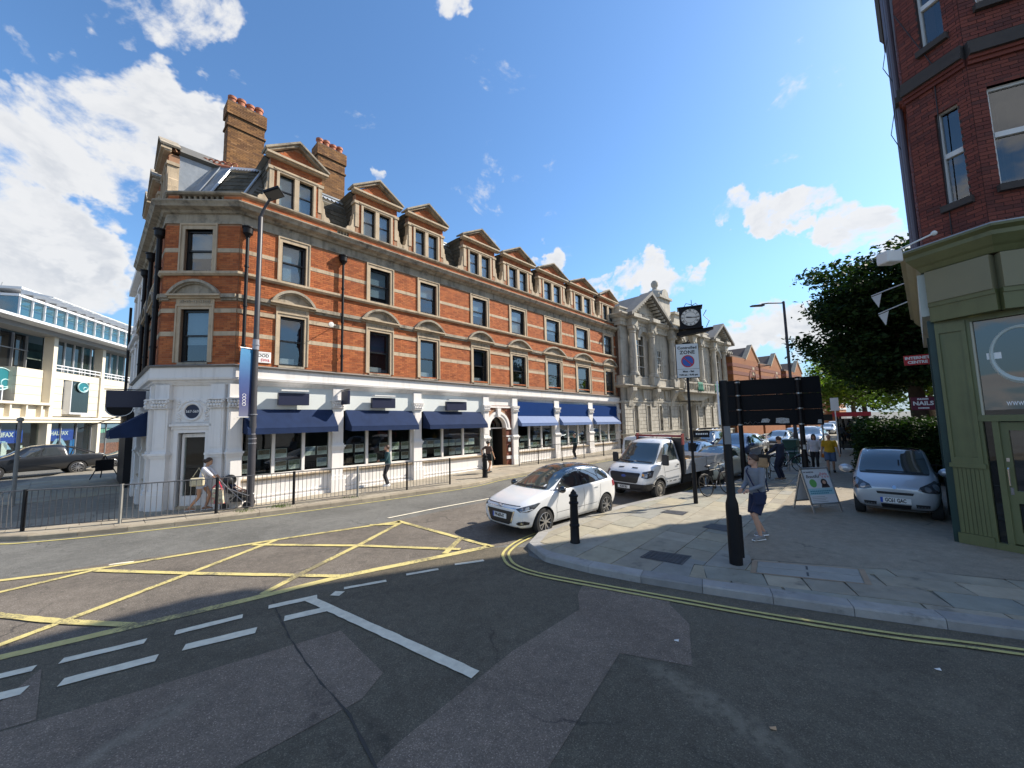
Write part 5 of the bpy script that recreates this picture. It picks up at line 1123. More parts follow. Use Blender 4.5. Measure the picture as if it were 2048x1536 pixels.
# ------------------------------------------------------------ orange brick terraced institution further on
IN = frame('brick_institution', 'light orange brick range with stepped gables and arched windows past the stone hall', (26.2, 47.4), 50)
IW = Wall((0, 0), (62, 0)); ib = lambda: WB(IW)
PURB = M('plum_brick_band', (0.22, 0.085, 0.06), 0.9)
for k, (u0, d) in enumerate(((0.6, 0.9), (11.0, 0.7), (23.5, 0.5))):
    w_ = 9.0; u1 = u0 + w_; g0, g1 = u0 + 4.4, u1 + 0.4; H_ = 9.9 - 0.15 * k
    holes = [(u0 + 5.6, u0 + 7.6, 5.0, 7.6), (u0 + 1.2, u0 + 2.6, 1.4, 3.2), (u0 + 3.4, u0 + 4.8, 1.4, 3.2), (u0 + 5.8, u0 + 7.4, 1.4, 3.2)]
    ms = holewall(IW, u0, u1, holes, -0.2, H_, dd=-0.4, d=d); ms.build('wall', IBRICK, IN)
    ib().box(u0, u0 + 0.2, -9, d, -0.2, H_).build('return_wall', IBRICK, IN)
    for z in (7.7, 8.7): ib().box(u0 - 0.01, u1, -0.1, d + 0.03, z, z + 0.45).build('brick_band', PURB, IN)
    ib().prism([(g0, H_), (g1, H_), ((g0 + g1) / 2, H_ + 2.0)], d - 0.35, d).build('gable', IBRICK, IN)
    ib().prism([(g0 - 0.1, H_ - 0.05), (g0 + 0.15, H_ - 0.05), ((g0 + g1) / 2, H_ + 1.95), (g1 - 0.15, H_ - 0.05), (g1 + 0.1, H_ - 0.05), ((g0 + g1) / 2, H_ + 2.2)], d - 0.5, d + 0.1).build('gable_coping', STONE, IN)
    ib().prism([(g0, H_), (g1, H_), ((g0 + g1) / 2, H_ + 1.9)], -8, d - 0.3).box(u0, u1, -8, d - 0.2, H_ - 0.1, H_ + 0.25).build('roof', M('brown_tile_roof', (0.12, 0.09, 0.075), 0.85, var=0.2), IN)
    ib().box((g0 + g1) / 2 - 0.35, (g0 + g1) / 2 + 0.35, d, d + 0.06, 7.9, 9.0).build('stone_panel', STONE, IN)
    for hN, (a, b, z0, z1) in enumerate(holes):
        fm = ib(); fm.box(a, a + 0.1, d - 0.3, d - 0.2, z0, z1).box(b - 0.1, b, d - 0.3, d - 0.2, z0, z1).box(a, b, d - 0.3, d - 0.2, (z0 + z1) / 2 - 0.05, (z0 + z1) / 2 + 0.05).box((a + b) / 2 - 0.05, (a + b) / 2 + 0.05, d - 0.3, d - 0.2, z0, z1)
        f = fm.build('window', UPVC, IN); ib().box(a, b, d - 0.27, d - 0.25, z0, z1).build('pane', DGLASS, f)
        if hN == 0:
            r_ = (b - a) / 2; ar = ib()
            for i in range(10):
                a0, a1 = math.pi * i / 10, math.pi * (i + 1) / 10; c = ((a + b) / 2, z1 - 0.25)
                ar.prism([(c[0] + r_ * math.cos(a0), c[1] + r_ * math.sin(a0)), (c[0] + (r_ + .35) * math.cos(a0), c[1] + (r_ + .35) * math.sin(a0)), (c[0] + (r_ + .35) * math.cos(a1), c[1] + (r_ + .35) * math.sin(a1)), (c[0] + r_ * math.cos(a1), c[1] + r_ * math.sin(a1))], d - 0.2, d + 0.08)
            ar.build('window_arch', PURB, IN)
ib().box(33.5, 60, -8, 0.3, -0.2, 7.6).build('far_range', IBRICK, IN)
ib().prism([(33, 7.6), (60.5, 7.6), (60.5, 9.4), (33, 9.4)], -7.5, -1.5).build('far_roof', M('brown_tile_roof', (0.12, 0.09, 0.075)), IN); ib().box(36, 37.2, -3, -2, 9, 11.5).build('chimney', IBRICK, IN)
MB().tube([IW(8.6, 1.0, 9.2), IW(9.8, 2.4, 9.3)], 0.05, 6).tube([IW(8.9, 1.0, 9.0), IW(9.8, 2.4, 9.3)], 0.03, 6).build('bracket', BLACKP, IN)
# pale framed block beyond
PB = frame('brick_flats', 'far tan brick flats with white floor bands seen below the tree', (66, 78), 45)
PW = Wall((0, 0), (14, 0))
WB(PW).box(0, 14, -8, 0, -0.2, 9.5).build('wall', IBRICK, PB)
for z in (3.2, 4.4): WB(PW).box(-0.02, 14, 0, 0.12, z, z + 0.35).build('floor_band', WHITE, PB)
for z in (1.2, 5.2, 7.2):
    for i in range(7):
        u = 1 + i * 1.9; f = WB(PW).box(u - 0.08, u + 1.08, 0.0, 0.05, z - 0.08, z + 1.38).build('window', UPVC, PB); WB(PW).box(u, u + 1, 0.05, 0.06, z, z + 1.3).build('pane', DGLASS, f)

# ------------------------------------------------------------ glass and stone office block across the side street (left)
HF = frame('office_block', 'modern pale stone office block with glazed upper floors and blue bank shopfront', (-37.5, 31.0), -17.5)
HW = Wall((-22, 0), (26, 0)); HOFF = 22
HZ = lambda z: float(np.interp(z, [-.2, 2.45, 2.75, 6.75, 9.4, 10.25, 12.4, 13.2, 15], [-.2, 3.42, 3.85, 7.65, 10.4, 10.95, 13.2, 13.95, 16]))
hb = lambda: MB(lambda u, d, z: HW(u * .57 + HOFF, d, HZ(z)))
PSTONE = M('cream_stone_cladding', (0.66, 0.60, 0.48), 0.7, isl=0.05, var=0.05, vscale=0.5, bump=0.1, bscale=12)
WMET = M('white_metal', (0.70, 0.71, 0.72), 0.4, metal=0.1)
GMET = M('grey_metal', (0.24, 0.25, 0.26), 0.5)
OGL = glass_m('office_glass', tint=(0.30, 0.42, 0.42), clear=0.5, body=(0.03, 0.05, 0.05), wob=0.02)
BGL = glass_m('blue_penthouse_glass', tint=(0.3, 0.5, 0.6), clear=0.4, body=(0.03, 0.12, 0.16), ior=1.9)
# pillar line, stone panels each a piece
def panels(u0, u1, z0, z1, nu, nz, holes=(), d=0.0):
    for i in range(nu):
        for j in range(nz):
            a, b = u0 + (u1 - u0) * i / nu, u0 + (u1 - u0) * (i + 1) / nu; p, q = z0 + (z1 - z0) * j / nz, z0 + (z1 - z0) * (j + 1) / nz
            if any(h[0] < (a + b) / 2 < h[1] and h[2] < (p + q) / 2 < h[3] for h in holes): continue
            hb().box(a + 0.012, b - 0.012, d - 0.2, d, p + 0.012, q - 0.012).build('stone_panel', PSTONE, HF, recalc=False)
OR = (3.0, 6.6, 3.2, 5.95)
panels(0.55, 9.6, 2.85, 6.75, 5, 6, [(2.4, 6.3, 3.2, 6.1)]); panels(10.4, 16.5, 2.85, 6.75, 3, 6)
hb().box(0.55, 9.6, -0.35, -0.22, 2.8, 6.8).box(10.4, 24, -0.35, -0.22, 2.8, 6.8).build('panel_backing', GMET, HF)
for u in (-0.15, 9.65, 18.0): hb().box(u, u + 0.7, -0.5, 0.12, -0.2, 9.4).build('pillar', PSTONE, HF)
hb().box(-22, 24, -0.3, 0.25, 2.45, 2.62).box(-22, 24, -0.3, 0.35, 2.62, 2.75).box(-22, 0, -0.3, 0.3, 3.75, 3.95).build('string_course', PSTONE, HF)
for i in range(9): hb().box(-20 + i * 2.3, -20 + i * 2.3 + 0.25, -0.2, 0.2, 2.75, 3.75).build('parapet_post', PSTONE, HF)
hb().box(-22, 0, -0.35, -0.1, 2.75, 3.75).build('parapet', PSTONE, HF)
# oriel with oval badge
hb().box(2.5, 6.2, 0.0, 0.5, 3.05, 3.2).box(2.5, 2.62, 0, 0.5, 3.2, 6.0).build('oriel_frame', WMET, HF)
hb().box(2.62, 6.2, 0.40, 0.44, 3.2, 6.0).box(6.12, 6.2, 0, 0.44, 3.2, 6.0).build('oriel_glass', OGL, HF); hb().box(3.6, 5.2, 0.1, 0.12, 3.2, 5.9).build('oriel_blind', ROOMD, HF)
def oval(u, z, rx, rz, d, name='oval_badge'):
    o = hb().prism([(u + rx * math.cos(2 * math.pi * k / 24), z + rz * math.sin(2 * math.pi * k / 24)) for k in range(24)], d, d + 0.05).build(name, M('teal_badge', (0.02, 0.16, 0.19), 0.4), HF)
    hb().tube([HW_(u + rx * math.cos(a), d + 0.06, z + rz * math.sin(a)) for a in [2 * math.pi * k / 24 for k in range(24)]], 0.05, 6, closed=True).build('badge_rim', M('pale_teal', (0.45, 0.65, 0.65), 0.4), o)
    hb().tube([HW_(u + rx * .4 + rx * .36 * math.cos(a), d + 0.06, z - rz * .35 + rz * .36 * math.sin(a)) for a in [2 * math.pi * k / 16 for k in range(16)]], 0.04, 6, closed=True).build('badge_ring', M('pale_teal', (0.45, 0.65, 0.65)), o)
HW_ = lambda u, d, z: (u, d, z)
oval(4.6, 5.55, 1.05, 0.45, 0.5); oval(-5.2, 5.7, 1.6, 0.85, -0.9)
# upper glazed floor behind a rail
for a, b, n in ((0.6, 9.6, 5), (10.4, 18.0, 4)):
    F_ = hb().box(a, b, -0.9, -0.8, 6.8, 9.4).build('upper_glazing', OGL, HF)
    for i in range(n + 1): hb().box(a + (b - a) * i / n - 0.04, a + (b - a) * i / n + 0.04, -0.8, -0.7, 6.8, 9.4).build('mullion', WMET, F_)
    hb().box(a, b, -3.5, -3.4, 6.8, 9.4).box(a, b, -3.4, -0.9, 6.75, 6.8).build('office_room', M('office_interior', (0.10, 0.13, 0.12), 0.9, var=0.5, vscale=0.5), F_)
    rl = hb()
    for z in (6.95, 7.2): rl.box(a, b, -0.02, 0.06, z, z + 0.08)
    for i in range(9): rl.box(a + (b - a) * i / 8 - 0.04, a + (b - a) * i / 8 + 0.04, 0, 0.05, 6.75, 7.3)
    rl.build('rail', WMET, HF)
# recessed dark atrium on the left
AT = hb().box(-22, -0.2, -1.6, -1.5, 2.75, 9.4).build('atrium_glass', glass_m('atrium_glass', tint=(0.1, 0.12, 0.12), clear=0.25, body=(0.015, 0.018, 0.02)), HF)
for i in range(11): hb().box(-0.6 - i * 2.1, -0.5 - i * 2.1, -1.5, -1.35, 2.75, 9.4).build('mullion', GMET, AT)
for z in (4.6, 6.6, 8.2): hb().box(-22, -0.2, -1.5, -1.4, z, z + 0.07).build('transom', GMET, AT)
panels(-4.2, -0.2, 3.9, 6.75, 1, 4, d=-0.4); hb().box(-4.2, -0.2, -1.4, -0.6, 3.9, 6.75).build('return_wall', PSTONE, HF)
wf = hb(); wf.box(-7.3, -7.15, -0.9, -0.8, 2.9, 5.2).box(-5.0, -4.85, -0.9, -0.8, 2.9, 5.2).box(-6.2, -6.05, -0.9, -0.8, 2.9, 5.2).box(-7.3, -4.85, -0.9, -0.8, 5.05, 5.2); wf.build('window', WMET, HF)
# roof slab, penthouse, sunshade fins
hb().box(-24, 24, -1.0, 1.5, 9.95, 10.25).build('roof_edge', WMET, HF); hb().prism([(-24, 9.4), (24, 9.4), (24, 9.95), (-24, 9.95)], -1, 0.4).build('soffit', GMET, HF)
PH = hb().box(-3.2, 24, -1.2, -1.1, 10.25, 12.4).box(-3.25, -3.1, -7, -1.1, 10.25, 12.4).build('penthouse_glass', BGL, HF)
for i in range(14): hb().box(-3.2 + i * 2.0, -3.1 + i * 2.0, -1.1, -0.98, 10.25, 12.4).build('mullion', WMET, PH)
hb().box(-3.4, 24, -8, -1.0, 12.4, 12.6).box(-3.4, 24, -8, -0.9, 13.0, 13.2).box(-3.4, 24, -8, -7.9, 10, 13).build('penthouse_roof', WMET, HF)
hb().box(-3.2, 24, -6.5, -6.4, 10.2, 12.4).build('penthouse_room', M('penthouse_wall', (0.25, 0.33, 0.36), 0.9), HF)
for i in range(15):
    u = -3.2 + i * 1.95; fn = hb(); fn.prism([(-1, 13.0), (-1, 12.62), (0.9, 12.42), (0.9, 12.5)], u, u + 0.08, 'x'); fn.tube([HW_(u, -1, 13.05), HW_(u + 0.9, 0.9, 12.45)], 0.035, 5).build('sunshade_fin', WMET, HF)
hb().box(-3.2, 24, 0.8, 0.95, 12.42, 12.5).box(-3.2, 24, 0.2, 0.28, 12.62, 12.67).box(-3.2, 24, -0.4, -0.32, 12.82, 12.87).build('sunshade_bar', WMET, HF)
MB().tube([(-1, 3, 13.2), (-0.6, 3, 14.6)], 0.03, 5).tube([(-2, 3, 13.2), (-1.4, 3, 14.6)], 0.03, 5).tube([(1.5, 3, 13.2), (1.3, 3, 14)], 0.03, 5).build('roof_aerial', GMET, HF)
hb().box(-22, -3.2, -7.2, -7.0, 10.2, 12.0).build('set_back_wall', OGL, HF)
hb().box(-23, 24, -13, -12.8, -0.2, 12).build('rear_wall', GMET, HF)
# bank shopfront at street level
SG = hb().box(-22, 9.6, -0.42, -0.38, -0.2, 2.45).box(10.4, 24, -0.42, -0.38, -0.2, 2.45).build('shopfront_glass', SHOPG, HF)
for u in (-8.5, -6, -3.4, 0.7, 3.4, 6.4, 9.5, 13): hb().box(u, u + 0.1, -0.38, -0.28, -0.2, 2.45).build('shopfront_mullion', GMET, SG)
hb().box(-22, 24, -4.6, -4.5, -0.2, 2.5).box(-22, 24, -4.5, -0.5, 2.40, 2.5).build('bank_hall', M('bank_hall', (0.07, 0.10, 0.11), 0.9, var=0.6, vscale=0.6), SG)
BBL = M('bank_blue', (0.01, 0.07, 0.45), 0.5); PALEB = M('bank_pale_blue', (0.42, 0.6, 0.8), 0.5)
for a, b, tx, us in ((-9.5, -2.3, 'HALIFAX', -5.3), (0.9, 6.4, 'HALIFAX', 3.7)):
    sgn = hb().box(a, b, -0.56, -0.48, 1.35, 2.1).build('bank_fascia', BBL, HF)
    text(tx, 0.46, WHITEP, 'lettering', sgn, lambda x, y, z, us=us: Vector((us * .57 + x, 0.47 - z, HZ(1.8) + y)), bold=0.015)
    for s in (-1, 1): hb().prism([(us, 1.48), (us + s * 0.55, 1.48), (us + s * 1.5, 1.02), (us + s * 0.75, 1.02)], -0.475, -0.46).build('bank_chevron', PALEB, sgn)
hb().box(5.9, 7.1, -0.6, -0.5, 0.1, 1.4).build('cash_machine', M('cash_machine_blue', (0.02, 0.22, 0.62), 0.4), HF)
for i, (u, z) in enumerate(((-6.8, 0.3), (-5.2, 0.5), (-3.0, 0.3), (-2.2, 0.2), (0.2, 1.2))): hb().box(u, u + 0.75, -0.5, -0.46, z, z + 0.9).build('window_poster', (PAPER, PAPER, WHITEP, M('yellow_print', (0.75, 0.62, 0.05)), WHITEP)[i], HF)
hb().box(10.4, 18, -0.6, -0.5, 1.75, 2.1).build('shop_fascia', M('mint_fascia', (0.30, 0.62, 0.50), 0.5), HF); hb().box(10.4, 18, -0.8, -0.7, -0.2, 1.0).build('shop_display', M('display_red', (0.4, 0.15, 0.1), 0.7, var=0.8, vscale=6), HF)
# plain pale range of the next house along the left flank of the corner block
NW = thing('white_house', 'pale rendered house with dark pub front adjoining the corner block', 'building', tuple(N1 * -15.6), FROT)
VW = Wall((1.40, 14.5), (1.40, LEND))
holewall(VW, 0, VW.L, [(1.2, 2.1, 4.9, 6.8), (3.3, 4.2, 4.9, 6.8), (1.2, 2.1, 8.0, 9.6), (3.3, 4.2, 8.0, 9.6)], -0.2, 11.0).build('wall', WHITE, NW)
for a, b, z0, z1 in ((1.2, 2.1, 4.9, 6.8), (3.3, 4.2, 4.9, 6.8), (1.2, 2.1, 8.0, 9.6), (3.3, 4.2, 8.0, 9.6)):
    f = WB(VW).box(a, a + 0.07, -0.2, -0.1, z0, z1).box(b - 0.07, b, -0.2, -0.1, z0, z1).box(a, b, -0.2, -0.1, (z0 + z1) / 2 - 0.03, (z0 + z1) / 2 + 0.03).build('window', UPVC, NW); WB(VW).box(a, b, -0.16, -0.15, z0, z1).build('pane', DGLASS, f)
    WB(VW).box(a - 0.18, b + 0.18, 0, 0.08, z1 + 0.05, z1 + 0.2).box(a - 0.15, b + 0.15, 0, 0.1, z0 - 0.12, z0).build('window_head', WHITE, NW)
WB(VW).box(0, VW.L, 0, 0.25, 10.2, 10.5).box(0, VW.L, 0, 0.18, 7.1, 7.3).build('cornice', WHITE, NW)
WB(VW).box(0, VW.L, 0.0, 0.25, -0.2, 4.1).build('pub_front', BLACKP, NW); MB().box(1.6, 9, LEND, 14.5, -0.2, 10.8).build('body', WHITE, NW)
MB().tube([VW(0.3, 0.15, 0), VW(0.3, 0.15, 9.5)], 0.06, 8).build('downpipe', BLACKP, NW)
m = MB(); m.quad(VW(0.6, 0.25, 3.45), VW(4.4, 0.25, 3.45), VW(4.4, 1.7, 2.8), VW(0.6, 1.7, 2.8)); o = m.build('pub_awning', BLACKP, NW, recalc=False); o.modifiers.new('s', 'SOLIDIFY').thickness = 0.02

# ------------------------------------------------------------ red brick corner house with the green shop (right)
RB = thing('red_brick_house', 'tall dark red brick corner house over an olive and sage green shopfront', 'building', (0, 0, 0))
C0 = Vector((8.81, 7.87)); dv = lambda az: Vector((math.sin(R(az)), math.cos(R(az)))); FARC = C0 + dv(47.0) * 8.3; C1 = C0 + dv(165) * 0.95; C2 = C1 + dv(115) * 3.2; C3 = C2 + dv(112) * 22
RH = 17.0
RM, RA, RBW, RC = Wall(FARC, C0), Wall(C0, C1), Wall(C1, C2), Wall(C2, C3)
camk = lambda wl: (lambda b: (Vector(wl(b[0], 0, b[2])) - camp).length)
wA = [(0.42, 0.76, 6.85, 8.85), (0.35, 0.72, 10.35, 12.2)]; wB = [(0.22, 0.86, 6.9, 8.9), (0.25, 0.9, 10.6, 12.4), (1.6, 2.4, 6.9, 8.9), (1.6, 2.4, 10.6, 12.4)]
SILL = M('sooty_sill', (0.06, 0.05, 0.045), 0.85, var=0.2)
for wl, L, hs, ni in ((RA, RA.L, wA, 190), (RBW, RBW.L, wB, 110), (RM, RM.L, [], 0)):
    holewall(wl, 0, L, hs, 5.6, RH, dd=-0.3).build('wall', DMORTAR, RB)
    bd = [(0, L, 9.42, 9.86)]
    lay_bricks(wl, brick_boxes(0.002, L - 0.002, 6.05, 14.9 if wl is not RM else 12.0, hs + bd), DBRICK, RB, ni, mark=camk(wl))
    WB(wl).box(0, L, -0.05, 0.06, 9.42, 9.5).box(0, L, -0.05, 0.10, 9.5, 9.57).build('brick_course', DBRICK, RB); WB(wl).box(0, L, -0.05, 0.16, 9.57, 9.70).box(0, L, -0.05, 0.12, 9.70, 9.86).build('string_course', SILL, RB)
    for h in hs:
        u0, u1, z0, z1 = h; t = 0.065 * max(.55, (u1 - u0) / 0.7)
        WB(wl).box(u0 - 0.06, u1 + 0.06, -0.05, 0.10, z0 - 0.13, z0).build('window_sill', SILL, RB); WB(wl).box(u0 - 0.02, u1 + 0.02, -0.28, 0.006, z1, z1 + 0.09).build('lintel', SILL, RB)
        zm = z0 + (z1 - z0) * 0.52; f = WB(wl).box(u0, u0 + t, -0.16, -0.08, z0, z1).box(u1 - t, u1, -0.16, -0.08, z0, z1).box(u0 + t, u1 - t, -0.16, -0.08, z1 - t, z1).box(u0 + t, u1 - t, -0.16, -0.08, z0, z0 + t).box(u0 + t, u1 - t, -0.16, -0.07, zm - 0.05, zm + 0.05).build('window', UPVC, RB)
        WB(wl).box(u0 + t, u1 - t, -0.125, -0.12, z0 + t, z1 - t).build('pane', GLASS, f); WB(wl).box(u0 - 0.1, u1 + 0.1, -1.0, -0.95, z0 - .1, z1 + .1).build('room', ROOMD, f)
holewall(RC, 0, RC.L, [], -0.1, RH, dd=-0.3).build('wall', DMORTAR, RB)
for k in range(7):
    for z in (6.9, 10.4): f = WB(RC).box(1.2 + 3 * k, 2.3 + 3 * k, 0.0, 0.04, z, z + 1.9).build('window', UPVC, RB); WB(RC).box(1.28 + 3 * k, 2.22 + 3 * k, 0.04, 0.045, z + .08, z + 1.82).build('pane', DGLASS, f)
WB(RC).box(0, RC.L, 0, 0.06, 0.0, 4.6).build('shopfront', GREENP, RB); WB(RC).box(0, RC.L, 0, .25, 4.9, 5.7).build('fascia', BOARD, RB)
RPATH = [tuple(FARC), tuple(C0), tuple(C1), tuple(C2), tuple(C3)]
MB().sweep([(-0.3, RH - .1), (0.2, RH - .1), (0.3, RH + .1), (-0.3, RH + .15)], RPATH).build('eaves', SILL, RB)
bk = [tuple(p) for p in (FARC, C0, C1, C2, C3)] + [tuple(C3 + Vector((5, 12))), tuple(FARC + Vector((6, -1)))]
MB().prism([(p[0] + 0.02, p[1] + .3) for p in bk], RH - 0.3, RH, 'z').prism([tuple(FARC), tuple(FARC + Vector((6, -1))), tuple(FARC + Vector((6, -1.3))), tuple(FARC + Vector((0, -.3)))], 0, RH, 'z').build('roof_deck', SILL, RB)
g0 = C1 + Vector((1.0, .5)); MB().prism([(0, RH), (2.6, RH), (1.3, RH + 2.0)], 0.2, 0.6).build('gable', DBRICK, RB).matrix_local = Matrix.Translation((g0.x, g0.y, 0)) @ Matrix.Rotation(R(-25), 4, 'Z')
st_ = FARC + (C0 - FARC).normalized() * 1.6; MB().box(-1.5, .9, -1.9, -.4, RH, RH + 2.4).box(-1.6, 1.0, -2.0, -.3, RH + 2.1, RH + 2.3).build('chimney', DBRICK, RB, (st_.x, st_.y, 0), math.atan2((C0 - FARC).y, (C0 - FARC).x) + math.pi)  # stack above the view, added to cast the lobe in the roof's shadow
# rainwater goods along the street edge
for u, d, r_ in ((RM.L - 0.25, .10, .05), (RM.L - 0.8, .12, .06), (RM.L - 5, .12, .06)): MB().tube([RM(u, d, 5.9), RM(u, d, RH)], r_, 8).build('downpipe', M('purple_grey_pipe', (0.10, 0.085, 0.105), 0.5), RB, smooth=True)
wl_ = MB()
for z0 in (8.6, 10.3): wl_.tube([RM(RM.L - .5, .12, z0), RM(RM.L - .6, .28, z0 + .6), RM(RM.L - .5, .12, z0 + 1.4)], .008, 5)
wl_.tube([RA(.05, .12, 11.5), RA(.5, .03, 9.9), RA(.45, .03, 6.1)], .010, 5).tube([RM(RM.L - .3, .5, 6.2), RM(RM.L - 1.0, 1.2, 6.5)], .01, 5); wl_.build('cables', PLASTIC, RB)
# fascia: sage cornice, olive boards, returns
TOP = [tuple(FARC), tuple(C0), tuple(C1), tuple(C2)]
MB().sweep([(-.1, 5.62), (.10, 5.62), (.16, 5.72), (.20, 5.76), (.30, 5.90), (.30, 5.98), (.38, 6.04), (.38, 6.08), (-.1, 6.16)], TOP).build('cornice', GREENP, RB)
MB().sweep([(.02, 6.10), (.36, 6.09), (.36, 6.115), (.02, 6.17)], TOP).build('lead_flashing', LEAD, RB)
for wl, cuts in ((RA, (0.0, RA.L)), (RBW, (0.0, 1.6, 3.2))):
    for a, b in zip(cuts, cuts[1:]): WB(wl).box(a + .012, b - .012, -.1, .14, 4.95, 5.60).build('fascia_board', BOARD, RB)
    WB(wl).box(0, wl.L, -.1, .12, 4.86, 4.95).box(0, wl.L, -.1, .10, 4.55, 4.86).build('soffit_board', GREENP, RB)
WB(RM).box(RM.L - 6, RM.L, -.1, .16, 4.7, 5.6).build('side_fascia', M('pale_fascia', (0.42, 0.45, 0.40), 0.5), RB)
# shop front on the splayed corner
SG_ = Wall(C0, C0 + dv(152) * 3.2); sg = lambda: WB(SG_)
sg().box(0.0, .42, -.2, .0, .0, 4.56).box(0.0, .05, 0, .03, 1.68, 4.5).box(.36, .42, 0, .03, 1.68, 4.5).box(.05, .36, 0, .03, 4.3, 4.5).box(.05, .36, 0, .03, 1.68, 1.8).build('pilaster', GREENP, RB)
sg().box(-.03, .45, -.2, .05, 1.60, 1.68).build('pilaster_moulding', GREENP, RB); sg().box(-.03, .43, -.2, .04, .12, .32).build('pilaster_moulding', GREENP, RB)
for k in range(7): sg().box(.02 + .055 * k, .068 + .055 * k, 0, .016, .33, 1.58).build('matchboard', GREENP, RB)
sg().box(.42, .47, -.15, .0, .2, 4.56).box(.42, 3.2, -.15, .02, 2.50, 2.62).box(.47, 3.2, -.15, 0, 4.45, 4.56).box(.42, 3.2, -.15, .03, .0, .24).box(.58, .66, -.15, .0, .24, 2.5).build('shopfront_frame', GREENP, RB)
sg().box(.47, .50, -.1, -.02, 2.62, 4.45).build('window_bead', M('cream_bead', (0.5, 0.47, 0.36), 0.5), RB)
sg().box(.50, 3.2, -.085, -.075, 2.62, 4.45).build('shop_pane', glass_m('shop_upper_glass', tint=(.3, .32, .3), clear=.35, body=(.02, .02, .02), ior=1.7, wob=.02), RB); sg().box(.47, .58, -.085, -.075, .24, 2.5).build('side_light', DGLASS, RB)
RNG = MB(); cu, cz = 1.04, 3.74
RNG.tube([SG_(cu + .36 * math.cos(a), -.068, cz + .50 * math.sin(a)) for a in [2 * math.pi * (k + .5) / 36 for k in range(36)]], [.045 + .02 * math.sin(2 * math.pi * k / 36 + 2.4) for k in range(36)], 6, closed=True); RNG.build('ring_logo', M('frosted_vinyl', (0.50, 0.56, 0.53), 0.6), RB, smooth=True)
sg().prism([(1.0, 3.22), (1.1, 3.4), (1.35, 3.46), (1.35, 3.3), (1.2, 3.1)], -.072, -.068).build('logo_tail', M('frosted_vinyl', (0.50, 0.56, 0.53)), RB)
text('www.royb', .17, WHITEP, 'lettering', RB, lambda x, y, z: Vector(SG_(.78 + x * .55, -.07 + z, 2.84 + y)), align='LEFT'); sg().box(.62, .80, -.074, -.07, 3.68, 3.80).build('window_label', PAPER, RB)
DOOR = sg().box(.66, .76, -.14, -.04, .26, 2.48).box(.76, 1.5, -.14, -.04, 2.33, 2.48).box(.76, 1.5, -.14, -.04, 1.0, 1.22).box(.76, 1.5, -.14, -.04, .26, .46).box(1.5, 1.6, -.14, -.04, .26, 2.48).build('shop_door', GREENP, RB)
sg().box(.76, 1.5, -.1, -.09, 1.22, 2.33).build('door_pane', glass_m('door_glass', tint=(.4, .4, .4), clear=.5, ior=1.9), DOOR); sg().box(.76, 1.5, -.1, -.09, .46, 1.0).build('door_pane', DGLASS, DOOR)
MB().tube([SG_(.71, 0.03, 1.30), SG_(.71, .05, 1.32), SG_(.71, .05, 1.62), SG_(.71, .03, 1.64)], .012, 6).build('door_handle', CHROME, DOOR); sg().box(.69, .73, -.04, -.03, 1.75, 1.82).box(.69, .73, -.04, -.03, 1.15, 1.28).build('lock_plate', CHROME, DOOR)
sg().box(.78, 1.5, -.2, -.19, 2.05, 2.33).build('blue_poster', M('turquoise_print', (0.05, 0.42, 0.55), 0.5), DOOR); sg().box(.78, 1.5, -.2, -.19, 1.93, 2.05).box(.78, 1.5, -.2, -.19, 1.72, 1.80).build('yellow_poster', M('pale_yellow_print', (0.75, 0.68, 0.35), 0.5), DOOR); sg().box(.95, 1.2, -.189, -.187, 2.08, 2.28).build('white_poster', PAPER, DOOR)
sg().box(.4, 3.2, -2.2, -2.15, 0, 4.5).build('shop_room', ROOMD, RB); sg().box(.0, 3.2, -.2, .03, -.1, .12).build('plinth', DMORTAR, RB)
MB().prism([tuple(Vector(C0) + dv(47) * .02), tuple(SG_(0, -.2, 0)[:2]), tuple(SG_(3.2, -.2, 0)[:2]), tuple(C2)], 4.5, 4.58, 'z').build('soffit', M('dark_soffit', (0.035, 0.04, 0.03), 0.7), RB)
WB(RM).box(RM.L - 8.2, RM.L - .02, -.2, .02, 0, 4.7).box(RM.L - .16, RM.L - .02, .02, .10, 0.1, 4.6).box(RM.L - 3, RM.L - 2.8, .02, .10, 0.1, 4.6).build('side_shopfront', GREEND, RB)
# floodlight on its arm over the corner of the fascia
FL = thing('floodlight', 'white box floodlight on an arm over the green fascia corner', 'floodlight', RA(.35, .35, 6.28))
p0 = Vector((0, 0, 0)); q0 = Vector(RA(-.05, 1.0, 5.95)) - Vector(RA(.35, .35, 6.28))
MB().tube([p0, q0], .018, 6).sphere((0, 0, 0), .05, 8, 6).build('arm', UPVC, FL); MB().box(-.16, .16, -.13, .13, -.20, .05).build('lamp_housing', UPVC, FL, bevel=.03).location = q0
# projecting trade signs and flag poles of the shops beyond
def blade(name, label, p, q, z0, z1, mat, lines, tm, off=.03):
    p, q = Vector(p), Vector(q); d = (q - p); L = d.length; d /= L; n = Vector((d.y, -d.x)); t = thing(name, label, 'sign', (p.x, p.y, 0)); T = lambda x, y, z: Vector((d.x * x + n.x * y, d.y * x + n.y * y, z))
    MB(lambda x, y, z: tuple(T(x, y, z))).box(0, L, -off, off, z0, z1).build('panel', mat, t); MB(lambda x, y, z: tuple(T(x, y, z))).box(L, L + .25, -.015, .015, (z0 + z1) / 2 - .02, (z0 + z1) / 2 + .02).build('bracket', BLACKP, t)
    for s, size, z in lines: text(s, size, tm, 'lettering', t, lambda x, y, zz, z=z: T(L / 2 + x, off + .002 + zz, z + y), bold=.006)
    return t
blade('internet_sign', 'red projecting sign reading INTERNET CENTRE beyond the green shop', (12.18, 11.85), (12.62, 11.48), 4.12, 4.42, M('sign_red', (0.55, 0.03, 0.035), 0.5), [('INTERNET', .115, 4.33), ('CENTRE', .115, 4.20)], WHITEP)
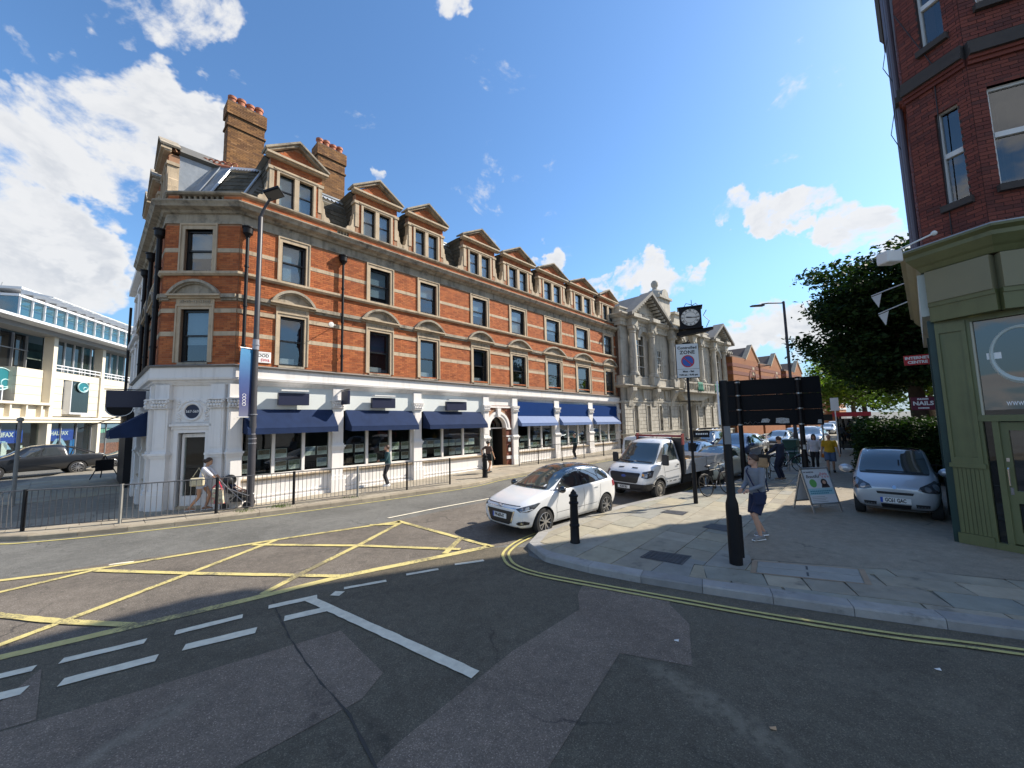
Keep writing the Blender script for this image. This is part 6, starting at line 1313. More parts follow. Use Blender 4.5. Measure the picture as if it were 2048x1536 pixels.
blade('nails_sign', 'maroon projecting sign reading NAILS below the red one', (12.22, 11.82), (12.60, 11.50), 2.74, 3.13, M('sign_maroon', (0.13, 0.012, 0.035), 0.5), [('NAILS', .165, 2.94), ('FULHAM', .06, 3.07), ('MANICURE', .045, 2.80)], WHITEP)
PNT = M('white_pennant', (0.75, 0.76, 0.76), 0.7)
for i, (a, b, lab) in enumerate((((11.78, 12.25, 6.48), (12.40, 11.7, 6.72), 'white flag pole with pennant against the tree, upper of two'), ((11.87, 12.17, 5.86), (12.42, 11.68, 6.13), 'white flag pole with pennant against the tree, lower of two'))):
    t = thing('flag_pole', lab, 'flag pole', a, 0, 'pennant poles on the shop wall'); b = Vector(b) - Vector(a)
    MB().tube([(0, 0, 0), b], .018, 6).build('pole', UPVC, t); d = b.normalized(); MB().add([(0, 0, -.04), tuple(d * .26 + Vector((0, 0, -.04))), tuple(d * .17 + Vector((0.01, 0.03, -.46)))], [(0, 1, 2)]).build('pennant', PNT, t, recalc=False)
# ---- neighbours further up the right hand side
PV = thing('pale_villa', 'pale rendered villa with brown roof glimpsed between the tree and the green shop', 'building', (24.5, 21.6, 0), R(43)); MB().box(0, 9, -8, 0, 0, 6.2).build('wall', WHITE, PV); MB().prism([(-.4, 6.2), (9.4, 6.2), (7, 9), (2, 9)], -8.2, .3).build('roof', M('brown_tile_roof', (0.12, 0.09, 0.075)), PV)
for x in (-.02,):
    for y in (-2, -4.5): f = MB().box(x - .06, x, y - .5, y + .5, 3.2, 5.0).build('window', UPVC, PV); MB().box(x - .065, x - .06, y - .42, y + .42, 3.28, 4.92).build('pane', DGLASS, f)
MB().box(3.5, 4.6, -4.5, -3.6, 8, 11).build('chimney', IBRICK, PV)

# ------------------------------------------------------------ vegetation
def leafmat(name, col, tr=0.25):
    m = bpy.data.materials.new(name); m.use_nodes = True; t = NT(m.node_tree)
    ri = t.n('ShaderNodeNewGeometry').outputs['Random Per Island']
    c = t.ramp(ri, [(0, tuple(x * .55 for x in col)), (.5, col), (.85, tuple(x * 1.5 for x in col)), (1, (col[0] * 2.4, col[1] * 1.9, col[2] * 1.1))])
    d = t.n('ShaderNodeBsdfPrincipled', inp={'Base Color': c, 'Roughness': .6, 'Specular IOR Level': .12}); x = t.n('ShaderNodeBsdfTranslucent', inp={0: t.mix(1.0, c, (1.6, 2.0, .5, 1), 'MULTIPLY')})
    t.n('ShaderNodeOutputMaterial', inp={0: t.n('ShaderNodeMixShader', inp={0: tr, 1: d.outputs[0], 2: x.outputs[0]}).outputs[0]}); return m
def leaves(name, centres, per, spread, size, mat, parent, seed, flat=.5, kind=None):
    """small curled leaf faces scattered through clumps"""
    g = np.random.default_rng(seed); C_ = np.asarray(centres, float); n = len(C_) * per
    p = np.repeat(C_, per, 0) + g.normal(0, 1, (n, 3)) * np.array([spread, spread, spread * flat])
    a = g.normal(0, 1, (n, 3)); a[:, 2] *= .5; a /= np.linalg.norm(a, axis=1)[:, None]; b = np.cross(a, g.normal(0, 1, (n, 3))); b /= np.linalg.norm(b, axis=1)[:, None]
    s = size * g.uniform(.6, 1.4, n)[:, None]; cn = np.cross(a, b)
    V = np.stack([p - a * s, p + b * s * .5 + cn * s * .12, p + a * s, p - b * s * .5 + cn * s * .12], 1).reshape(-1, 3)
    me = bpy.data.meshes.new(name); me.vertices.add(n * 4); me.vertices.foreach_set('co', V.ravel()); me.loops.add(n * 4); me.loops.foreach_set('vertex_index', np.arange(n * 4, dtype=np.int32)); me.polygons.add(n); me.polygons.foreach_set('loop_start', np.arange(0, n * 4, 4, dtype=np.int32)); me.update(calc_edges=True); me.validate()
    me.materials.append(mat); return link(me, name, parent, kind=kind)
LEAF = leafmat('maple_leaf', (0.020, 0.042, 0.014), .18); LEAF2 = leafmat('lime_leaf', (0.07, 0.11, 0.025), .4); HEDG = leafmat('hedge_leaf', (0.020, 0.042, 0.012), .15); BARK = M('bark', (0.07, 0.055, 0.04), 0.9, var=.3, vscale=5, bump=.6, bscale=12)
def tree(name, label, base, h, rad, z0, n, per, mat, size, seed, spread=.42, trunk=.3, group=None):
    t = thing(name, label, 'tree', base, 0, group); q = random.Random(seed); cs = []
    tr = MB(); top = Vector((0, 0, z0 + (h - z0) * .55)); tr.tube([(0, 0, -.1), (0.05, 0, z0 * .6), (0, .05, z0 + .4), tuple(top)], [trunk * 1.25, trunk, trunk * .85, trunk * .3], 10)
    zc0, zr = (z0 + h) / 2, (h - z0) / 2; bl = [(q.uniform(0, 6.28), 1.75 * q.random() ** .75 - .82) for _ in range(26)]
    for i, (a, v) in enumerate(bl):
        k = math.sqrt(1 - v * v); gr_ = q.uniform(.78, 1.12); e = Vector((math.cos(a) * rad * k * gr_, math.sin(a) * rad * k * gr_, zc0 + v * zr * (.5 + .5 * gr_))); s = Vector((0, 0, max(z0 * .7, zc0 - zr * .6 + max(0, v) * zr * .8)))
        tr.tube([s, s.lerp(e, .5) + Vector((q.uniform(-.3, .3), q.uniform(-.3, .3), .3)), e * .96], [trunk * .36, trunk * .18, .02], 6)
        for j in range(n // 26):
            f = q.uniform(.25, 1) ** .6; r_ = rad * .165; cs.append(tuple(s.lerp(e, f) + Vector((q.gauss(0, r_), q.gauss(0, r_), q.gauss(0, r_ * .6)))))
    tr.build('trunk', BARK, t, smooth=True); leaves('crown', cs, per, spread, size, mat, t, seed); return t
tree('broadleaf_tree', 'large dark broadleaf tree rising behind the hedge by the green shop', (24.3, 23.1, 0.1), 12.5, 4.6, 3.4, 640, 130, LEAF, .14, 11, .45, .42)
tree('broadleaf_tree', 'paler sunlit tree further back between the dark tree and the shop signs', (31.5, 29.0, 0.1), 9.0, 3.6, 2.6, 90, 80, LEAF2, .16, 12, .5, .22)
tree('street_tree', 'light green street tree beyond the bus shelter', (38, 43, 0.1), 9.5, 4.0, 2.5, 110, 70, LEAF2, .2, 13, .6, .25)
tree('street_tree', 'dark tree closing the end of the road', (62, 68, 0.1), 12, 6, 3, 110, 60, LEAF, .3, 14, .9, .4)
tree('roof_tree', 'green treetop showing over the roofs past the institution gables', (70, 72, 4), 9, 3.5, 3, 70, 50, LEAF2, .25, 15, .7, .3)
HD = thing('hedge', 'dense dark clipped hedge behind the silver city car', 'hedge'); q = random.Random(4); cs = []
for i in range(1500):
    u, n, z = q.uniform(20.2, 23.5), q.uniform(-.15, 5.0), q.uniform(.25, 2.25)
    if q.random() < .75: 
        k = q.random()
        if k < .5: u = 20.2 + q.uniform(-.08, .12)
        elif k < .75: z = 2.22 + q.gauss(0, .07)
        else: n = -.15 + q.uniform(-.08, .1)
    cs.append(tuple(SN(u, n, z)))
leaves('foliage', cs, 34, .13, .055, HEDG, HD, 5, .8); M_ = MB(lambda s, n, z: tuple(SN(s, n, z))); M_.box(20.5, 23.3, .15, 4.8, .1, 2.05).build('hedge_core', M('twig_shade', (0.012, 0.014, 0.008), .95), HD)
FN_ = thing('low_railing', 'low dark railing at the foot of the hedge', 'railing'); m = MB(lambda s, n, z: tuple(SN(s, n, z)))
for i in range(34): SNm = MB(lambda s, n, z: tuple(SN(s, n, z))).box(19.9, 19.92, .0 + .14 * i, .02 + .14 * i, .12, .85).build('bar', BLACKP, FN_, recalc=False)
m.box(19.89, 19.93, 0, 4.7, .80, .84).box(19.89, 19.93, 0, 4.7, .2, .23).build('rail', BLACKP, FN_)
def tuft(p, n, h, seed, label):
    g = random.Random(seed); m = MB()
    for i in range(n):
        a = g.uniform(0, 6.28); x, y = p[0] + g.gauss(0, .16), p[1] + g.gauss(0, .10); l = h * g.uniform(.5, 1.2); dx, dy = math.cos(a) * l * .5, math.sin(a) * l * .5; w_ = .006
        m.add([(x - w_, y, .118), (x + w_, y, .118), (x + dx * .6, y + dy * .6, .118 + l * .8), (x + dx, y + dy, .118 + l)], [(0, 1, 2), (1, 3, 2)])
    o = m.build('weeds', LEAF2, None, kind='stuff', recalc=False); o['label'] = label
tuft((-7.6, 12.75), 90, .10, 1, 'weeds growing along the kerb by the railings'); tuft((-8.4, 12.2), 60, .08, 2, 'weeds growing in the kerb joint near the lamp post'); tuft((-5.9, 14.0), 40, .07, 3, 'weeds growing by a railing post')

# ------------------------------------------------------------ vehicles
def car_paint(name, col, metal=0.0, rough=0.28):
    return M(name, col, rough, metal=metal, coat=1.0, var=0.03, vscale=2)
LAMPG = M('lamp_glass', (0.30, 0.31, 0.33), 0.08, metal=0.6, spec=0.8); LAMPD = M('lamp_dark', (0.04, 0.04, 0.045), 0.1, spec=0.8, coat=1)
AMBER = M('amber_lens', (0.75, 0.35, 0.08), 0.2); REDL = M('red_lens', (0.35, 0.01, 0.015), 0.15, coat=1); TRIM = M('dark_trim', (0.014, 0.014, 0.016), 0.45)
PLATEW = M('plate_white', (0.75, 0.75, 0.73), 0.4); PLATEY = M('plate_yellow', (0.75, 0.55, 0.05), 0.4); EUB = M('plate_blue', (0.02, 0.08, 0.42), 0.4); ALLOY = M('alloy', (0.45, 0.45, 0.46), 0.3, metal=0.9)
def loft(st, sub=2, mat=None, holes=None, name='body'):
    """closed body shell lofted through stations (x, zb, ws, zm, wm, zbelt, wbelt, zr, wr, zc), smoothed, wheel arches cut out"""
    rows = []
    for x, zb, ws, zm, wm, zl, wl, zr, wr, zc in st:
        h = [(0, zb), (ws * 0.88, zb), (ws, zb + 0.07), (wm, zm), (wl + 0.004, zl - 0.03), (wl - 0.035, zl + 0.015), (wr + (wl - wr) * 0.14 * (zr > zl + .2), zr - 0.07 * (zr > zl + .2)), (wr * 0.86, zr), (0, zc)]
        rows.append([(x, -y, z) for y, z in h] + [(x, y, z) for y, z in h[-2:0:-1]])
    n = len(rows[0]); m = MB()
    vs = [p for r in rows for p in r]; fs = [(i * n + k, i * n + (k + 1) % n, (i + 1) * n + (k + 1) % n, (i + 1) * n + k) for i in range(len(rows) - 1) for k in range(n)]
    def cap(b, rev):
        out = []
        for k in range(n // 2):
            q = (b + k, b + k + 1, b + (n - k - 1) % n, b + (n - k) % n)
            q = tuple(dict.fromkeys(q))
            if len(q) > 2: out.append(q if rev else q[::-1])
        return out
    m.add(vs, fs + cap(0, False) + cap((len(rows) - 1) * n, True))
    me = bpy.data.meshes.new(name); me.from_pydata(m.v, [], m.f); me.materials.append(mat); me.materials.append(TRIM)
    bm = bmesh.new(); bm.from_mesh(me); bmesh.ops.recalc_face_normals(bm, faces=bm.faces)
    cl = bm.edges.layers.float.new('crease_edge')
    for e in bm.edges:
        a, b = e.verts[0].index % n, e.verts[1].index % n
        if a == b and a in (4, n - 4): e[cl] = 0.35
    bm.to_mesh(me); bm.free()
    o = bpy.data.objects.new('tmp', me); COL.objects.link(o); o.modifiers.new('s', 'SUBSURF').levels = sub
    cut = None
    if holes:
        c = MB()
        for hx, hz, hr, w_ in holes:
            for s in (-1, 1): c.lathe([(hr, s * (w_ - 0.26)), (hr, s * (w_ + 0.3))], (hx, 0, hz), 28, 'y')
        cut = c.build('cut', TRIM); b = o.modifiers.new('b', 'BOOLEAN'); b.object = cut; b.operation = 'DIFFERENCE'; b.solver = 'EXACT'; b.material_mode = 'TRANSFER'
    dg = bpy.context.evaluated_depsgraph_get(); r = bpy.data.meshes.new_from_object(o.evaluated_get(dg)); bpy.data.objects.remove(o)
    if cut: bpy.data.objects.remove(cut)
    r.name = name; return r
class Car:
    def __init__(s, root, me): s.root = root; s.bm = bmesh.new(); s.bm.from_mesh(me); s.t = BVHTree.FromBMesh(s.bm); s.bm.free()
    def patch(s, name, poly, mat, o=(0, 0, 0), U=(0, 1, 0), V=(0, 0, 1), D=(1, 0, 0), off=0.004, grid=0.07, parent=None, smooth=True, thick=0.0):
        """a panel of the given outline laid onto the body by casting it along D"""
        o, U, V, D = Vector(o), Vector(U).normalized(), Vector(V).normalized(), Vector(D).normalized()
        bm = bmesh.new(); bm.faces.new([bm.verts.new((u, v, 0)) for u, v in poly])
        for ax in (0, 1):
            lo, hi = min(p[ax] for p in poly), max(p[ax] for p in poly); k = int((hi - lo) / grid)
            for i in range(1, k + 1):
                pc = [0, 0, 0]; pc[ax] = lo + (hi - lo) * i / (k + 1); pn = [0, 0, 0]; pn[ax] = 1
                bmesh.ops.bisect_plane(bm, geom=bm.verts[:] + bm.edges[:] + bm.faces[:], plane_co=pc, plane_no=pn)
        for v in bm.verts:
            p = o + U * v.co.x + V * v.co.y; h = s.t.ray_cast(p - D * 4, D)
            if h[0] is None:
                h = s.t.find_nearest(p)
            nn = h[1] if h[1].dot(D) < 0 else -h[1]
            v.co = h[0] + nn * off
        bmesh.ops.recalc_face_normals(bm, faces=bm.faces); bm.normal_update()
        if sum((f.normal for f in bm.faces), Vector()).dot(D) > 0: bmesh.ops.reverse_faces(bm, faces=bm.faces)
        me = bpy.data.meshes.new(name); bm.to_mesh(me); bm.free(); me.materials.append(mat)
        ob = link(me, name, parent or s.root, smooth='all' if smooth else False)
        if thick: md = ob.modifiers.new('t', 'SOLIDIFY'); md.thickness = thick; md.offset = 0
        return ob
    def front(s, name, poly, mat, **k): return s.patch(name, poly, mat, D=(1, 0, 0), **k)
    def side(s, name, poly, mat, sides=(-1, 1), **k):
        return [s.patch(name, poly, mat, o=(0, q * 3, 0), U=(1, 0, 0), D=(0, -q, 0), **k) for q in sides]
    def corner(s, name, poly, mat, ang=35, sides=(-1, 1), cx=0.0, cy=0.0, **k):
        """outline drawn on an upright plane turned ang degrees round the front corner; u runs outwards"""
        return [s.patch(name, poly if q > 0 else poly, mat, o=(cx, q * cy, 0), U=(math.sin(R(ang)), q * math.cos(R(ang)), 0), D=(math.cos(R(ang)), -q * math.sin(R(ang)), 0), **k) for q in sides]
def wheel(root, x, y, r, w_=0.2, spokes=5, mat=None, style='alloy'):
    s = 1 if y > 0 else -1; T = lambda px, py, pz: (x + px, y + s * py, r + pz)
    W_ = MB(T).lathe([(r * 0.66, -w_), (r * 0.93, -w_), (r, -w_ * 0.82), (r, -w_ * 0.2), (r * 0.95, 0.0), (r * 0.70, 0.008), (r * 0.64, -0.01)], (0, 0, 0), 28, 'y', False).build('wheel', RUBBER, root, smooth=True)
    rm = MB(T); rm.lathe([(r * 0.70, 0.006), (r * 0.66, 0.012), (r * 0.63, -0.04), (r * 0.6, -0.10)], (0, 0, 0), 28, 'y', False)
    if style == 'alloy':
        for k in range(spokes):
            for dv in (-0.13, 0.13):
                a = 2 * math.pi * k / spokes; d = Vector((math.cos(a + dv * 0.6), 0, math.sin(a + dv * 0.6))); e = Vector((math.cos(a + dv * 2.0), 0, math.sin(a + dv * 2.0))); n = Vector((-d.z, 0, d.x)) * r * 0.045
                p, q = d * r * 0.14, e * r * 0.66; rm.add([tuple(p - n + Vector((0, .005, 0))), tuple(p + n + Vector((0, .005, 0))), tuple(q + n + Vector((0, -.005, 0))), tuple(q - n + Vector((0, -.005, 0))), tuple(p - n * 1.3 + Vector((0, -.05, 0))), tuple(p + n * 1.3 + Vector((0, -.05, 0))), tuple(q + n * 1.3 + Vector((0, -.06, 0))), tuple(q - n * 1.3 + Vector((0, -.06, 0)))], [(0, 1, 2, 3), (0, 3, 7, 4), (1, 5, 6, 2), (2, 6, 7, 3), (0, 4, 5, 1)])
        rm.lathe([(r * 0.18, -0.05), (r * 0.18, 0.008), (0.02, 0.012)], (0, 0, 0), 12, 'y')
    else:
        rm.lathe([(r * 0.62, -0.03), (r * 0.5, -0.015), (r * 0.42, 0.0), (r * 0.3, -0.02), (r * 0.28, 0.03), (r * 0.12, 0.05), (0.0, 0.05)], (0, 0, 0), 20, 'y', False)
    rm.build('rim', mat or ALLOY, W_, smooth=True)
    MB(T).lathe([(0.0, -0.09), (r * 0.62, -0.09)], (0, 0, 0), 20, 'y').build('brake_disc', TRIM, W_)
    return W_
def plate(root, x, z, txt, mat=PLATEW, w_=0.52, h=0.115, slope=0.0, blue=True, front=True):
    T = lambda px, py, pz: Vector((x + py + slope * pz, px, z + pz)) if front else Vector((x - py, -px, z + pz))
    p = MB(lambda a, b, c: tuple(T(a, b, c))).box(-w_ / 2, w_ / 2, -0.012, 0.0, -h / 2, h / 2).build('number_plate', mat, root)
    if txt: text(txt, h * 0.98, BLACKI, 'lettering', p, lambda a, b, c: T(-a * 0.66, -0.0135 - c, b), bold=0.004)
    if blue: MB(lambda a, b, c: tuple(T(a, b, c))).box(w_ / 2 - 0.045, w_ / 2, -0.0135, -0.012, -h / 2, h / 2).build('plate_band', EUB, p)
    return p
def mirror(root, x, y, z, mat, k=1.0):
    s = 1 if y > 0 else -1
    a = MB().sphere((x, y + s * 0.10 * k, z), 0.11 * k, 12, 8, (0.75, 1.15, 0.8)).build('mirror', mat, root, smooth=True)
    MB().tube([(x + 0.02, y - s * 0.06, z - 0.05), (x, y + s * 0.05, z - 0.03)], 0.025 * k, 6).build('mirror_arm', TRIM, a)
    return a
def seams(c, lines, w_=0.008):
    for ln in lines:
        for (a, b), (p, q) in zip(ln, ln[1:]):
            d = Vector((p - a, q - b)).normalized(); n = Vector((-d.y, d.x)) * w_ / 2
            c.side('door_seam', [(a - n.x, b - n.y), (p - n.x, q - n.y), (p + n.x, q + n.y), (a + n.x, b + n.y)], TRIM, off=0.0025, grid=0.12)
def cabin(root, x0, x1, w_, z0, z1, seats=True):
    m = MB(); m.box(x0, x1, -w_, w_, z0 - 0.25, z0 - 0.15)
    for x in (x0 + (x1 - x0) * 0.35, x0 + (x1 - x0) * 0.75):
        for y in (-0.34, 0.34): m.box(x, x + 0.14, y - 0.22, y + 0.22, z0 - 0.3, z0 + 0.22).box(x + 0.02, x + 0.12, y - 0.12, y + 0.12, z0 + 0.22, z0 + 0.4)
    m.build('seats', TRIM, root, bevel=0.02)
HATCH = [(0.00, .32, .45, .46, .58, .60, .56, .65, .40, .67), (0.07, .20, .64, .45, .74, .66, .70, .71, .50, .74), (0.32, .17, .74, .48, .835, .755, .80, .82, .60, .85), (0.75, .17, .80, .50, .862, .86, .83, .93, .66, .955), (1.08, .17, .81, .52, .867, .93, .842, .985, .70, 1.01), (1.50, .17, .81, .52, .867, .945, .842, 1.20, .64, 1.235), (1.95, .17, .81, .52, .867, .955, .842, 1.385, .585, 1.425), (2.40, .17, .81, .52, .867, .965, .842, 1.44, .585, 1.475), (3.00, .17, .81, .52, .867, .98, .838, 1.425, .575, 1.465), (3.45, .18, .80, .53, .865, 1.0, .83, 1.36, .555, 1.41), (3.72, .20, .76, .54, .84, 1.0, .80, 1.20, .55, 1.24), (3.92, .24, .70, .55, .79, .93, .75, 1.0, .60, 1.02), (4.03, .34, .56, .56, .68, .74, .62, .78, .5, .80)]
# ---- white hatchback at the kerb
PW = car_paint('pearl_white_paint', (0.80, 0.80, 0.79)); PB_ = car_paint('black_roof_paint', (0.008, 0.009, 0.012), rough=0.15)
HC = thing('parked_hatchback', 'white five door hatchback with black roof and French style plate at the kerb corner', 'car')
hm = loft(HATCH, 2, PW, [(0.76, .31, .355, .86), (3.33, .31, .355, .86)]); link(hm, 'body', HC, smooth=35); c = Car(HC, hm)
c.front('windscreen', [(-.69, .985), (.69, .985), (.665, 1.06), (.55, 1.385), (.5, 1.40), (-.5, 1.40), (-.55, 1.385), (-.665, 1.06)], CARG, off=0.006)
c.patch('roof_panel', [(1.86, -.5), (1.98, -.60), (3.45, -.56), (3.62, -.5), (3.62, .5), (3.45, .56), (1.98, .60), (1.86, .5)], PB_, o=(0, 0, 3), U=(1, 0, 0), V=(0, 1, 0), D=(0, 0, -1), off=0.005, grid=0.12)
c.side('pillar_trim', [(1.02, .985), (1.22, .985), (1.98, 1.36), (2.9, 1.385), (3.42, 1.32), (3.62, 1.12), (3.55, 1.02), (3.0, .995), (1.2, .955)][0:9], PB_, off=0.003, grid=0.09)
c.side('window', [(1.36, .99), (2.26, 1.005), (2.30, 1.355), (2.0, 1.345), (1.72, 1.22)], CARG, off=0.007, grid=0.09); c.side('window', [(2.34, 1.005), (3.02, 1.03), (3.06, 1.34), (2.38, 1.36)], CARG, off=0.007, grid=0.09); c.side('window', [(3.08, 1.035), (3.50, 1.07), (3.30, 1.29), (3.10, 1.325)], CARG, off=0.007, grid=0.09)
c.front('bonnet_seam', [(-.62, .715), (.62, .715), (.62, .727), (-.62, .727)], TRIM, off=0.003)
c.front('grille', [(-.52, .60), (.52, .60), (.40, .34), (.33, .30), (-.33, .30), (-.40, .34)], TRIM, off=0.008); c.front('lower_lip', [(-.62, .225), (.62, .225), (.56, .255), (-.56, .255)], TRIM, off=0.006)
for s in (-1, 1): c.front('grille_edge', [(s * .54, .62), (s * .50, .62), (s * .38, .33), (s * .42, .33)], CHROME, off=0.010)
c.front('grille_bar', [(-.56, .66), (.56, .66), (.56, .672), (-.56, .672)], CHROME, off=0.006)
c.corner('headlight', [(-.10, .665), (.02, .60), (.22, .60), (.36, .655), (.48, .76), (.42, .765), (.12, .715)], LAMPD, 38, cx=0.12, cy=.62, off=0.006, grid=0.05); c.corner('lamp_lens', [(.12, .635), (.20, .63), (.24, .665), (.22, .705), (.15, .70)], LAMPG, 38, cx=0.12, cy=.62, off=0.011, grid=0.04); c.corner('lamp_strip', [(0.0, .625), (.06, .607), (.32, .645), (.30, .655), (.06, .622)], WHITEP, 38, cx=0.12, cy=.62, off=0.012, grid=0.05); c.corner('lamp_lens', [(-.01, .655), (.06, .63), (.10, .66), (.08, .69)], LAMPG, 38, cx=0.12, cy=.62, off=0.010, grid=0.04)
c.corner('fog_recess', [(-.06, .34), (.02, .30), (.24, .31), (.26, .36), (.16, .40), (.02, .39)], TRIM, 32, cx=0.08, cy=.60, off=0.007, grid=0.05); c.corner('fog_lamp', [(.05, .335), (.12, .33), (.13, .365), (.06, .37)], LAMPG, 32, cx=0.08, cy=.60, off=0.012, grid=0.04)
plate(HC, -0.005, .47, 'FW-659-AY', slope=0.0, w_=0.52); MB(lambda a, b, d: (0.0 + b, a, .47 + d)).box(-.26, -.215, -.0135, -.012, -.0575, .0575).build('plate_band', EUB, HC)
MB().tube([(0.03 + 0.0, .085 * math.cos(a), .69 + .045 * math.sin(a)) for a in [2 * math.pi * k / 20 for k in range(20)]], 0.009, 6, closed=True).tube([(0.025, -.045, .66), (0.022, -.03, .715)], 0.009, 6).tube([(0.025, .03, .662), (0.022, .045, .718)], 0.009, 6).tube([(0.022, -.038, .682), (0.02, .038, .695)], 0.009, 6).build('badge', CHROME, HC, smooth=True)
seams(c, [[(1.22, .30), (1.18, .62), (1.32, .97)], [(2.30, .26), (2.32, .62), (2.31, .99)], [(3.05, .62), (2.95, .40)], [(1.24, .27), (2.95, .27)], [(3.05, .62), (3.10, 1.0)]])
c.side('sill_trim', [(1.2, .17), (2.9, .17), (2.9, .245), (1.2, .245)], TRIM, off=0.003); c.side('door_handle', [(2.05, .845), (2.25, .85), (2.25, .88), (2.05, .875)], PW, off=0.022, grid=0.05); c.side('door_handle', [(2.80, .86), (3.00, .865), (3.00, .895), (2.80, .89)], PW, off=0.022, grid=0.05)
c.side('tail_lamp', [(3.72, .78), (3.98, .80), (3.98, .92), (3.78, .98), (3.70, .93)], REDL, off=0.006)
c.patch('wiper', [(-.60, 1.0), (.05, 1.015), (.05, 1.03), (-.60, 1.02)], TRIM, off=0.014); c.patch('wiper', [(-.05, 1.0), (.55, 1.01), (.55, 1.025), (-.05, 1.02)], TRIM, off=0.016)
c.front('tax_disc', [(-.50, 1.03), (-.45, 1.03), (-.45, 1.07), (-.50, 1.07)], WHITEP, off=0.012)
for x in (.76, 3.33):
    for y in (-.845, .845): wheel(HC, x, y, .31, .2, 5)
for s in (-1, 1): mirror(HC, 1.32, s * .83, .99, PB_)
cabin(HC, 1.3, 3.1, .7, .75, 1.2)
MB().box(.9, 1.5, -.6, .6, .88, .96).build('dashboard', TRIM, HC, bevel=0.02)
def place(car, mid, az, half, L, scale=1.0):
    """mid: ground point midway along the nearer side's wheels; az: azimuth of the car's tail"""
    d = Vector((math.sin(R(az)), math.cos(R(az)), 0)); n = Vector((d.y, -d.x, 0)); p = Vector((*mid, 0)) - n * half * scale - d * L / 2 * scale
    car.location = p; car.rotation_euler = (0, 0, math.pi / 2 - R(az)); car.scale = (scale,) * 3
place(HC, (1.64, 10.24), 48.8, .845, 4.09, 0.96); HC.scale = (.96, .96, 1.01)

# ---- white dropside truck
TP = car_paint('truck_white_paint', (0.76, 0.77, 0.78)); 
TK = thing('dropside_truck', 'white dropside pickup truck with black headboard and red top rail behind the hatchback', 'truck')
TS = [(0.0, .42, .62, .60, .80, .80, .74, .86, .55, .90), (0.08, .30, .78, .62, .93, .92, .88, .98, .66, 1.02), (0.35, .28, .86, .64, .99, 1.10, .92, 1.16, .72, 1.20), (0.72, .28, .90, .66, 1.0, 1.24, .95, 1.30, .78, 1.34), (1.0, .28, .92, .7, 1.0, 1.28, .96, 1.52, .78, 1.56), (1.35, .28, .92, .7, 1.0, 1.30, .96, 1.90, .74, 1.96), (1.62, .28, .92, .7, 1.0, 1.30, .96, 2.09, .72, 2.16), (1.95, .28, .92, .7, 1.0, 1.30, .96, 2.14, .72, 2.20), (2.35, .28, .92, .7, 1.0, 1.30, .96, 2.14, .72, 2.19), (2.48, .28, .90, .7, .98, 1.30, .94, 2.10, .70, 2.14)]
tm = loft(TS, 2, TP, [(0.86, .36, .43, 1.0)]); link(tm, 'body', TK, smooth=35); c = Car(TK, tm)
c.front('windscreen', [(-.84, 1.27), (.84, 1.27), (.80, 1.4), (.66, 1.98), (.6, 2.0), (-.6, 2.0), (-.66, 1.98), (-.80, 1.4)], CARG, off=0.008)
c.front('grille', [(-.62, .98), (.62, .98), (.66, .94), (.56, .66), (.5, .62), (-.5, .62), (-.56, .66), (-.66, .94)], TRIM, off=0.012)
for z in (.72, .80, .88): c.front('grille_bar', [(-.56, z), (.56, z), (.56, z + .02), (-.56, z + .02)], PLASTIC, off=0.022)
c.front('badge', [(.10 * math.cos(2 * math.pi * k / 16), .86 + .042 * math.sin(2 * math.pi * k / 16)) for k in range(16)], M('badge_blue', (0.03, 0.06, 0.25), 0.3), off=0.03, grid=0.2); MB().tube([(0.0, .105 * math.cos(a), .86 + .045 * math.sin(a)) for a in [2 * math.pi * k / 20 for k in range(20)]], 0.008, 5, closed=True).build('badge_rim', CHROME, TK)
c.front('bumper', [(-1.0, .58), (-.7, .60), (.7, .60), (1.0, .58), (1.0, .34), (.85, .28), (-.85, .28), (-1.0, .34)], PLASTIC, off=0.03); c.corner('bumper_corner', [(-.1, .30), (.62, .32), (.60, .60), (.2, .62), (-.1, .60)], PLASTIC, 50, cx=.10, cy=.80, off=0.026)
c.corner('headlight', [(-.10, .84), (.08, .80), (.30, .84), (.40, 1.06), (.30, 1.08), (-.02, 1.02)], LAMPD, 45, cx=0.12, cy=.78, off=0.010, grid=0.06); c.corner('lamp_lens', [(-.04, .86), (.10, .85), (.12, .96), (-.02, .98)], LAMPG, 45, cx=0.12, cy=.78, off=0.016, grid=0.05)
c.corner('indicator', [(-.07, .90), (.0, .88), (.02, .95), (-.05, .97)], AMBER, 45, cx=0.12, cy=.78, off=0.019, grid=0.05, sides=(-1,)); c.corner('lamp_lens', [(.15, .88), (.25, .92), (.28, 1.02), (.17, 1.0)], LAMPG, 45, cx=0.12, cy=.78, off=0.016, grid=0.05)
for s in (-1, 1): c.patch('bonnet_vent', [(s * .18, 1.13), (s * .42, 1.12), (s * .42, 1.15), (s * .18, 1.16)], TRIM, off=0.008)
c.side('window', [(1.10, 1.34), (2.22, 1.36), (2.24, 1.98), (1.85, 2.0), (1.62, 1.96)], CARG, off=0.010, grid=0.1); c.side('quarter_trim', [(.86, 1.32), (1.12, 1.34), (1.50, 1.84), (1.44, 1.84)], TRIM, off=0.009)
seams(c, [[(1.22, .50), (1.16, 1.3)], [(1.22, .45), (2.28, .45)], [(2.28, .45), (2.30, 2.0)], [(1.2, .95), (2.28, 1.0)]], 0.012); c.side('sill_trim', [(1.32, .28), (2.46, .28), (2.46, .44), (1.32, .44)], PLASTIC, off=0.008); c.side('arch_trim', [(.86 + .52 * math.cos(R(a)), .36 + .52 * math.sin(R(a))) for a in range(0, 181, 15)] + [(.86 + .43 * math.cos(R(a)), .36 + .43 * math.sin(R(a))) for a in range(180, -1, -15)], TP, off=0.012, grid=0.2)
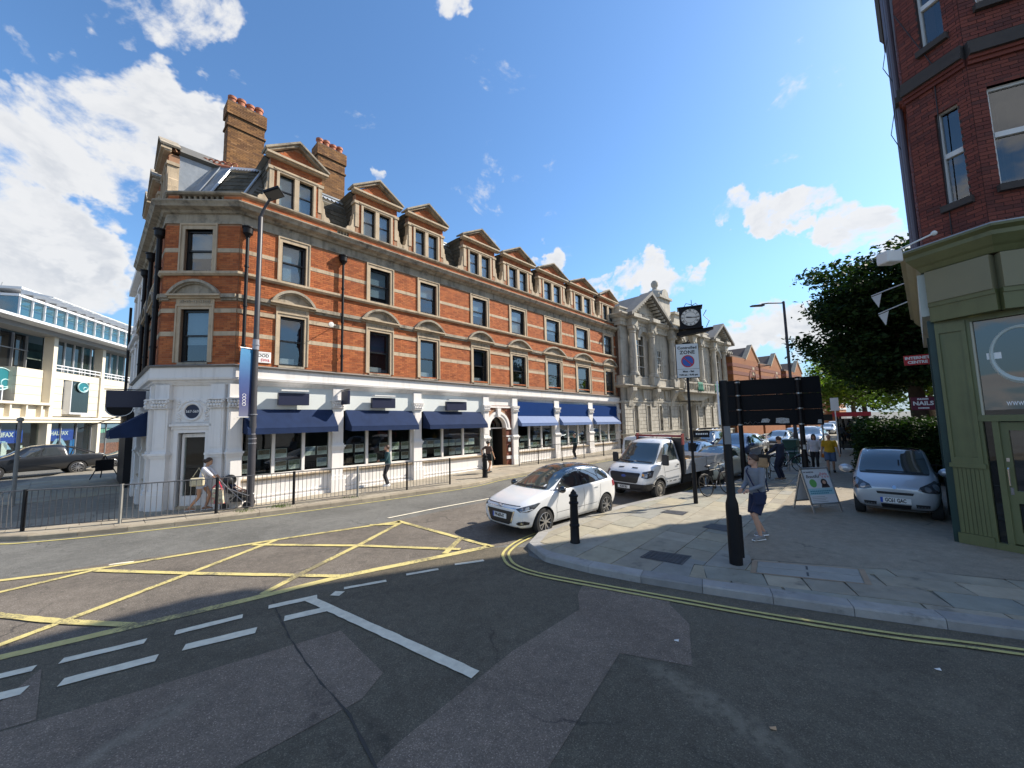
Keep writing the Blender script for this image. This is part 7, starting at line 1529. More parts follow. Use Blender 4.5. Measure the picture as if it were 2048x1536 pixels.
c.side('door_handle', [(2.02, 1.14), (2.2, 1.14), (2.2, 1.18), (2.02, 1.18)], PLASTIC, off=0.03); c.side('side_strip', [(1.3, .72), (2.26, .74), (2.26, .82), (1.3, .80)], TP, off=0.02)
plate(TK, -0.035, .47, 'RO20 DJU', blue=False)
for s in (-1, 1):
    m = MB().box(.98, 1.10, s * 1.0, s * 1.24, 1.22, 1.62).build('mirror', PLASTIC, TK, bevel=0.03); MB().tube([(1.1, s * .93, 1.3), (1.06, s * 1.05, 1.3)], 0.03, 6).build('mirror_arm', PLASTIC, m)
c.patch('wiper', [(-.75, 1.30), (-.1, 1.33), (-.1, 1.35), (-.75, 1.33)], TRIM, off=0.02); c.patch('wiper', [(.0, 1.30), (.65, 1.33), (.65, 1.35), (.0, 1.33)], TRIM, off=0.02)
cabin(TK, 1.35, 2.3, .85, 1.25, 1.9); MB().box(.75, 1.3, -.8, .8, 1.0, 1.2).build('dashboard', TRIM, TK, bevel=0.03)
MB().sphere((1.75, .42, 1.62), .12, 10, 8).sphere((1.78, .42, 1.3), .24, 10, 8, (.7, 1, 1.2)).build('driver_shape', M('driver_clothes', (0.08, 0.08, 0.09), 0.8), TK, smooth=True); MB().box(1.22, 1.26, -.62, -.50, 1.24, 1.42).build('dash_papers', M('hi_vis_green', (0.45, 0.7, 0.25), 0.7), TK)
# chassis, headboard, alloy dropsides
MB().box(2.3, 6.0, -.42, -.30, .52, .70).box(2.3, 6.0, .30, .42, .52, .70).box(2.6, 3.3, -.9, -.45, .38, .66).box(2.7, 3.2, .45, .85, .4, .64).box(5.9, 6.0, -.9, .9, .45, .6).build('chassis', TRIM, TK)
BED = MB().box(2.58, 6.05, -1.02, 1.02, .80, .88).box(2.58, 6.05, -1.03, 1.03, .74, .80).build('load_bed', M('alloy_sheet', (0.60, 0.61, 0.62), 0.5, metal=0.15, var=0.1), TK)
for s in (-1, 1):
    for k in range(4): MB().box(2.66, 6.03, s * 1.035 - .015, s * 1.035 + .015, .885 + .105 * k, .885 + .105 * k + .098).build('side_plank', M('alloy_sheet', (0.55, 0.56, 0.57)), BED, bevel=0.006)
    MB().box(6.0, 6.06, s * 1.03 - .03, s * 1.03 + .03, .86, 1.34).box(4.3, 4.36, s * 1.03 - .03, s * 1.03 + .03, .80, 1.32).build('bed_post', METAL, BED)
for k in range(4): MB().box(6.03, 6.06, -1.0, 1.0, .885 + .105 * k, .885 + .105 * k + .098).build('tail_plank', M('alloy_sheet', (0.55, 0.56, 0.57)), BED)
MB().box(2.52, 2.62, -1.03, 1.03, .72, 2.16).build('headboard', PLASTIC, TK); MB().tube([(2.42, -1.06, 2.24), (2.42, 1.06, 2.24)], .045, 8).box(2.46, 2.6, -1.06, -1.0, 1.9, 2.34).box(2.46, 2.6, 1.0, 1.06, 1.9, 2.34).build('top_rail', M('red_oxide', (0.24, 0.05, 0.045), 0.6), TK)
for y in (-.35, .5): MB().tube([(1.75, y, 2.17), (1.9, y - .03, 2.36)], .008, 5).build('aerial', TRIM, TK)
for s in (-1, 1): MB().box(3.9, 5.2, s * .98 - .03, s * .98 + .03, .44, .78).build('wheel_guard', TRIM, TK)
wheel(TK, .86, -.95, .36, .24, style='steel', mat=M('steel_wheel', (0.28, 0.26, 0.23), 0.5, metal=0.5, var=0.3)); wheel(TK, .86, .95, .36, .24, style='steel', mat=M('steel_wheel', (0.28, 0.26, 0.23)))
for s in (-1, 1): wheel(TK, 4.36, s * .98, .36, .42, style='steel', mat=M('steel_wheel', (0.28, 0.26, 0.23)))
place(TK, (6.1, 14.05), 52, .97, 5.2, 0.90)
PAL = thing('pallet', 'bare softwood pallet lying on the truck bed', 'pallet'); WOOD = M('softwood', (0.55, 0.33, 0.15), 0.8, var=0.25, vscale=6)
for z, ys, (x0, x1) in ((0.10, [-.5, -.25, 0, .25, .5], (-.6, .6)), (0.0, [-.45, 0, .45], (-.6, .6))):
    for y in ys: MB().box(x0, x1, y - .05, y + .05, z, z + .022).build('pallet_board', WOOD, PAL)
for x in (-.55, 0, .55):
    for y in (-.45, 0, .45): MB().box(x - .06, x + .06, y - .06, y + .06, .022, .10).build('pallet_block', WOOD, PAL)
pt = TK.matrix_basis @ Vector((3.5, -.35, .885 + .30)); PAL.location = pt; PAL.rotation_euler = TK.rotation_euler
BOX = thing('timber_stack', 'loose timber under the pallet on the truck bed', 'timber'); 
for k in range(4): MB().box(-.8, .8, -.45 + .25 * k, -.25 + .25 * k, 0, .29 - .02 * (k % 2)).build('timber_length', WOOD, BOX)
BOX.location = TK.matrix_basis @ Vector((3.6, -.35, .885)); BOX.rotation_euler = TK.rotation_euler

# ---- silver city car nose-on by the green shop
SP = car_paint('silver_paint', (0.50, 0.52, 0.55), metal=0.45, rough=0.32)
SM = thing('small_city_car', 'tiny silver two seat city car parked nose out beside the green shop', 'car')
SS = [(0.0, .34, .50, .48, .62, .60, .58, .66, .42, .69), (0.06, .22, .66, .48, .74, .68, .70, .74, .54, .77), (0.28, .18, .70, .52, .79, .80, .74, .88, .62, .91), (0.52, .18, .72, .54, .80, .90, .75, .97, .66, 1.0), (0.80, .18, .72, .55, .80, .94, .755, 1.26, .63, 1.30), (1.10, .18, .72, .55, .80, .96, .755, 1.47, .60, 1.51), (1.5, .18, .72, .56, .80, .97, .755, 1.51, .60, 1.545), (2.0, .18, .72, .56, .80, .98, .755, 1.48, .59, 1.52), (2.4, .20, .72, .58, .79, 1.0, .74, 1.36, .58, 1.40), (2.62, .26, .66, .58, .75, .92, .70, 1.0, .56, 1.03), (2.69, .36, .5, .58, .62, .76, .58, .8, .45, .82)]
sm = loft(SS, 2, SP, [(0.47, .29, .335, .80), (2.34, .29, .335, .80)]); link(sm, 'body', SM, smooth=35); c = Car(SM, sm)
c.front('windscreen', [(-.62, .985), (.62, .985), (.62, 1.05), (.545, 1.44), (.5, 1.455), (-.5, 1.455), (-.545, 1.44), (-.62, 1.05)], CARG, off=0.008); c.front('scuttle', [(-.60, .955), (.60, .955), (.62, .985), (-.62, .985)], TRIM, off=0.007)
c.patch('roof_panel', [(1.16, -.52), (2.3, -.50), (2.3, .50), (1.16, .52)], PB_, o=(0, 0, 3), U=(1, 0, 0), V=(0, 1, 0), D=(0, 0, -1), off=0.006, grid=0.12)
c.front('grille_surround', [(-.43, .625), (.43, .625), (.40, .53), (.33, .505), (-.33, .505), (-.40, .53)], SP, off=0.016); c.front('grille', [(-.32, .60), (.32, .60), (.30, .545), (-.30, .545)], TRIM, off=0.024); c.front('lower_grille', [(-.26, .33), (.26, .33), (.24, .24), (-.24, .24)], TRIM, off=0.010); c.front('lower_lip', [(-.66, .245), (.66, .245), (.62, .205), (-.62, .205)], SP, off=0.035)
for s in (-1, 1):
    rc = c.front('lamp_recess', [(s * .33, .36), (s * .56, .36), (s * .55, .29), (s * .34, .285)], TRIM, off=0.010)
    for k in range(4): c.front('running_light', [(s * (.36 + .05 * k), .325), (s * (.385 + .05 * k), .325), (s * (.385 + .05 * k), .30), (s * (.36 + .05 * k), .30)], LAMPG, off=0.016, parent=rc)
c.corner('headlight', [(-.18, .66), (-.05, .62), (.16, .62), (.30, .70), (.33, .80), (.22, .86), (.05, .80), (-.12, .73)], LAMPD, 30, cx=.14, cy=.52, off=0.010, grid=0.05)
for u, v, r_ in ((.15, .73, .068), (-.02, .69, .05)): c.corner('lamp_lens', [(u + r_ * math.cos(2 * math.pi * k / 12), v + r_ * math.sin(2 * math.pi * k / 12)) for k in range(12)], LAMPG, 30, cx=.14, cy=.52, off=0.018, grid=0.06)
c.front('badge', [(.035 * math.cos(2 * math.pi * k / 12), .70 + .035 * math.sin(2 * math.pi * k / 12)) for k in range(12)], CHROME, off=0.012, grid=0.1)
plate(SM, -0.02, .415, 'GC61 GAC', w_=0.52); c.side('window', [(1.0, 1.0), (1.9, 1.02), (1.92, 1.38), (1.3, 1.40)], CARG, off=0.008, grid=0.1)
c.patch('wiper', [(-.52, .985), (.1, 1.0), (.1, 1.015), (-.52, 1.0)], TRIM, off=0.016); c.patch('wiper', [(-.05, 1.0), (.5, .99), (.5, 1.005), (-.05, 1.015)], TRIM, off=0.016); c.front('mirror_stalk', [(-.13, 1.13), (-.10, 1.13), (-.10, 1.25), (-.13, 1.25)], TRIM, off=0.014)
for x in (.47, 2.34):
    for y in (-.755, .755): wheel(SM, x, y, .29, .19, 6)
for s in (-1, 1): mirror(SM, .85, s * .80, 1.0, SP, 1.15)
cabin(SM, .9, 1.7, .6, .85, 1.2); MB().box(.55, 1.0, -.58, .58, .86, .96).build('dashboard', TRIM, SM, bevel=0.02)
SM.location = (9.28, 9.62, 0.117); SM.rotation_euler = (0, 0, R(45)); SM.scale = (1.03, 1.03, 1.08)

# ---- traffic further up the road: each its own copy with its own paint
def simple_car(name, label, st, holes, paint, spec, group=None):
    t = thing(name, label, 'car', group=group); me = loft(st, 1, paint, holes); link(me, 'body', t, smooth=35); c = Car(t, me)
    c.front('windscreen', spec['ws'], CARG, off=0.008, grid=0.15)
    for w_ in spec['win']: c.side('window', w_, CARG, off=0.008, grid=0.2)
    c.corner('headlight', spec['lamp'], LAMPG, 35, cx=spec['lc'][0], cy=spec['lc'][1], off=0.012, grid=0.15)
    for g in spec['grille']: c.front('grille', g, TRIM, off=0.012, grid=0.2)
    plate(t, spec['plate'][0], spec['plate'][1], '', blue=False)
    for x, z, r, w_ in holes:
        for s in (-1, 1): wheel(t, x, s * (w_ - .02), r - .045, .2, 5)
    for s in (-1, 1): mirror(t, spec['mir'][0], s * spec['mir'][1], spec['mir'][2], paint)
    return t
def sx(st, kx, kz, kw): return [(x * kx, zb * kz, ws * kw, zm * kz, wm * kw, zl * kz, wl * kw, zr * kz, wr * kw, zc * kz) for x, zb, ws, zm, wm, zl, wl, zr, wr, zc in st]
SUVS = sx(HATCH, 1.10, 1.17, 1.08)
SED = [(0.0, .32, .48, .46, .62, .60, .58, .64, .42, .66), (0.07, .2, .68, .46, .78, .66, .73, .70, .52, .73), (0.4, .17, .78, .48, .88, .76, .84, .81, .62, .84), (0.95, .17, .84, .5, .90, .85, .86, .90, .68, .93), (1.35, .17, .85, .52, .90, .90, .87, .95, .72, .98), (1.85, .17, .85, .52, .90, .92, .87, 1.24, .60, 1.27), (2.25, .17, .85, .52, .90, .93, .87, 1.37, .57, 1.41), (2.8, .17, .85, .52, .90, .94, .87, 1.39, .57, 1.43), (3.4, .17, .85, .52, .90, .95, .86, 1.30, .56, 1.34), (3.9, .18, .84, .53, .89, .96, .84, 1.03, .64, 1.06), (4.35, .22, .78, .55, .85, .92, .79, .97, .62, .99), (4.55, .34, .6, .56, .72, .74, .66, .78, .5, .80)]
spH = dict(ws=[(-.67, .99), (.67, .99), (.54, 1.385), (-.54, 1.385)], win=[[(1.36, .99), (2.26, 1.005), (2.30, 1.35), (1.8, 1.27)], [(2.34, 1.005), (3.45, 1.06), (3.25, 1.30), (2.38, 1.355)]], lamp=[(-.05, .62), (.2, .60), (.42, .73), (.1, .71)], lc=(.12, .62), grille=[[(-.5, .60), (.5, .60), (.4, .34), (-.4, .34)]], plate=(-.01, .45), mir=(1.32, .83, .98))
spS = dict(ws=[(-.70, .97), (.70, .97), (.54, 1.34), (-.54, 1.34)], win=[[(1.75, .97), (2.6, .98), (2.62, 1.32), (2.15, 1.29)], [(2.66, .98), (3.6, 1.0), (3.35, 1.24), (2.7, 1.32)]], lamp=[(-.1, .60), (.2, .60), (.42, .70), (.0, .68)], lc=(.12, .65), grille=[[(-.45, .62), (.45, .62), (.36, .36), (-.36, .36)]], plate=(-.01, .42), mir=(1.6, .88, .97))
spU = {k: ([[(a * (1.08 if k == 'ws' or k == 'grille' else 1.10 if k == 'win' else 1), b * 1.17) for a, b in p] for p in v] if k in ('win', 'grille') else [(a * 1.05, b * 1.17) for a, b in v] if k in ('ws', 'lamp') else v) for k, v in spH.items()}; spU['lc'] = (.12, .68); spU['plate'] = (-.01, .52); spU['mir'] = (1.45, .90, 1.14)
hoH, hoS, hoU = [(0.76, .31, .355, .86), (3.33, .31, .355, .86)], [(0.88, .32, .37, .90), (3.62, .32, .37, .90)], [(.84, .35, .40, .93), (3.66, .35, .40, .93)]
MINI = sx(HATCH, .93, .97, .98)
ct = {}
ct['mini'] = simple_car('small_hatchback', 'cream rounded hatchback with black roof and amber lamp lit behind the truck', MINI, [(.71, .31, .34, .84), (3.1, .31, .34, .84)], car_paint('cream_paint', (0.62, 0.58, 0.44)), {**spH, 'ws': [(-.62, .96), (.62, .96), (.53, 1.34), (-.53, 1.34)], 'win': [[(1.3, .97), (2.2, .98), (2.2, 1.31), (1.65, 1.24)]], 'lamp': [(.1 + .14 * math.cos(2 * math.pi * k / 12), .64 + .14 * math.sin(2 * math.pi * k / 12)) for k in range(12)], 'plate': (-.01, .40), 'grille': [[(-.4, .50), (.4, .50), (.34, .30), (-.34, .30)]]})
MB().sphere((0.16, -.62, .36), .06, 8, 6).sphere((0.16, .62, .36), .06, 8, 6).build('indicator', AMBER, ct['mini'], smooth=True)
cc = Car(ct['mini'], ct['mini'].children[0].data); cc.patch('roof_panel', [(1.8, -.56), (3.3, -.54), (3.3, .54), (1.8, .56)], PB_, o=(0, 0, 3), U=(1, 0, 0), V=(0, 1, 0), D=(0, 0, -1), off=0.006, grid=0.2)
ct['silverblue'] = simple_car('saloon_car', 'pale blue grey saloon queuing behind the truck', SED, hoS, car_paint('blue_grey_paint', (0.30, 0.37, 0.45), metal=0.6), spS, 'queue of cars up the road')
ct['blue'] = simple_car('suv_car', 'dark blue high sided car in the queue behind the cream hatchback', SUVS, hoU, car_paint('navy_blue_paint', (0.02, 0.045, 0.13), metal=0.3), spU, 'queue of cars up the road')
def cp(key, new, label, paint=None, name=None):
    o = copy_tree(ct[key], label=label, group='queue of cars up the road'); o.name = name or o.name
    if paint:
        old = ct[key].children[0].data.materials[0]; recolour(o, {old: paint})
    ct[new] = o
cp('silverblue', 'silver', 'silver saloon in the queue framed between the big sign posts', car_paint('light_silver_paint', (0.50, 0.51, 0.52), metal=0.6))
cp('silverblue', 'grey', 'mid grey saloon in the queue just right of the far sign post', car_paint('slate_grey_paint', (0.18, 0.22, 0.26), metal=0.5))
cp('blue', 'white', 'white high sided car in the queue beside the bus shelter', car_paint('suv_white_paint', (0.75, 0.76, 0.77)))
cp('silverblue', 'far', 'pale blue car at the tail of the queue beyond the white one', car_paint('sky_blue_paint', (0.25, 0.36, 0.47), metal=0.4))
cp('silverblue', 'far2', 'small distant car under the trees beyond the bus shelter', car_paint('far_silver_paint', (0.45, 0.47, 0.5), metal=0.4))
cp('silverblue', 'far3', 'distant bright car at the end of the road past the shelter', car_paint('far_white_paint', (0.65, 0.67, 0.7)))
cp('blue', 'black', 'black estate with roof bars in the far lane before the hall', PB_, 'estate_car')
for s in (-.5, .5): MB().tube([(1.9, s, 1.74), (2.2, s, 1.80), (3.6, s, 1.80), (3.9, s, 1.72)], .025, 6).build('roof_bar', CHROME, ct['black'])
for x in (2.4, 3.2): MB().tube([(x, -.6, 1.82), (x, .6, 1.82)], .03, 6).build('cross_bar', TRIM, ct['black'])
def put(key, s, n, az, scale=1.0):
    o = ct[key]; d = Vector((math.sin(R(az)), math.cos(R(az)), 0)); o.location = SN(s, n) - d * 2.0 * scale; o.rotation_euler = (0, 0, math.pi / 2 - R(az)); o.scale = (scale,) * 3
put('mini', 18.6, -4.9, 46); put('silverblue', 21.5, -7.0, 46, 1.0); put('blue', 24.5, -5.5, 46, 1.0); put('black', 28.5, -8.2, 46, 1.0); put('silver', 31, -6.2, 46); put('grey', 37.5, -5.2, 45.5); put('white', 37.5, -3.2, 45.5); put('far', 44, -5, 45); put('far2', 62, -3.5, 45); put('far3', 74, -3.5, 45)

# white van seen from behind in the far lane
VN = thing('panel_van', 'small white panel van with grey motif on its side beyond the truck', 'van')
VS = [(0.0, .3, .7, .6, .80, .95, .78, 1.70, .66, 1.74), (0.1, .22, .82, .6, .90, .98, .88, 1.80, .70, 1.84), (1.5, .2, .84, .6, .92, 1.0, .90, 1.82, .72, 1.86), (2.6, .2, .84, .6, .92, 1.0, .90, 1.80, .72, 1.84), (2.95, .2, .84, .6, .92, .98, .90, 1.72, .70, 1.76), (3.4, .2, .84, .6, .92, .96, .88, 1.10, .74, 1.14), (4.0, .2, .82, .55, .88, .82, .82, .88, .66, .90), (4.2, .3, .6, .5, .7, .64, .62, .68, .45, .7)]
vm = loft(VS, 1, TP, [(.7, .32, .37, .92), (3.5, .32, .37, .92)]); link(vm, 'body', VN, smooth=35); c = Car(VN, vm)
c.front('rear_window', [(-.6, 1.15), (.6, 1.15), (.55, 1.6), (-.55, 1.6)], CARG, off=0.01); c.side('window', [(2.55, 1.08), (3.2, 1.06), (2.98, 1.6), (2.6, 1.65)], CARG, off=0.01, grid=0.2); c.side('van_motif', [(1.0, 1.0), (1.7, 1.05), (1.65, 1.45), (1.3, 1.3), (1.05, 1.45)], M('van_grey_motif', (0.55, 0.57, 0.6), 0.5), off=0.008, grid=0.2)
for s in (-1, 1): c.front('tail_lamp', [(s * .74, .95), (s * .82, .95), (s * .80, 1.25), (s * .72, 1.25)], REDL, off=0.012)
for x in (.7, 3.5):
    for s in (-1, 1): wheel(VN, x, s * .9, .325, .2, style='steel')
plate(VN, -.01, .72, '', PLATEY, blue=False)
d = Vector((math.sin(R(44)), math.cos(R(44)), 0)); VN.location = SN(20.0, -8.3) - d * 2; VN.rotation_euler = (0, 0, math.pi / 2 - R(44))
# dark pickup and black car across the side street
PK = thing('pickup_truck', 'dark grey double cab pickup in the shaded side street by the bank', 'truck'); PKM = car_paint('dark_pickup_paint', (0.012, 0.014, 0.018))
KS = [(0.0, .45, .6, .66, .78, .82, .74, .92, .55, .96), (.08, .36, .8, .68, .92, .95, .88, 1.02, .65, 1.06), (.6, .34, .86, .7, .95, 1.06, .90, 1.10, .72, 1.14), (1.45, .34, .86, .72, .95, 1.12, .92, 1.20, .76, 1.23), (1.8, .34, .86, .72, .95, 1.12, .92, 1.54, .70, 1.58), (2.2, .34, .86, .72, .95, 1.13, .92, 1.80, .66, 1.86), (3.25, .34, .86, .72, .95, 1.14, .92, 1.82, .66, 1.87), (3.50, .34, .86, .72, .95, 1.14, .92, 1.76, .66, 1.80), (3.58, .34, .86, .72, .95, 1.14, .92, 1.66, .70, 1.70), (3.64, .34, .86, .72, .95, 1.14, .92, 1.16, .8, 1.18), (3.9, .34, .86, .72, .95, 1.16, .93, 1.17, .84, 1.175), (5.12, .38, .86, .72, .95, 1.16, .93, 1.17, .84, 1.175), (5.2, .42, .86, .72, .94, 1.14, .92, 1.15, .82, 1.155)]
km = loft(KS, 1, PKM, [(.95, .38, .44, .95), (4.05, .38, .44, .95)]); link(km, 'body', PK, smooth=35); c = Car(PK, km)
c.front('windscreen', [(-.74, 1.2), (.74, 1.2), (.6, 1.68), (-.6, 1.68)], CARG, off=0.01, grid=0.15); c.side('window', [(1.8, 1.18), (2.55, 1.18), (2.57, 1.66), (2.25, 1.66)], CARG, off=0.01, grid=0.2); c.side('window', [(2.62, 1.18), (3.4, 1.2), (3.2, 1.62), (2.64, 1.66)], CARG, off=0.01, grid=0.2)
c.front('grille', [(-.5, .95), (.5, .95), (.45, .72), (-.45, .72)], CHROME, off=0.012, grid=0.2); c.corner('headlight', [(-.05, .78), (.3, .80), (.35, .96), (.0, .95)], LAMPG, 40, cx=.12, cy=.7, off=0.012, grid=0.15); plate(PK, -.01, .55, '', blue=False)
MB().tube([(3.75, -.7, 1.16), (3.9, -.66, 1.62), (4.8, -.66, 1.2)], .035, 6).tube([(3.75, .7, 1.16), (3.9, .66, 1.62), (4.8, .66, 1.2)], .035, 6).tube([(3.9, -.66, 1.62), (3.9, .66, 1.62)], .035, 6).build('sports_bar', TRIM, PK)
for x in (.95, 4.05):
    for s in (-1, 1): wheel(PK, x, s * .93, .39, .24, 6)
for s in (-1, 1): mirror(PK, 1.75, s * .95, 1.22, PKM, 1.2)
d = Vector((.5, .866, 0)); PK.location = Vector((-29.4, 24.0, 0)) - d * 2.6 * 1.05; PK.rotation_euler = (0, 0, math.atan2(d.y, d.x)); PK.scale = (1.05,) * 3
o = copy_tree(ct['silverblue'], label='black car half hidden behind the corner block in the side street', group=''); recolour(o, {ct['silverblue'].children[0].data.materials[0]: PKM}); del o['group']
d = Vector((.45, .893, 0)); o.location = Vector((-31.0, 28.6, 0)); o.rotation_euler = (0, 0, math.atan2(d.y, d.x)); ct['blackcar'] = o

# ------------------------------------------------------------ street furniture
STEEL = M('grey_rail_paint', (0.10, 0.10, 0.105), 0.5, var=.2, vscale=8); 
def railing(label, pts, gap=.125, bent=None, h=1.06, group=None, mat=STEEL, postm=BLACKP):
    """guard rail: posts, top and bottom rails and every upright bar"""
    t = thing('guard_railing', label, 'railing', (*pts[0], 0.12), 0, group); o = Vector(pts[0]); P = [Vector(p) - o for p in pts]; k = 0
    bm_ = MB().tube([(0, 0, .10), (0, 0, h - .02)], .0085, 6); me = bpy.data.meshes.new('bar'); me.from_pydata(bm_.v, [], bm_.f); me.materials.append(mat)
    for i, p in enumerate(P): MB().box(p.x - .03, p.x + .03, p.y - .03, p.y + .03, -.02, h + .03).build('post', postm if i % 3 else M('bare_post', (0.23, 0.225, 0.21), .6, var=.2), t)
    for i, (a, b) in enumerate(zip(P, P[1:])):
        sag = (bent or {}).get(i, 0.0); n = max(2, int((b - a).length / gap)); mid = (a + b) / 2; d = (b - a).normalized(); nr = Vector((d.y, -d.x))
        for z in (h, .10):
            MB().tube([(*(a + (b - a) * f + nr * sag * math.sin(math.pi * f)), z - sag * .2 * math.sin(math.pi * f) * (z > .5)) for f in (0, .25, .5, .75, 1)], .017 if z > .5 else .012, 6).build('rail', mat, t, smooth=True)
        for j in range(1, n):
            f = j / n; p = a + (b - a) * f + nr * sag * math.sin(math.pi * f); ob = bpy.data.objects.new('bar', me); COL.objects.link(ob); ob.parent = t; ob.location = (p.x, p.y, 0)
            if sag: ob.rotation_euler = (random.uniform(-.05, .05), random.uniform(-.07, .07), 0)
    return t
railing('long grey guard railing round the corner kerb with one bent panel', [(-17.6, 11.6), (-15.2, 10.75), (-13.1, 10.5), (-11.1, 11.08), (-9.12, 12.02), (-7.36, 13.08), (-5.68, 14.2), (-4.2, 15.32), (-2.7, 16.42)], bent={1: .14, 0: .05})
railing('black guard railing along the kerb beside the blue awnings', [(.3, 22.1), (1.44, 22.97), (3.0, 24.2), (4.6, 25.5), (6.2, 26.85), (7.8, 28.15), (9.4, 29.5)], mat=BLACKP)
def bollard(label, p, h, k):
    t = thing('bollard', label, 'bollard', (*p, .12)); r = .085 * k
    MB().lathe([(r * 1.25, 0), (r * 1.25, .04), (r * 1.15, .06), (r * 1.12, h * .30), (r * 1.28, h * .31), (r * 1.28, h * .345), (r * 1.1, h * .36), (r * .98, h * .72), (r * 1.22, h * .735), (r * 1.22, h * .765), (r * .96, h * .78), (r * .94, h * .86), (r * 1.18, h * .87), (r * 1.18, h * .90), (r * .85, h * .92)], (0, 0, 0), 16).build('shaft', BLACKP, t, smooth=True)
    MB().lathe([(r * .8, h * .915), (r * .72, h * .95), (r * .45, h * .975), (r * .3, h * .98), (r * .35, h), (0, h * 1.01)], (0, 0, 0), 16).build('cap', BLACKP, t, smooth=True)
bollard('black cast iron bollard on the near kerb corner beside the white hatchback', (1.26, 8.45), 1.10, 1.0); bollard('black cast iron bollard across the road outside the arched door', (-1.35, 18.11), 1.12, 1.25)
# lone swaged pole with a notice seen edge-on
t = thing('notice_post', 'lone thick black post with a thin white notice at its top', 'post', (3.88, 7.06, .12)); MB().lathe([(.108, 0), (.106, .95), (.10, 1.05), (.070, 1.16), (.068, 3.25), (.0, 3.26)], (0, 0, 0), 16).build('pole', BLACKP, t, smooth=True)
MB().box(-.105, -.09, -.22, .10, 2.45, 3.24).build('notice', WHITEP, t, rotz=R(-25)); MB().box(-.085, .02, -.10, -.07, 2.10, 2.42).build('label_box', M('grey_box', (0.2, 0.21, 0.22), .5), t); MB().box(.06, .125, -.06, .06, .12, .85).build('access_door', BLACKP, t)
# controlled zone sign
CZ = thing('parking_zone_sign', 'white Controlled ZONE no parking sign on a slim black pole', 'sign', (5.42, 11.81, .12)); MB().lathe([(.062, 0), (.06, 1.15), (.04, 1.28), (.038, 4.85), (0, 4.86)], (0, 0, 0), 12).build('pole', BLACKP, CZ, smooth=True)
CT = Matrix.Rotation(R(-12), 4, 'Z'); ct_ = lambda x, y, z: CT @ Vector((x + .02, y - .07, z + 4.31)); cT = lambda x, y, z: tuple(ct_(x, y, z))
PNL = MB(cT).box(-.33, .33, 0, .10, -.53, .53).build('panel_case', BLACKP, CZ); MB(cT).box(-.32, .32, -.008, 0, -.52, .52).build('face', M('sign_white', (0.68, 0.68, 0.67), .35), PNL); MB(cT).box(-.315, .315, -.011, -.008, -.262, -.255).build('rule', BLACKI, PNL)
for s, size, z in (('Controlled', .115, .40), ('ZONE', .15, .255), ('Mon - Sat', .075, -.335), ('9.00 am - 8.00 pm', .066, -.44)): text(s, size, BLACKI, 'lettering', PNL, lambda x, y, zz, z=z: ct_(x, -.0105 - zz, z + y), bold=.004, space=1.08)
rgm = M('sign_ring_red', (0.5, 0.02, 0.035), .4)
MB(cT).prism([(.19 * math.cos(2 * math.pi * k / 32), -.02 + .19 * math.sin(2 * math.pi * k / 32)) for k in range(32)], -.012, -.008).build('red_ring', rgm, PNL); MB(cT).prism([(.155 * math.cos(2 * math.pi * k / 32), -.02 + .155 * math.sin(2 * math.pi * k / 32)) for k in range(32)], -.015, -.0121).build('blue_disc', M('sign_blue', (0.02, 0.10, 0.42), .4), PNL)
MB(cT).prism([(-.122, .078), (-.098, .102), (.122, -.118), (.098, -.142)], -.018, -.0151).build('red_bar', rgm, PNL)
MB().tube([(.0, -.02, 4.84), (.08, -.06, 4.95), (.12, -.08, 4.84)], .012, 5).box(-.1, .12, -.06, .0, 4.84, 4.88).build('lamp_bracket', BLACKP, CZ)
pl_ = MB(lambda x, y, z: tuple(CT @ Vector((x, y, z)))).box(.05, .50, -.03, -.005, 1.96, 2.16).build('street_plate', BLACKP, CZ)
for i in range(7): MB(lambda x, y, z: tuple(CT @ Vector((x, y, z)))).box(.12 + .05 * i, .15 + .05 * i, -.033, -.03, 2.04, 2.09).build('worn_letter', WHITEP, pl_)
MB().box(-.09, .09, -.07, .07, 1.55, 1.80).build('pole_box', BLACKP, CZ)
# back of the big direction sign
BS = thing('direction_sign', 'big black backed direction sign on two posts with torn stickers', 'sign', (10.0, 15.0, .12)); pa, pb = Vector((9.25, 15.75, 0)), Vector((11.05, 14.83, 0)); o_ = Vector((10.0, 15.0, 0)); du = (pb - pa).normalized(); dn_ = Vector((du.y, -du.x, 0))
BT_ = lambda x, y, z: tuple(pa + du * x + dn_ * y + Vector((0, 0, z)) - o_); bs = lambda: MB(BT_); wS = (pb - pa).length
for x in (0, wS):
    m = MB(); q = Vector(BT_(x, .0, 0)); m.lathe([(.10, -.02), (.10, 1.0), (.098, 1.05), (.085, 1.15), (.085, 4.02), (0, 4.03)], q, 12).build('post', BLACKP, BS, smooth=True)
    for z in (2.18, 2.78, 3.36, 3.90): MB().lathe([(.096, z), (.096, z + .05)], q, 12).build('clamp', METAL, BS)
sb = M('sign_back_black', (0.005, 0.006, 0.009), .6, spec=.2)
for k in range(3): bs().box(-.62, wS + .72, -.16, -.12, 2.16 + .615 * k, 2.16 + .615 * k + .607).build('sign_panel', sb, BS, bevel=.01)
for z in (2.16, 2.77, 3.385, 3.98): bs().box(-.6, wS + .7, -.12, -.095, z + .0, z + .035).build('sign_channel', BLACKP, BS)
ST = M('torn_sticker', (0.45, 0.47, 0.48), .6, var=.5, vscale=18)
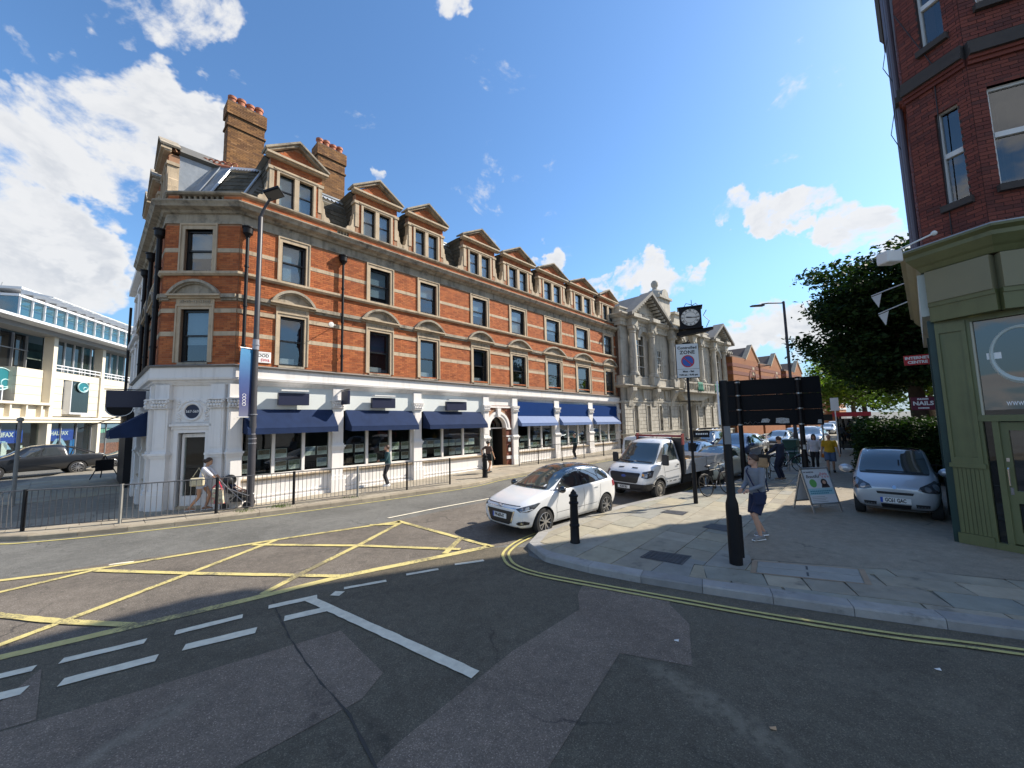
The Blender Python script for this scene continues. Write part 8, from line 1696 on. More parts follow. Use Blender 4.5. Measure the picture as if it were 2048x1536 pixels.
for poly in ([(.72, 2.28), (.78, 2.42), (.95, 2.44), (1.04, 2.38), (.98, 2.27)], [(1.22, 2.26), (1.24, 2.44), (1.42, 2.46), (1.66, 2.42), (1.66, 2.24), (1.40, 2.23)], [(wS + .52, 2.22), (wS + .54, 2.36), (wS + .64, 2.36), (wS + .65, 2.22)], [(-.58, 2.2), (-.58, 2.23), (-.46, 2.23), (-.46, 2.2)]):
    bs().prism(poly, -.119, -.115).build('sticker', ST, BS)
bs().tube([(.15 + .05 * i, -.118, 2.27 + .045 * math.sin(i * 1.9) + .03 * math.sin(i * 5)) for i in range(12)], .006, 4).build('graffiti', METAL, BS)
bs().box(wS - .04, wS + .04, .09, .10, 1.25, 1.42).build('sticker', ST, BS)
# tall street lamps
LP_ = thing('street_lamp', 'tall dark street lamp with flood head in front of the corner building', 'street lamp', (-8.66, 12.86, .12)); LGREY = M('lamp_post_paint', (0.045, 0.043, 0.05), .45, var=.15)
MB().lathe([(.115, 0), (.112, 2.6), (.095, 2.75), (.085, 5.3), (.075, 9.9), (0.05, 9.95)], (0, 0, 0), 14).build('pole', LGREY, LP_, smooth=True)
MB().tube([(0, 0, 9.9), (.12, -.02, 10.2), (.34, -.05, 10.55)], [.06, .045, .04], 8).build('arm', LGREY, LP_, smooth=True)
hd = MB().box(-.27, .27, -.20, .20, -.06, .06).box(-.22, .22, -.15, .15, .06, .11).build('lamp_head', BLACKP, LP_, bevel=.02); hd.location = (.48, -.08, 10.72); hd.rotation_euler = (R(-22), R(-25), R(10))
gl_ = MB().box(-.24, .24, -.16, .16, -.075, -.062).build('lamp_glass', M('lamp_lens_grey', (0.06, 0.065, 0.07), .15), hd)
m = MB()
for z in (5.35, 3.0, 2.35, 2.2, 2.05): m.lathe([(.12, z), (.12, z + .03)], (0, 0, 0), 12)
m.lathe([(.10, 5.2), (.10, 5.55)], (0, 0, 0), 12); m.build('bands', M('steel_band', (0.35, 0.34, 0.36), .4, metal=.6), LP_)
BN = thing('banner', 'narrow blue banner hanging beside the front street lamp', 'banner', (-8.66, 12.86, .12)); bnm = bpy.data.materials.new('banner_print'); bnm.use_nodes = True; tt = NT(bnm.node_tree)
zc = tt.n('ShaderNodeSeparateXYZ', inp={0: tt.n('ShaderNodeTexCoord').outputs['Object']}).outputs[2]
b_ = tt.n('ShaderNodeBsdfPrincipled', inp={'Base Color': tt.ramp(tt.step(zc, 2.9, 5.2, smooth=False), [(0, (.12, .13, .20)), (.25, (.03, .035, .14)), (.55, (.02, .06, .20)), (1, (.03, .20, .40))]), 'Roughness': .6}); tt.n('ShaderNodeOutputMaterial', inp={0: b_.outputs[0]})
m = MB(); n = 10; bx = lambda f, z: (-.06 - .15 * f, -.06 - .36 * f + .03 * math.sin(z * 2.5) * f, z); zs_ = [2.95 + 2.25 * i / n for i in range(n + 1)]
m.add([bx(f, z + .18 * f * (i == 0) * 0) for i, z in enumerate(zs_) for f in (0, .5, 1)], [(3 * i + a, 3 * i + a + 1, 3 * i + a + 4, 3 * i + a + 3) for i in range(n) for a in (0, 1)]); o = m.build('cloth', bnm, BN, recalc=False); o.modifiers.new('s', 'SOLIDIFY').thickness = .004
MB().add([(-.14 - .035 * math.cos(a), -.255 - .08 * math.cos(a), 4.45 + .42 * math.sin(a)) for a in [2 * math.pi * k / 16 for k in range(16)]], [tuple(range(16))]).build('dark_figure_print', M('banner_dark', (0.03, 0.02, 0.03), .6), BN, recalc=False)
for i in range(4): MB().tube([(-.145 - .02 * math.cos(a), -.265 - .05 * math.cos(a), 3.35 + .10 * i + .045 * math.sin(a)) for a in [2 * math.pi * k / 12 for k in range(12)]], .007, 4, closed=True).build('banner_mark', WHITEP, BN)
for z in (5.22, 2.93): MB().tube([(0, 0, z), (-.22, -.44, z)], .015, 6).build('banner_arm', METAL, BN)
L2 = thing('street_lamp', 'slim street lamp with a long arm above the big black sign', 'street lamp', (16.0, 22.0, .12)); MB().lathe([(.12, 0), (.12, 1.4), (.085, 1.6), (.065, 9.1), (.05, 9.15)], (0, 0, 0), 12).build('pole', LGREY, L2, smooth=True)
MB().tube([(0, 0, 9.05), (-.9, -.02, 9.05), (-1.3, -.04, 9.0)], .04, 6).build('arm', LGREY, L2); MB().prism([(-1.2, 8.98), (-1.95, 8.92), (-1.9, 8.86), (-1.2, 8.88)], -.14, .10).build('lamp_head', LGREY, L2); MB().tube([(-.06, -.02, 7.2), (-.15, -.05, 6.8), (-.05, -.02, 6.6)], .008, 5).build('cable', BLACKP, L2)
SPO = thing('sign_post', 'short bare grey post standing behind the railing by the side street', 'post', (-17.9, 14.0, .12)); MB().lathe([(.06, 0), (.055, 3.0), (.09, 3.02), (.09, 3.12), (0, 3.16)], (0, 0, 0), 10).build('pole', M('bare_post', (0.23, 0.225, 0.21), .6), SPO)
# hanging and fixed signs of the shops
def wallsign(name, label, wl, u, d, z, sx_, sz_, sd_, mat, perp=False, group=None):
    t = thing(name, label, 'sign', CBM @ Vector(wl(u, d, 0)), FROT + math.atan2(wl.t.y, wl.t.x), group)
    if perp: MB().box(-.04, .04, -sx_, 0, z, z + sz_).build('panel', mat, t, bevel=.008); MB().box(-.02, .02, -sx_ - .05, d, z + sz_ + .02, z + sz_ + .05).box(-.02, .02, -.05, d, z + .1, z + .13).build('bracket', BLACKP, t)
    else: MB().box(-sx_ / 2, sx_ / 2, -sd_, 0, z, z + sz_).build('panel', mat, t, bevel=.006); MB().box(-sx_ * .45, sx_ * .45, -sd_ - .10, -.02, z + sz_ + .06, z + sz_ + .11).build('trough_light', UPVC, t)
    return t
SS_ = 'navy fascia signs over the awnings'
for u, z, w_, pl2 in ((5.0, 3.47, 1.02, 'left'), (8.56, 3.42, 1.08, 'middle'), (12.6, 3.38, 1.28, 'right')):
    t = wallsign('fascia_sign', {'left': 'plain navy sign box over the awning nearest the corner door', 'middle': 'plain navy sign box over the second navy awning', 'right': 'plain navy sign box over the navy awning beside the arch'}[pl2], MN, u, .16, z, w_, .44, .16, NAVYP, group=SS_)
wallsign('hanging_sign', 'navy board hanging out over the first stone pier', MN, 6.78, .22, 3.52, .62, .54, .1, NAVYP, perp=True)
wallsign('hanging_sign', 'wide navy board hanging out on the shaded side street front', LF, LF_L - 1.5, .15, 3.5, .98, .58, .1, NAVYP, perp=True)
t = thing('oval_sign', 'black oval pub sign behind the navy board in the side street', 'sign', CBM @ Vector(LF(LF_L - 5.2, .1, 0)), FROT); MB().prism([(-.55 + .42 * math.cos(2 * math.pi * k / 24), 3.62 + .36 * math.sin(2 * math.pi * k / 24)) for k in range(24)], -.05, .05).build('panel', BLACKP, t); MB().tube([(-.55 + .40 * math.cos(a), -.055, 3.62 + .34 * math.sin(a)) for a in [2 * math.pi * k / 24 for k in range(24)]], .015, 5, closed=True).build('rim', PAPER, t)
NP2 = thing('street_nameplate', 'white street nameplate reading HARWOOD ROAD SW6 on the brick wall', 'sign', CBM @ Vector(MN(3.82, .03, 0)), FROT); MB().box(-.46, .46, -.02, .0, 4.97, 5.36).build('plate', WHITEP, NP2, bevel=.004); MB().box(-.43, .43, -.023, -.02, 5.305, 5.312).build('rule', BLACKI, NP2)
text('HARWOOD', .155, BLACKI, 'lettering', NP2, lambda x, y, z: Vector((x * .95, -.021 - z, 5.22 + y)), bold=.003); text('ROAD', .155, BLACKI, 'lettering', NP2, lambda x, y, z: Vector((-.17 + x * .95, -.021 - z, 5.06 + y)), bold=.003); text('SW6', .145, M('nameplate_red', (0.5, 0.03, 0.04), .5), 'lettering', NP2, lambda x, y, z: Vector((.28 + x * .95, -.021 - z, 5.06 + y)), bold=.003)
SD2 = thing('wall_lamp', 'small white round wall lamp on a thin arm beside the drainpipe', 'lamp', CBM @ Vector(MN(6.55, .05, 6.75)), FROT); MB().tube([(0, 0, 0), (-.42, -.62, -.16)], .014, 6).build('arm', UPVC, SD2); MB().lathe([(0, -.03), (.10, -.02), (.10, .03), (0, .03)], (-.45, -.66, -.17), 14, 'y').build('dish', UPVC, SD2)
# pavement boards
LILAC = M('poster_pale', (0.62, 0.62, 0.64), .4); circ = lambda cx, cy, r: [(cx + r * math.cos(2 * math.pi * k / 20), cy + r * math.sin(2 * math.pi * k / 20)) for k in range(20)]
AB = thing('pavement_board', 'white poster A-board with green dot and portrait on the footway', 'pavement sign', (8.2, 10.72, .117), R(8)); aw, ah = .86, 1.13
for s in (1, -1):
    FT = (lambda s: lambda x, y, z: (x, s * (-.33 + z * .29) + y * s, z))(s); fr_ = MB(FT).box(-aw / 2, -aw / 2 + .04, 0, .03, 0, ah).box(aw / 2 - .04, aw / 2, 0, .03, 0, ah).box(-aw / 2, aw / 2, 0, .03, ah - .04, ah).box(-aw / 2, aw / 2, 0, .03, .20, .24).build('frame', METAL, AB)
    MB(FT).box(-aw / 2 + .04, aw / 2 - .04, .008, .02, .24, ah - .04).build('poster', LILAC, fr_)
    if s > 0:
        pr = lambda nm, poly, mt, d=.006: MB(FT).prism(poly, d, .0079).build(nm, mt, fr_)
        pr('green_dot', circ(-.17, .73, .105), M('print_green', (0.13, 0.36, 0.10), .5)); pr('blue_band', [(-.38, .44), (.38, .44), (.38, .60), (-.38, .60)], M('print_pale_blue', (0.33, 0.52, 0.58), .5))
        pr('portrait_hair', circ(.17, .74, .095), M('print_dark', (0.05, 0.035, 0.035), .5)); pr('portrait_body', [(.05, .61), (.31, .61), (.27, .70), (.09, .70)], M('print_dark', (0.05, 0.035, 0.035))); pr('portrait_face', circ(.17, .745, .048), SKIN, .004)
        for i in range(9): pr('blossom', circ(.12 + .028 * i, .93 + .05 * math.sin(i * 2.2), .028), M('print_pink', (0.6, 0.33, 0.35), .5))
        text('WE TRANSFORM', .048, BLACKI, 'lettering', fr_, lambda a, b, c: Vector(FT(-.21 + a * .85, .0055 - c, 1.01 + b)))
        text('Beautiful', .115, BLACKI, 'lettering', fr_, lambda a, b, c: Vector(FT(-.12 + a + b * .2, .0055 - c, .90 + b)))
        for k in range(2):
            for i in range(12 - 2 * k): pr('print_line', [(-.33 + .055 * i, .545 - .05 * k), (-.29 + .055 * i, .545 - .05 * k), (-.29 + .055 * i, .515 - .05 * k), (-.33 + .055 * i, .515 - .05 * k)], M('print_teal', (0.05, 0.22, 0.30), .5), .004)
        for k in range(4): pr('print_line', [(-.34, .40 - .04 * k), (.05 + .06 * (k % 2), .40 - .04 * k), (.05 + .06 * (k % 2), .385 - .04 * k), (-.34, .385 - .04 * k)], M('grey_print', (0.35, 0.35, 0.35)))
EZ = thing('easel_board', 'dark easel board on the shaded side street pavement', 'pavement sign', (-22.4, 21.3, .12), R(60)); MB().tube([(-.7, -.2, 0), (0, 0, 1.55)], .03, 6).tube([(.7, -.2, 0), (0, 0, 1.55)], .03, 6).tube([(0, .6, 0), (0, 0, 1.55)], .03, 6).build('legs', BLACKP, EZ); MB().box(-.45, .45, -.12, -.09, .5, 1.25).build('board', BLACKP, EZ); EZ.scale = (.8,) * 3
# bus shelter with its roof panel
BSH = thing('bus_shelter', 'dark bus shelter with red roof fascia near the tree', 'bus shelter', (20.6, 24.6, .12), math.pi / 2 - R(43)); sh = lambda: MB()
for x in (0, 3.6):
    for y in (0, -1.25): MB().box(x - .05, x + .05, y - .05, y + .05, 0, 2.35).build('post', BLACKP, BSH)
MB().box(-.3, 4.0, -1.6, .15, 2.35, 2.5).build('roof', BLACKP, BSH); MB().box(-.32, 4.02, .15, .19, 2.33, 2.6).box(-.36, -.30, -1.62, .17, 2.33, 2.6).build('roof_fascia', M('sign_red', (0.55, 0.03, 0.035)), BSH); MB().box(.05, 3.55, -1.27, -1.24, .3, 2.2).box(-.02, .0, -1.2, -.05, .35, 2.2).build('glass_panel', DGLASS, BSH); MB().box(.4, 3.2, -1.1, -.75, .45, .52).build('bench', sb, BSH); MB().box(3.55, 3.62, -1.2, -.1, .4, 2.0).build('poster_case', BLACKP, BSH)
MB().box(-.9, -.86, -.2, .2, 2.7, 3.5).box(-.91, -.85, -.03, .03, 0, 2.7).build('stop_flag', PAPER, BSH)
GB = thing('green_cabinet', 'dark green roadside cabinet behind the far sign post', 'cabinet', (14.9, 20.9, .12), math.pi / 2 - R(43)); MB().box(-.5, .6, -.3, .3, 0, 1.15).build('case', M('cabinet_green', (0.015, 0.07, 0.05), .5), GB, bevel=.02); MB().box(-.52, .62, -.32, .32, 1.15, 1.22).build('lid', M('cabinet_green', (0.015, 0.07, 0.05)), GB); MB().box(.03, .05, -.31, -.3, .08, 1.1).build('door_gap', BLACKP, GB)
SP3 = thing('sign_post', 'thin grey post with a small dark sign near the bus shelter', 'post', (17.8, 22.3, .12)); MB().lathe([(.04, 0), (.04, 2.9), (0, 2.9)], (0, 0, 0), 8).build('pole', METAL, SP3); MB().box(-.25, .6, -.04, -.01, 2.15, 2.5).build('sign_plate', BLACKP, SP3)
# bicycles
def bicycle(label, frame_m, loc, rz, lean=0.0, basket=False, group=None):
    t = thing('bicycle', label, 'bicycle', loc, rz, group); t.rotation_euler = (0, lean, rz)
    for y in (-.52, .52):
        w_ = MB(); w_.tube([(0, y + .335 * math.cos(a), .345 + .335 * math.sin(a)) for a in [2 * math.pi * k / 28 for k in range(28)]], .018, 6, closed=True); W_ = w_.build('wheel', RUBBER, t, smooth=True)
        s_ = MB()
        for k in range(14): a = 2 * math.pi * k / 14; s_.tube([(0, y, .345), (0, y + .32 * math.cos(a), .345 + .32 * math.sin(a))], .0022, 3)
        s_.tube([(-.04, y, .345), (.04, y, .345)], .022, 6); s_.build('spokes', CHROME, W_)
    f = MB(); A, B, Cc, D = (0, .50, .345), (0, .07, .29), (0, .20, .80), (0, -.33, .82)
    for p, q in ((B, Cc), (B, (0, -.30, .70)), (Cc, D), (A, B), (A, Cc)): f.tube([p, q], .017, 6)
    f.tube([D, (0, -.52, .345)], .014, 6).tube([D, (0, -.34, 1.0)], .014, 6).tube([Cc, (0, .23, .92)], .014, 6); f.build('frame', frame_m, t, smooth=True)
    MB().tube([(-.28, -.20, 1.0), (-.2, -.36, 1.03), (0, -.36, 1.0), (.2, -.36, 1.03), (.28, -.20, 1.0)], .012, 6).build('handlebar', BLACKP, t, smooth=True); MB().sphere((0, .25, .95), .12, 10, 6, (.6, 1.1, .35)).build('saddle', PLASTIC, t, smooth=True)
    MB().lathe([(.09, -.01), (.09, .01)], (0.03, .07, .29), 14, 'x').tube([(.04, .07, .29), (.06, .12, .13)], .01, 5).tube([(-.04, .07, .29), (-.06, .02, .45)], .01, 5).build('crank', CHROME, t)
    g = MB()
    for y in (-.52, .52): g.tube([(0, y + .37 * math.cos(R(a)), .345 + .37 * math.sin(R(a))) for a in range(20, 171, 25)], .016, 5)
    g.build('mudguard', frame_m, t)
    if basket: MB().box(-.19, .19, -.82, -.50, .80, .83).box(-.19, .19, -.82, -.80, .83, 1.06).box(-.19, .19, -.52, -.50, .83, 1.06).box(-.19, -.17, -.8, -.52, .83, 1.06).box(.17, .19, -.8, -.52, .83, 1.06).build('basket', BLACKP, t)
    return t
bicycle('black bicycle with rear rack leaning at the kerb beside the truck', BLACKP, (6.72, 12.98, .12), R(118), .16)
bicycle('white bicycle held upright by the person in navy', M('cream_frame', (0.62, 0.62, 0.52), .3), (10.05, 15.55, .12), R(-40), 0.0, True)
for i, (x, y, rz, lab) in enumerate(((12.3, 17.6, 70, 'dark bicycle parked on its stand just behind the far sign post'), (13.2, 18.6, 62, 'dark bicycle parked further along by the green cabinet'))): bicycle(lab, (BLACKP, METAL)[i], (x, y, .12), R(rz), .08, group='bicycles parked along the kerb')
RK = thing('bicycle_stand', 'steel hoop stand between the parked bicycles', 'bicycle stand', (12.7, 18.1, .12), R(60)); MB().tube([(-.4, 0, 0), (-.4, 0, .7), (-.3, 0, .8), (.3, 0, .8), (.4, 0, .7), (.4, 0, 0)], .025, 8).build('hoop', METAL, RK, smooth=True)

# ------------------------------------------------------------ people: each body one fused surface, clothes fitted over it
def fuse(m, name, mat, parent, vox, extra=None):
    me = bpy.data.meshes.new('t'); me.from_pydata(m.v, [], m.f); o = bpy.data.objects.new('t', me); COL.objects.link(o)
    r = o.modifiers.new('r', 'REMESH'); r.mode = 'VOXEL'; r.voxel_size = vox; s = o.modifiers.new('s', 'SMOOTH'); s.iterations = 4; s.factor = .5
    dg = bpy.context.evaluated_depsgraph_get(); out = bpy.data.meshes.new_from_object(o.evaluated_get(dg)); bpy.data.objects.remove(o); out.name = name; out.materials.clear(); out.materials.append(mat)
    return link(out, name, parent, smooth='all')
def seg(m, pts, rs, n=10):
    m.tube(pts, rs, n)
    for p, r in zip(pts, rs): m.sphere(p, r * .99, n, 6)
def rings(m, rows, n=16):
    """stack of ellipses (centre, rx, ry) closed at both ends, turned to follow the body's yaw"""
    vs = [(c[0] + rx * math.cos(2 * math.pi * k / n), c[1] + ry * math.sin(2 * math.pi * k / n), c[2]) for c, rx, ry in rows for k in range(n)]; q = len(rows)
    m.add(vs, [(i * n + k, i * n + (k + 1) % n, (i + 1) * n + (k + 1) % n, (i + 1) * n + k) for i in range(q - 1) for k in range(n)] + [tuple(range(n))[::-1], tuple((q - 1) * n + k for k in range(n))])
def bend(a, b, l1, l2, hint):
    """where the joint between two limb lengths sits, bulging towards hint"""
    a, b, h = Vector(a), Vector(b), Vector(hint); d = b - a; L = min(d.length, (l1 + l2) * .999); u = d.normalized(); x = (l1 * l1 - l2 * l2 + L * L) / (2 * L); y = math.sqrt(max(0, l1 * l1 - x * x)); h = (h - u * h.dot(u)).normalized()
    return a + u * x + h * y
def person(label, loc, rz, H=1.75, skin=SKIN, top=None, sleeves='long', legs=None, leglen='long', shoes=None, hair=None, hairkind='short', feet=None, hands=None, lean=(0, 0), hip=None, head=(0, 0), build_=1.0, glasses=False, vox=.014, group=None, knee_hint=(0, 1, 0)):
    """faces +y; feet/hands are ankle and wrist targets, head is (yaw, nod)"""
    t = thing('person', label, 'person', loc, rz, group); k = H / 1.75; b = build_; V = Vector
    hp = V(hip or (0, 0, .93)); ne = hp + V((lean[0], lean[1], .52)); L = lambda f: hp.lerp(ne, f)
    feet = feet or ((-.10, 0, .08), (.10, 0, .08)); hands = hands or ((-.30, .05, .80), (.30, .05, .80)); S = V((k, k, k))
    sc = lambda p: V(p) * k
    m = MB(); spine = [(0 - .10, .12, .085), (0, .165 * b, .115 * b), (.12, .155 * b, .108 * b), (.35, .142 * b, .098 * b), (.68, .168 * b, .112 * b), (.88, .172 * b, .098 * b), (.97, .12, .075)]
    rows = [(sc(L(f)), rx * k, ry * k) for f, rx, ry in spine]; rings(m, rows)
    hd = ne + V((lean[0] * .25, lean[1] * .35 + .02, .155)); Hm = Matrix.Translation(sc(hd)) @ Matrix.Rotation(head[0], 4, 'Z') @ Matrix.Rotation(-head[1], 4, 'X'); hT = lambda x, y, z: tuple(Hm @ V((x * k, y * k, z * k)))
    seg(m, [sc(ne + V((0, 0, -.03))), sc(hd + V((0, -.02, -.04)))], [.058 * k, .052 * k]); mh = MB(hT)
    mh.sphere((0, 0, .02), .1, 16, 12, (.77, .96, 1.08)); mh.sphere((0, .03, -.055), .072, 12, 8, (.78, .85, .85)); mh.add([(-.014, .088, -.018), (.014, .088, -.018), (0, .118, -.02), (0, .085, .03), (0, .09, -.032)], [(0, 2, 3), (2, 1, 3), (0, 4, 2), (4, 1, 2), (0, 3, 1, 4)])
    for s in (-1, 1): mh.sphere((s * .078, -.005, 0), .024, 8, 6, (.45, .8, 1.3))
    base = len(m.v); m.v += mh.v; m.f += [tuple(i + base for i in f) for f in mh.f]; m.mi += mh.mi
    legs_j, arms_j = [], []
    for i, s in enumerate((-1, 1)):
        h_ = hp + V((s * .085 * b, 0, -.04)); f = V(feet[i]); kn = bend(h_, f, .43, .43, knee_hint); legs_j.append((h_, kn, f)); seg(m, [sc(h_), sc(h_.lerp(kn, .5)), sc(kn), sc(kn.lerp(f, .35)), sc(f)], [.088 * k * b, .075 * k * b, .052 * k, .054 * k, .034 * k])
        toe = f + V((s * .02, .15, -.055)); seg(m, [sc(f + V((0, -.04, -.04))), sc(toe)], [.034 * k, .026 * k])
        sh = L(.90) + V((s * .175 * b, 0, 0)); w_ = V(hands[i]); el = bend(sh, w_, .29, .26, V((s * .6, -1, -.3))); arms_j.append((sh, el, w_)); seg(m, [sc(sh), sc(el), sc(w_)], [.052 * k, .040 * k, .027 * k])
        d = (w_ - el).normalized(); sd = d.cross(V((0, 0, 1))); sd = sd.normalized() if sd.length > .1 else V((1, 0, 0)); p0 = w_ + d * .05; m.sphere(sc(p0), .042 * k, 10, 6, (.8, .9, 1.1))
    body = fuse(m, 'body', skin, t, vox)
    fing = MB()
    for i, s in enumerate((-1, 1)):
        sh, el, w_ = arms_j[i]; d = (w_ - el).normalized(); sd = d.cross(V((0, 0, 1))); sd = sd.normalized() if sd.length > .1 else V((1, 0, 0)); dn = sd.cross(d) * (1 if sd.cross(d).z < 0 else -1)
        for q, ln in enumerate((.062, .075, .07, .055)):
            a = w_ + d * .075 + sd * (.028 - .0185 * q); fing.tube([sc(a), sc(a + d * ln * .55 + dn * .012), sc(a + d * ln * .8 + dn * .035)], [.0095 * k, .0085 * k, .007 * k], 6)
        a = w_ + d * .03 + sd * .035 * (1 if i else -1); fing.tube([sc(a), sc(a + d * .03 + sd * .025 * (1 if i else -1) + dn * .01), sc(a + d * .055 + sd * .02 * (1 if i else -1) + dn * .03)], [.012 * k, .010 * k, .008 * k], 6)
    fing.build('fingers', skin, body, smooth=True)
    ey = MB(hT)
    for s in (-1, 1): ey.sphere((s * .030, .084, .018), .011, 8, 6, (1.2, .6, .7))
    ey.build('eyes', BLACKI, body); MB(hT).sphere((0, .088, -.058), .022, 10, 5, (1.1, .4, .3)).build('mouth', M('lip', (0.38, 0.14, 0.12), .5), body)
    MB(hT).box(-.042, -.018, .086, .094, .036, .043).box(.018, .042, .086, .094, .036, .043).build('brows', hair or SKIN, body)
    if glasses: MB(hT).sphere((-.03, .094, .016), .019, 10, 6, (1, .2, .7)).sphere((.03, .094, .016), .019, 10, 6, (1, .2, .7)).tube([(-.078, .0, .02), (-.05, .09, .02), (.05, .09, .02), (.078, 0, .02)], .004, 5).build('glasses', BLACKI, t)
    if hair and hairkind != 'bald':
        hm_ = MB(hT); n_, q = 18, 10; vs = []
        for a in range(q + 1):
            th = math.pi * .62 * a / q
            for c in range(n_):
                ph = 2 * math.pi * c / n_; fr = max(0, math.sin(ph)); th2 = th * (1 - .42 * fr ** 1.5); w2 = 1 + .03 * math.sin(ph * 7 + a * 2.3)
                vs.append((.087 * w2 * math.sin(th2) * math.cos(ph), .105 * w2 * math.sin(th2) * math.sin(ph) - .008, .03 + .108 * w2 * math.cos(th2)))
        hm_.add(vs, [(a * n_ + c, a * n_ + (c + 1) % n_, (a + 1) * n_ + (c + 1) % n_, (a + 1) * n_ + c) for a in range(q) for c in range(n_)])
        if hairkind == 'bun': hm_.sphere((0, -.13, .05), .048, 10, 8); hm_.sphere((0, -.10, .0), .05, 10, 6)
        if hairkind == 'long': rings(hm_, [((0, -.03, -.16), .075, .06), ((0, -.04, -.1), .098, .075), ((0, -.035, 0), .1, .085), ((0, -.02, .08), .085, .08)])
        o = hm_.build('hair', hair, t, smooth='all', recalc=False); o.modifiers.new('s', 'SOLIDIFY').thickness = .006
    # clothes
    if top:
        m = MB(); rows = [(sc(L(f)), rx * k, ry * k) for f, rx, ry in [(-.06, .178 * b, .128 * b), (.10, .176 * b, .126 * b), (.35, .160 * b, .116 * b), (.68, .182 * b, .126 * b), (.88, .185 * b, .112 * b), (.99, .105, .078)]]; rings(m, rows)
        for sh, el, w_ in arms_j:
            if sleeves == 'long': seg(m, [sc(sh), sc(el), sc(el.lerp(w_, .93))], [.068 * k, .054 * k, .040 * k])
            elif sleeves == 'short': seg(m, [sc(sh), sc(sh.lerp(el, .72))], [.068 * k, .062 * k])
            elif sleeves == 'half': seg(m, [sc(sh), sc(el), sc(el.lerp(w_, .15))], [.068 * k, .055 * k, .05 * k])
        fuse(m, 'top', top, t, vox)
    if legs:
        m = MB(); rings(m, [(sc(L(-.14)), .13 * k * b, .10 * k * b), (sc(L(-.02)), .176 * k * b, .126 * k * b), (sc(L(.10)), .172 * k * b, .122 * k * b)])
        for h_, kn, f in legs_j:
            if leglen == 'long': seg(m, [sc(h_), sc(h_.lerp(kn, .5)), sc(kn), sc(kn.lerp(f, .9))], [.100 * k * b, .092 * k * b, .074 * k, .062 * k])
            elif leglen == 'tight': seg(m, [sc(h_), sc(h_.lerp(kn, .5)), sc(kn), sc(kn.lerp(f, .35)), sc(kn.lerp(f, .92))], [.096 * k * b, .083 * k * b, .060 * k, .062 * k, .042 * k])
            else:
                e = h_.lerp(kn, .92 if leglen == 'short' else .35); m.tube([sc(h_), sc(h_.lerp(e, .5)), sc(e)], [.104 * k * b, .104 * k * b, .102 * k * b], 12); m.sphere(sc(h_), .1 * k * b, 10, 6)
        fuse(m, 'trousers' if leglen in ('long', 'tight') else 'shorts', legs, t, vox)
    if shoes:
        for (h_, kn, f), s in zip(legs_j, (-1, 1)):
            m = MB(); toe = f + V((s * .02, .17, -.045)); seg(m, [sc(f + V((0, -.05, -.035))), sc(f + V((s * .01, .06, -.03))), sc(toe)], [.046 * k, .046 * k, .036 * k]); z0 = (f.z - .082) * k
            mm = MB(lambda x, y, z, z0=z0: (x, y, max(z, z0))); mm.add(m.v, m.f); sh_ = mm.build('shoe', shoes, t, smooth=True)
            MB(lambda x, y, z: (x, y, z)).box((f.x - .045) * k, (f.x + s * .01 + .045) * k, (f.y - .09) * k, (f.y + .20) * k, z0, z0 + .022 * k).build('sole', WHITEP if shoes is not BLACKP else BLACKP, sh_, bevel=.01)
    return t
cl_ = lambda n, c, **k: M(n, c, .85, var=.12, vscale=14, bump=.35, bscale=28, **k)
HBR, HDK, HGR = M('brown_hair', (0.055, 0.028, 0.015), .5, var=.3, vscale=40), M('dark_hair', (0.015, 0.010, 0.009), .45), M('greying_hair', (0.16, 0.13, 0.10), .6)
NAVYC, TEALC, GREYC = cl_('navy_cotton', (0.012, 0.020, 0.060)), cl_('teal_knit', (0.018, 0.06, 0.07)), cl_('grey_marl', (0.20, 0.215, 0.245)); TRAIN = M('grey_trainer', (0.22, 0.22, 0.22), .6, var=.5, vscale=30); TAN = M('tan_leg', (0.50, 0.27, 0.16), .5)
face = lambda dx, dy: math.atan2(-dx, dy)
rzM = face(-.97, -.22)
person('young man in grey sweater and navy shorts walking past the lone post', (5.2, 8.42, .117), rzM, 1.79, top=GREYC, legs=NAVYC, leglen='short', shoes=TRAIN, hair=HBR, feet=((-.09, .10, .09), (.09, -.16, .11)), hands=((-.10, .30, 1.02), (.10, .29, 1.01)), head=(R(-12), R(-6)), glasses=True, vox=.010, lean=(0, .03))
BAG = thing('shoulder_bag', 'small navy cross body bag at the hip of the man in grey', 'bag', (5.2, 8.42, .117), rzM); bp = [(.19, -.02, 1.50), (.10, .16, 1.40), (-.08, .19, 1.15), (-.20, .12, .98), (-.21, -.06, 1.02), (-.05, -.165, 1.25), (.13, -.135, 1.50)]
MB().box(-.26, -.16, .06, .30, .76, 1.0).build('pouch', NAVYC, BAG, bevel=.02); MB().tube(bp, .016, 6, closed=True).build('strap', NAVYC, BAG, smooth=True)
toC = face(-.62, -.78)
person('woman in white jumper and black leggings walking beside the man in yellow', (13.7, 17.75, .117), toC, 1.66, top=cl_('white_jumper', (0.66, 0.66, 0.70)), legs=M('black_leggings', (0.012, 0.012, 0.014), .7), leglen='tight', shoes=BLACKP, hair=HDK, hairkind='long', feet=((-.08, .14, .08), (.09, -.14, .10)), hands=((-.30, .10, .84), (.28, -.02, .82)), glasses=True, build_=1.05)
person('bald man in yellow t-shirt and blue shorts walking beside the woman', (13.9, 17.15, .117), toC, 1.68, top=cl_('yellow_shirt', (0.62, 0.36, 0.02)), sleeves='short', legs=cl_('denim_shorts', (0.10, 0.15, 0.24)), leglen='short', shoes=BLACKP, hair=None, feet=((-.10, -.12, .10), (.10, .14, .08)), hands=((-.33, .06, .84), (.32, .02, .80)), build_=1.15)
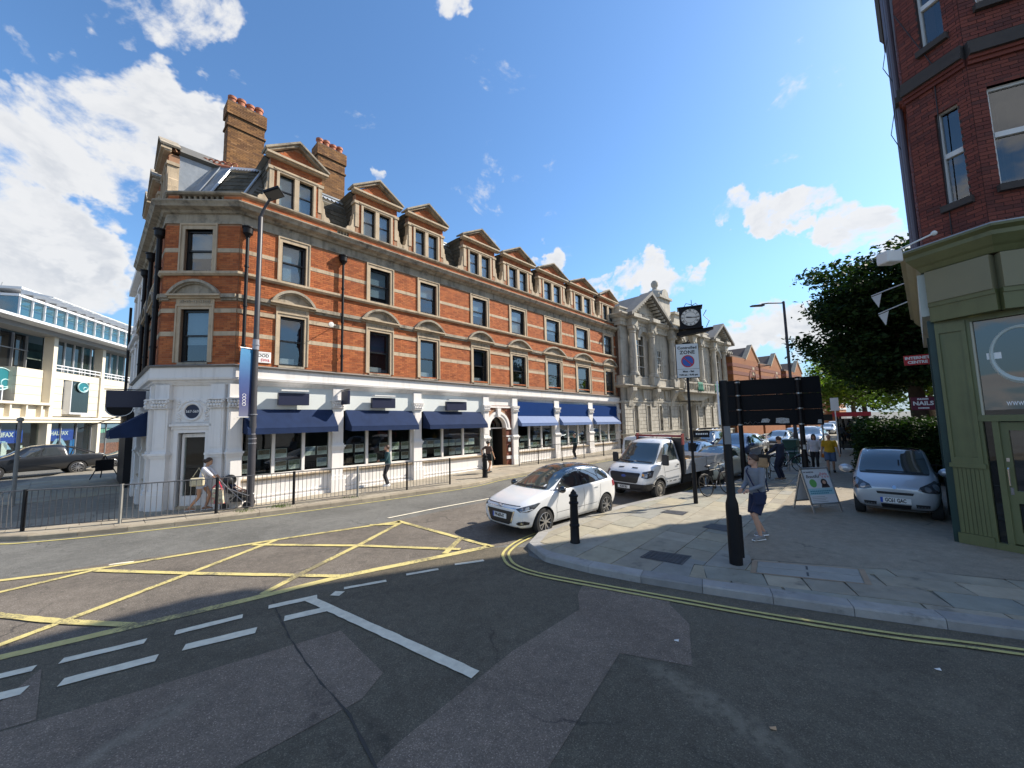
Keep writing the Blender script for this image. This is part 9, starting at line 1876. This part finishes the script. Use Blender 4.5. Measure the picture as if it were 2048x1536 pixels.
OB = thing('orange_pouch', 'orange pouch in the hand of the woman in white', 'bag', (13.7, 17.75, .117), toC); MB().sphere((-.29, .16, .70), .09, 10, 8, (1, .7, 1)).build('pouch', M('orange_fabric', (0.7, 0.2, 0.03), .7), OB, smooth=True); MB().tube([(-.29, .14, .78), (-.285, .12, .82)], .008, 5).build('strap', M('orange_fabric', (0.7, 0.2, 0.03)), OB)
person('person in navy jacket with back turned holding the white bicycle', (10.62, 15.55, .12), face(-.45, .9), 1.72, top=cl_('navy_jacket', (0.018, 0.026, 0.055)), legs=cl_('dark_jeans', (0.016, 0.022, 0.05)), shoes=M('tan_shoe', (0.22, 0.15, 0.1), .6), hair=HBR, feet=((-.14, 0, .08), (.14, .02, .08)), hands=((-.42, .32, 1.0), (-.12, .42, 1.02)), build_=1.12)
TB = thing('tote_bag', 'tan and green tote bag hanging on the bicycle handlebar', 'bag', (10.0, 15.35, .12), R(-40)); MB().box(-.30, .06, -.66, -.46, .58, .96).build('bag_body', M('tan_tote', (0.40, 0.27, 0.15), .8, var=.3, vscale=6), TB, bevel=.05); MB().tube([(-.25, -.56, .95), (-.2, -.48, 1.04), (-.0, -.50, .95)], .012, 5).build('handles', M('teal_strap', (0.05, 0.22, 0.2), .7), TB)
PHN = M('phone_black', (0.01, 0.01, 0.012), .2)
def texter(label, loc, rz, H):
    t = person(label, loc, rz, H, top=TEALC, legs=cl_('black_jeans', (0.014, 0.015, 0.020)), shoes=WHITEP, hair=HBR, feet=((-.09, .02, .08), (.09, -.03, .08)), hands=((-.09, .33, 1.10), (.07, .31, 1.09)), head=(R(10), R(-32)), lean=(0, .03)); k = H / 1.75
    ph = thing('phone', 'phone held by the ' + label.replace('man in teal sweater', 'man').replace('looking at his phone', 'looking down'), 'phone', loc, rz); MB().box(-.05, .03, .40, .412, 1.08, 1.22).build('handset', PHN, ph); ph.scale = (k,) * 3
    return t
texter('man in teal sweater looking at his phone outside the second navy awning', (-5.28, 16.35, .122), face(-.85, -.35), 1.72)
texter('man in teal sweater looking at his phone outside the middle blue awning', (4.05, 25.5, .122), face(-.85, -.35), 1.66)
person('woman in brown top with jacket tied at her waist heading for the arched door', (-1.28, 19.6, .122), face(.6, .75), 1.62, top=cl_('brown_top', (0.14, 0.085, 0.065)), sleeves='short', legs=M('black_leggings', (0.012, 0.012, 0.014)), leglen='mini', shoes=BLACKP, hair=HDK, hairkind='bun', feet=((-.08, .16, .08), (.08, -.16, .11)), hands=((-.34, -.12, .98), (.34, .10, .86)), skin=TAN)
JK = thing('jacket', 'black jacket tied round the waist of the woman by the far bollard', 'jacket', (-1.28, 19.6, .122), face(.6, .75)); m = MB(); rings(m, [((0, -.03, .62), .24, .10), ((0, -.02, .78), .21, .14), ((0, 0, .92), .185, .135), ((0, 0, .96), .175, .125)]); m.tube([(-.18, -.05, .9), (-.27, -.08, .72), (-.30, -.10, .55)], [.05, .05, .035], 6); m.build('jacket_body', BLACKP, JK, smooth=True)
person('person sitting against the pier beside the arched door', (.35, 25.75, .122), face(.75, -.65), 1.6, top=cl_('pale_top', (0.55, 0.42, 0.36)), sleeves='short', legs=M('black_leggings', (0.012, 0.012, 0.014)), leglen='short', shoes=WHITEP, hair=HDK, hip=(0, -.1, .14), lean=(0, -.04), feet=((-.10, .42, .08), (.12, .38, .08)), hands=((-.14, .22, .46), (.16, .22, .44)), knee_hint=(0, .3, 1))
person('dark clothed person sitting in the bus shelter', (22.3, 25.0, .12), face(-.62, -.78), 1.7, top=NAVYC, legs=cl_('jeans_blue', (0.06, 0.10, 0.18)), shoes=BLACKP, hair=HDK, hip=(0, 0, .53), feet=((-.1, .46, .08), (.1, .44, .08)), hands=((-.12, .34, .62), (.12, .34, .62)), knee_hint=(0, .6, 1))
rzW = face(.95, .31)
person('woman in white top and pale shorts striding behind a pushchair', (-9.95, 12.46, .122), rzW, 1.66, skin=TAN, top=cl_('white_cotton', (0.74, 0.72, 0.76)), sleeves='half', legs=cl_('pale_shorts', (0.55, 0.57, 0.66)), leglen='mini', shoes=M('tan_sandal', (0.30, 0.16, 0.09), .6), hair=HBR, hairkind='bun', feet=((-.08, .10, .10), (.08, -.30, .12)), hands=((-.13, .52, .98), (.13, .52, .98)), lean=(0, .12))
TT = thing('tote_bag', 'cream canvas tote on the shoulder of the woman with the pushchair', 'bag', (-9.95, 12.46, .122), rzW); MB().box(.19, .29, -.22, .16, .80, 1.06).build('bag_body', cl_('cream_canvas', (0.62, 0.54, 0.36)), TT, bevel=.04); MB().tube([(.22, -.16, 1.09), (.19, -.02, 1.36), (.22, .12, 1.09)], .012, 5).build('handles', cl_('cream_canvas', (0.62, 0.54, 0.36)), TT)
RBG = thing('shopping_bag', 'red edged flowery shopping bag hanging from the pushchair', 'bag', (-9.95, 12.46, .122), rzW); FLO = M('flower_print', (0.6, 0.55, 0.4), .8, var=.8, vscale=9, dirt=((.55, .03, .08), 7, .55, .6)); bb = MB().prism([(.36, .25), (.72, .22), (.66, .70), (.40, .72)], .20, .32, 'x').build('bag_body', FLO, RBG, bevel=.02); MB().tube([(.26, .36, .25), (.26, .40, .72), (.26, .54, .92), (.26, .64, .70)], .018, 6).tube([(.26, .36, .26), (.26, .72, .23)], .02, 6).build('handles', M('bag_red', (0.6, 0.02, 0.07), .7), RBG)
PR = thing('pushchair', 'black pushchair with folded hood pushed along the railing', 'pushchair', (-9.95, 12.46, .122), rzW); f = MB()
for x in (-.22, .22): f.tube([(x, .52, 1.0), (x, .75, .72), (x, 1.05, .40), (x, 1.32, .12)], .014, 6).tube([(x, 1.0, .42), (x, .72, .12)], .014, 6).tube([(x, .80, .66), (x, 1.35, .40)], .012, 6)
f.tube([(-.22, .52, 1.0), (.22, .52, 1.0)], .016, 6).tube([(-.22, 1.35, .40), (.22, 1.35, .40)], .012, 6).build('frame', M('pushchair_grey', (0.3, 0.3, 0.32), .4, metal=.6), PR, smooth=True)
MB().prism([(.74, .52), (1.10, .42), (1.32, .38), (1.32, .43), (1.10, .48), (.86, .58), (.72, .92), (.66, .90)], -.2, .2, 'x').prism([(.85, .22), (1.25, .22), (1.28, .34), (.82, .36)], -.2, .2, 'x').build('seat', PLASTIC, PR, bevel=.01); MB().sphere((0, .76, .90), .24, 14, 10, (.92, .75, .75)).build('hood', PLASTIC, PR, smooth=True)
for x in (-.24, .24):
    for y in (.72, 1.32):
        for dx in (-.03, .03): MB().lathe([(.10, -.012), (.11, 0), (.10, .012)], (x + dx, y, .11), 16, 'x').build('wheel', RUBBER, PR)
ch = person('small child reclining in the pushchair with bare legs', (0, 0, 0), 0, .95, top=NAVYC, sleeves='short', legs=NAVYC, leglen='mini', shoes=WHITEP, hair=HBR, hip=(0, 0, .10), lean=(0, -.26), feet=((-.10, .78, -.02), (.10, .80, 0)), hands=((-.2, .25, .25), (.2, .25, .25)), knee_hint=(0, 0, 1), vox=.010)
q = Matrix.Rotation(rzW, 4, 'Z') @ Vector((0, .92, .46)); ch.location = Vector((-9.95, 12.46, .122)) + q; ch.rotation_euler = (0, 0, rzW)
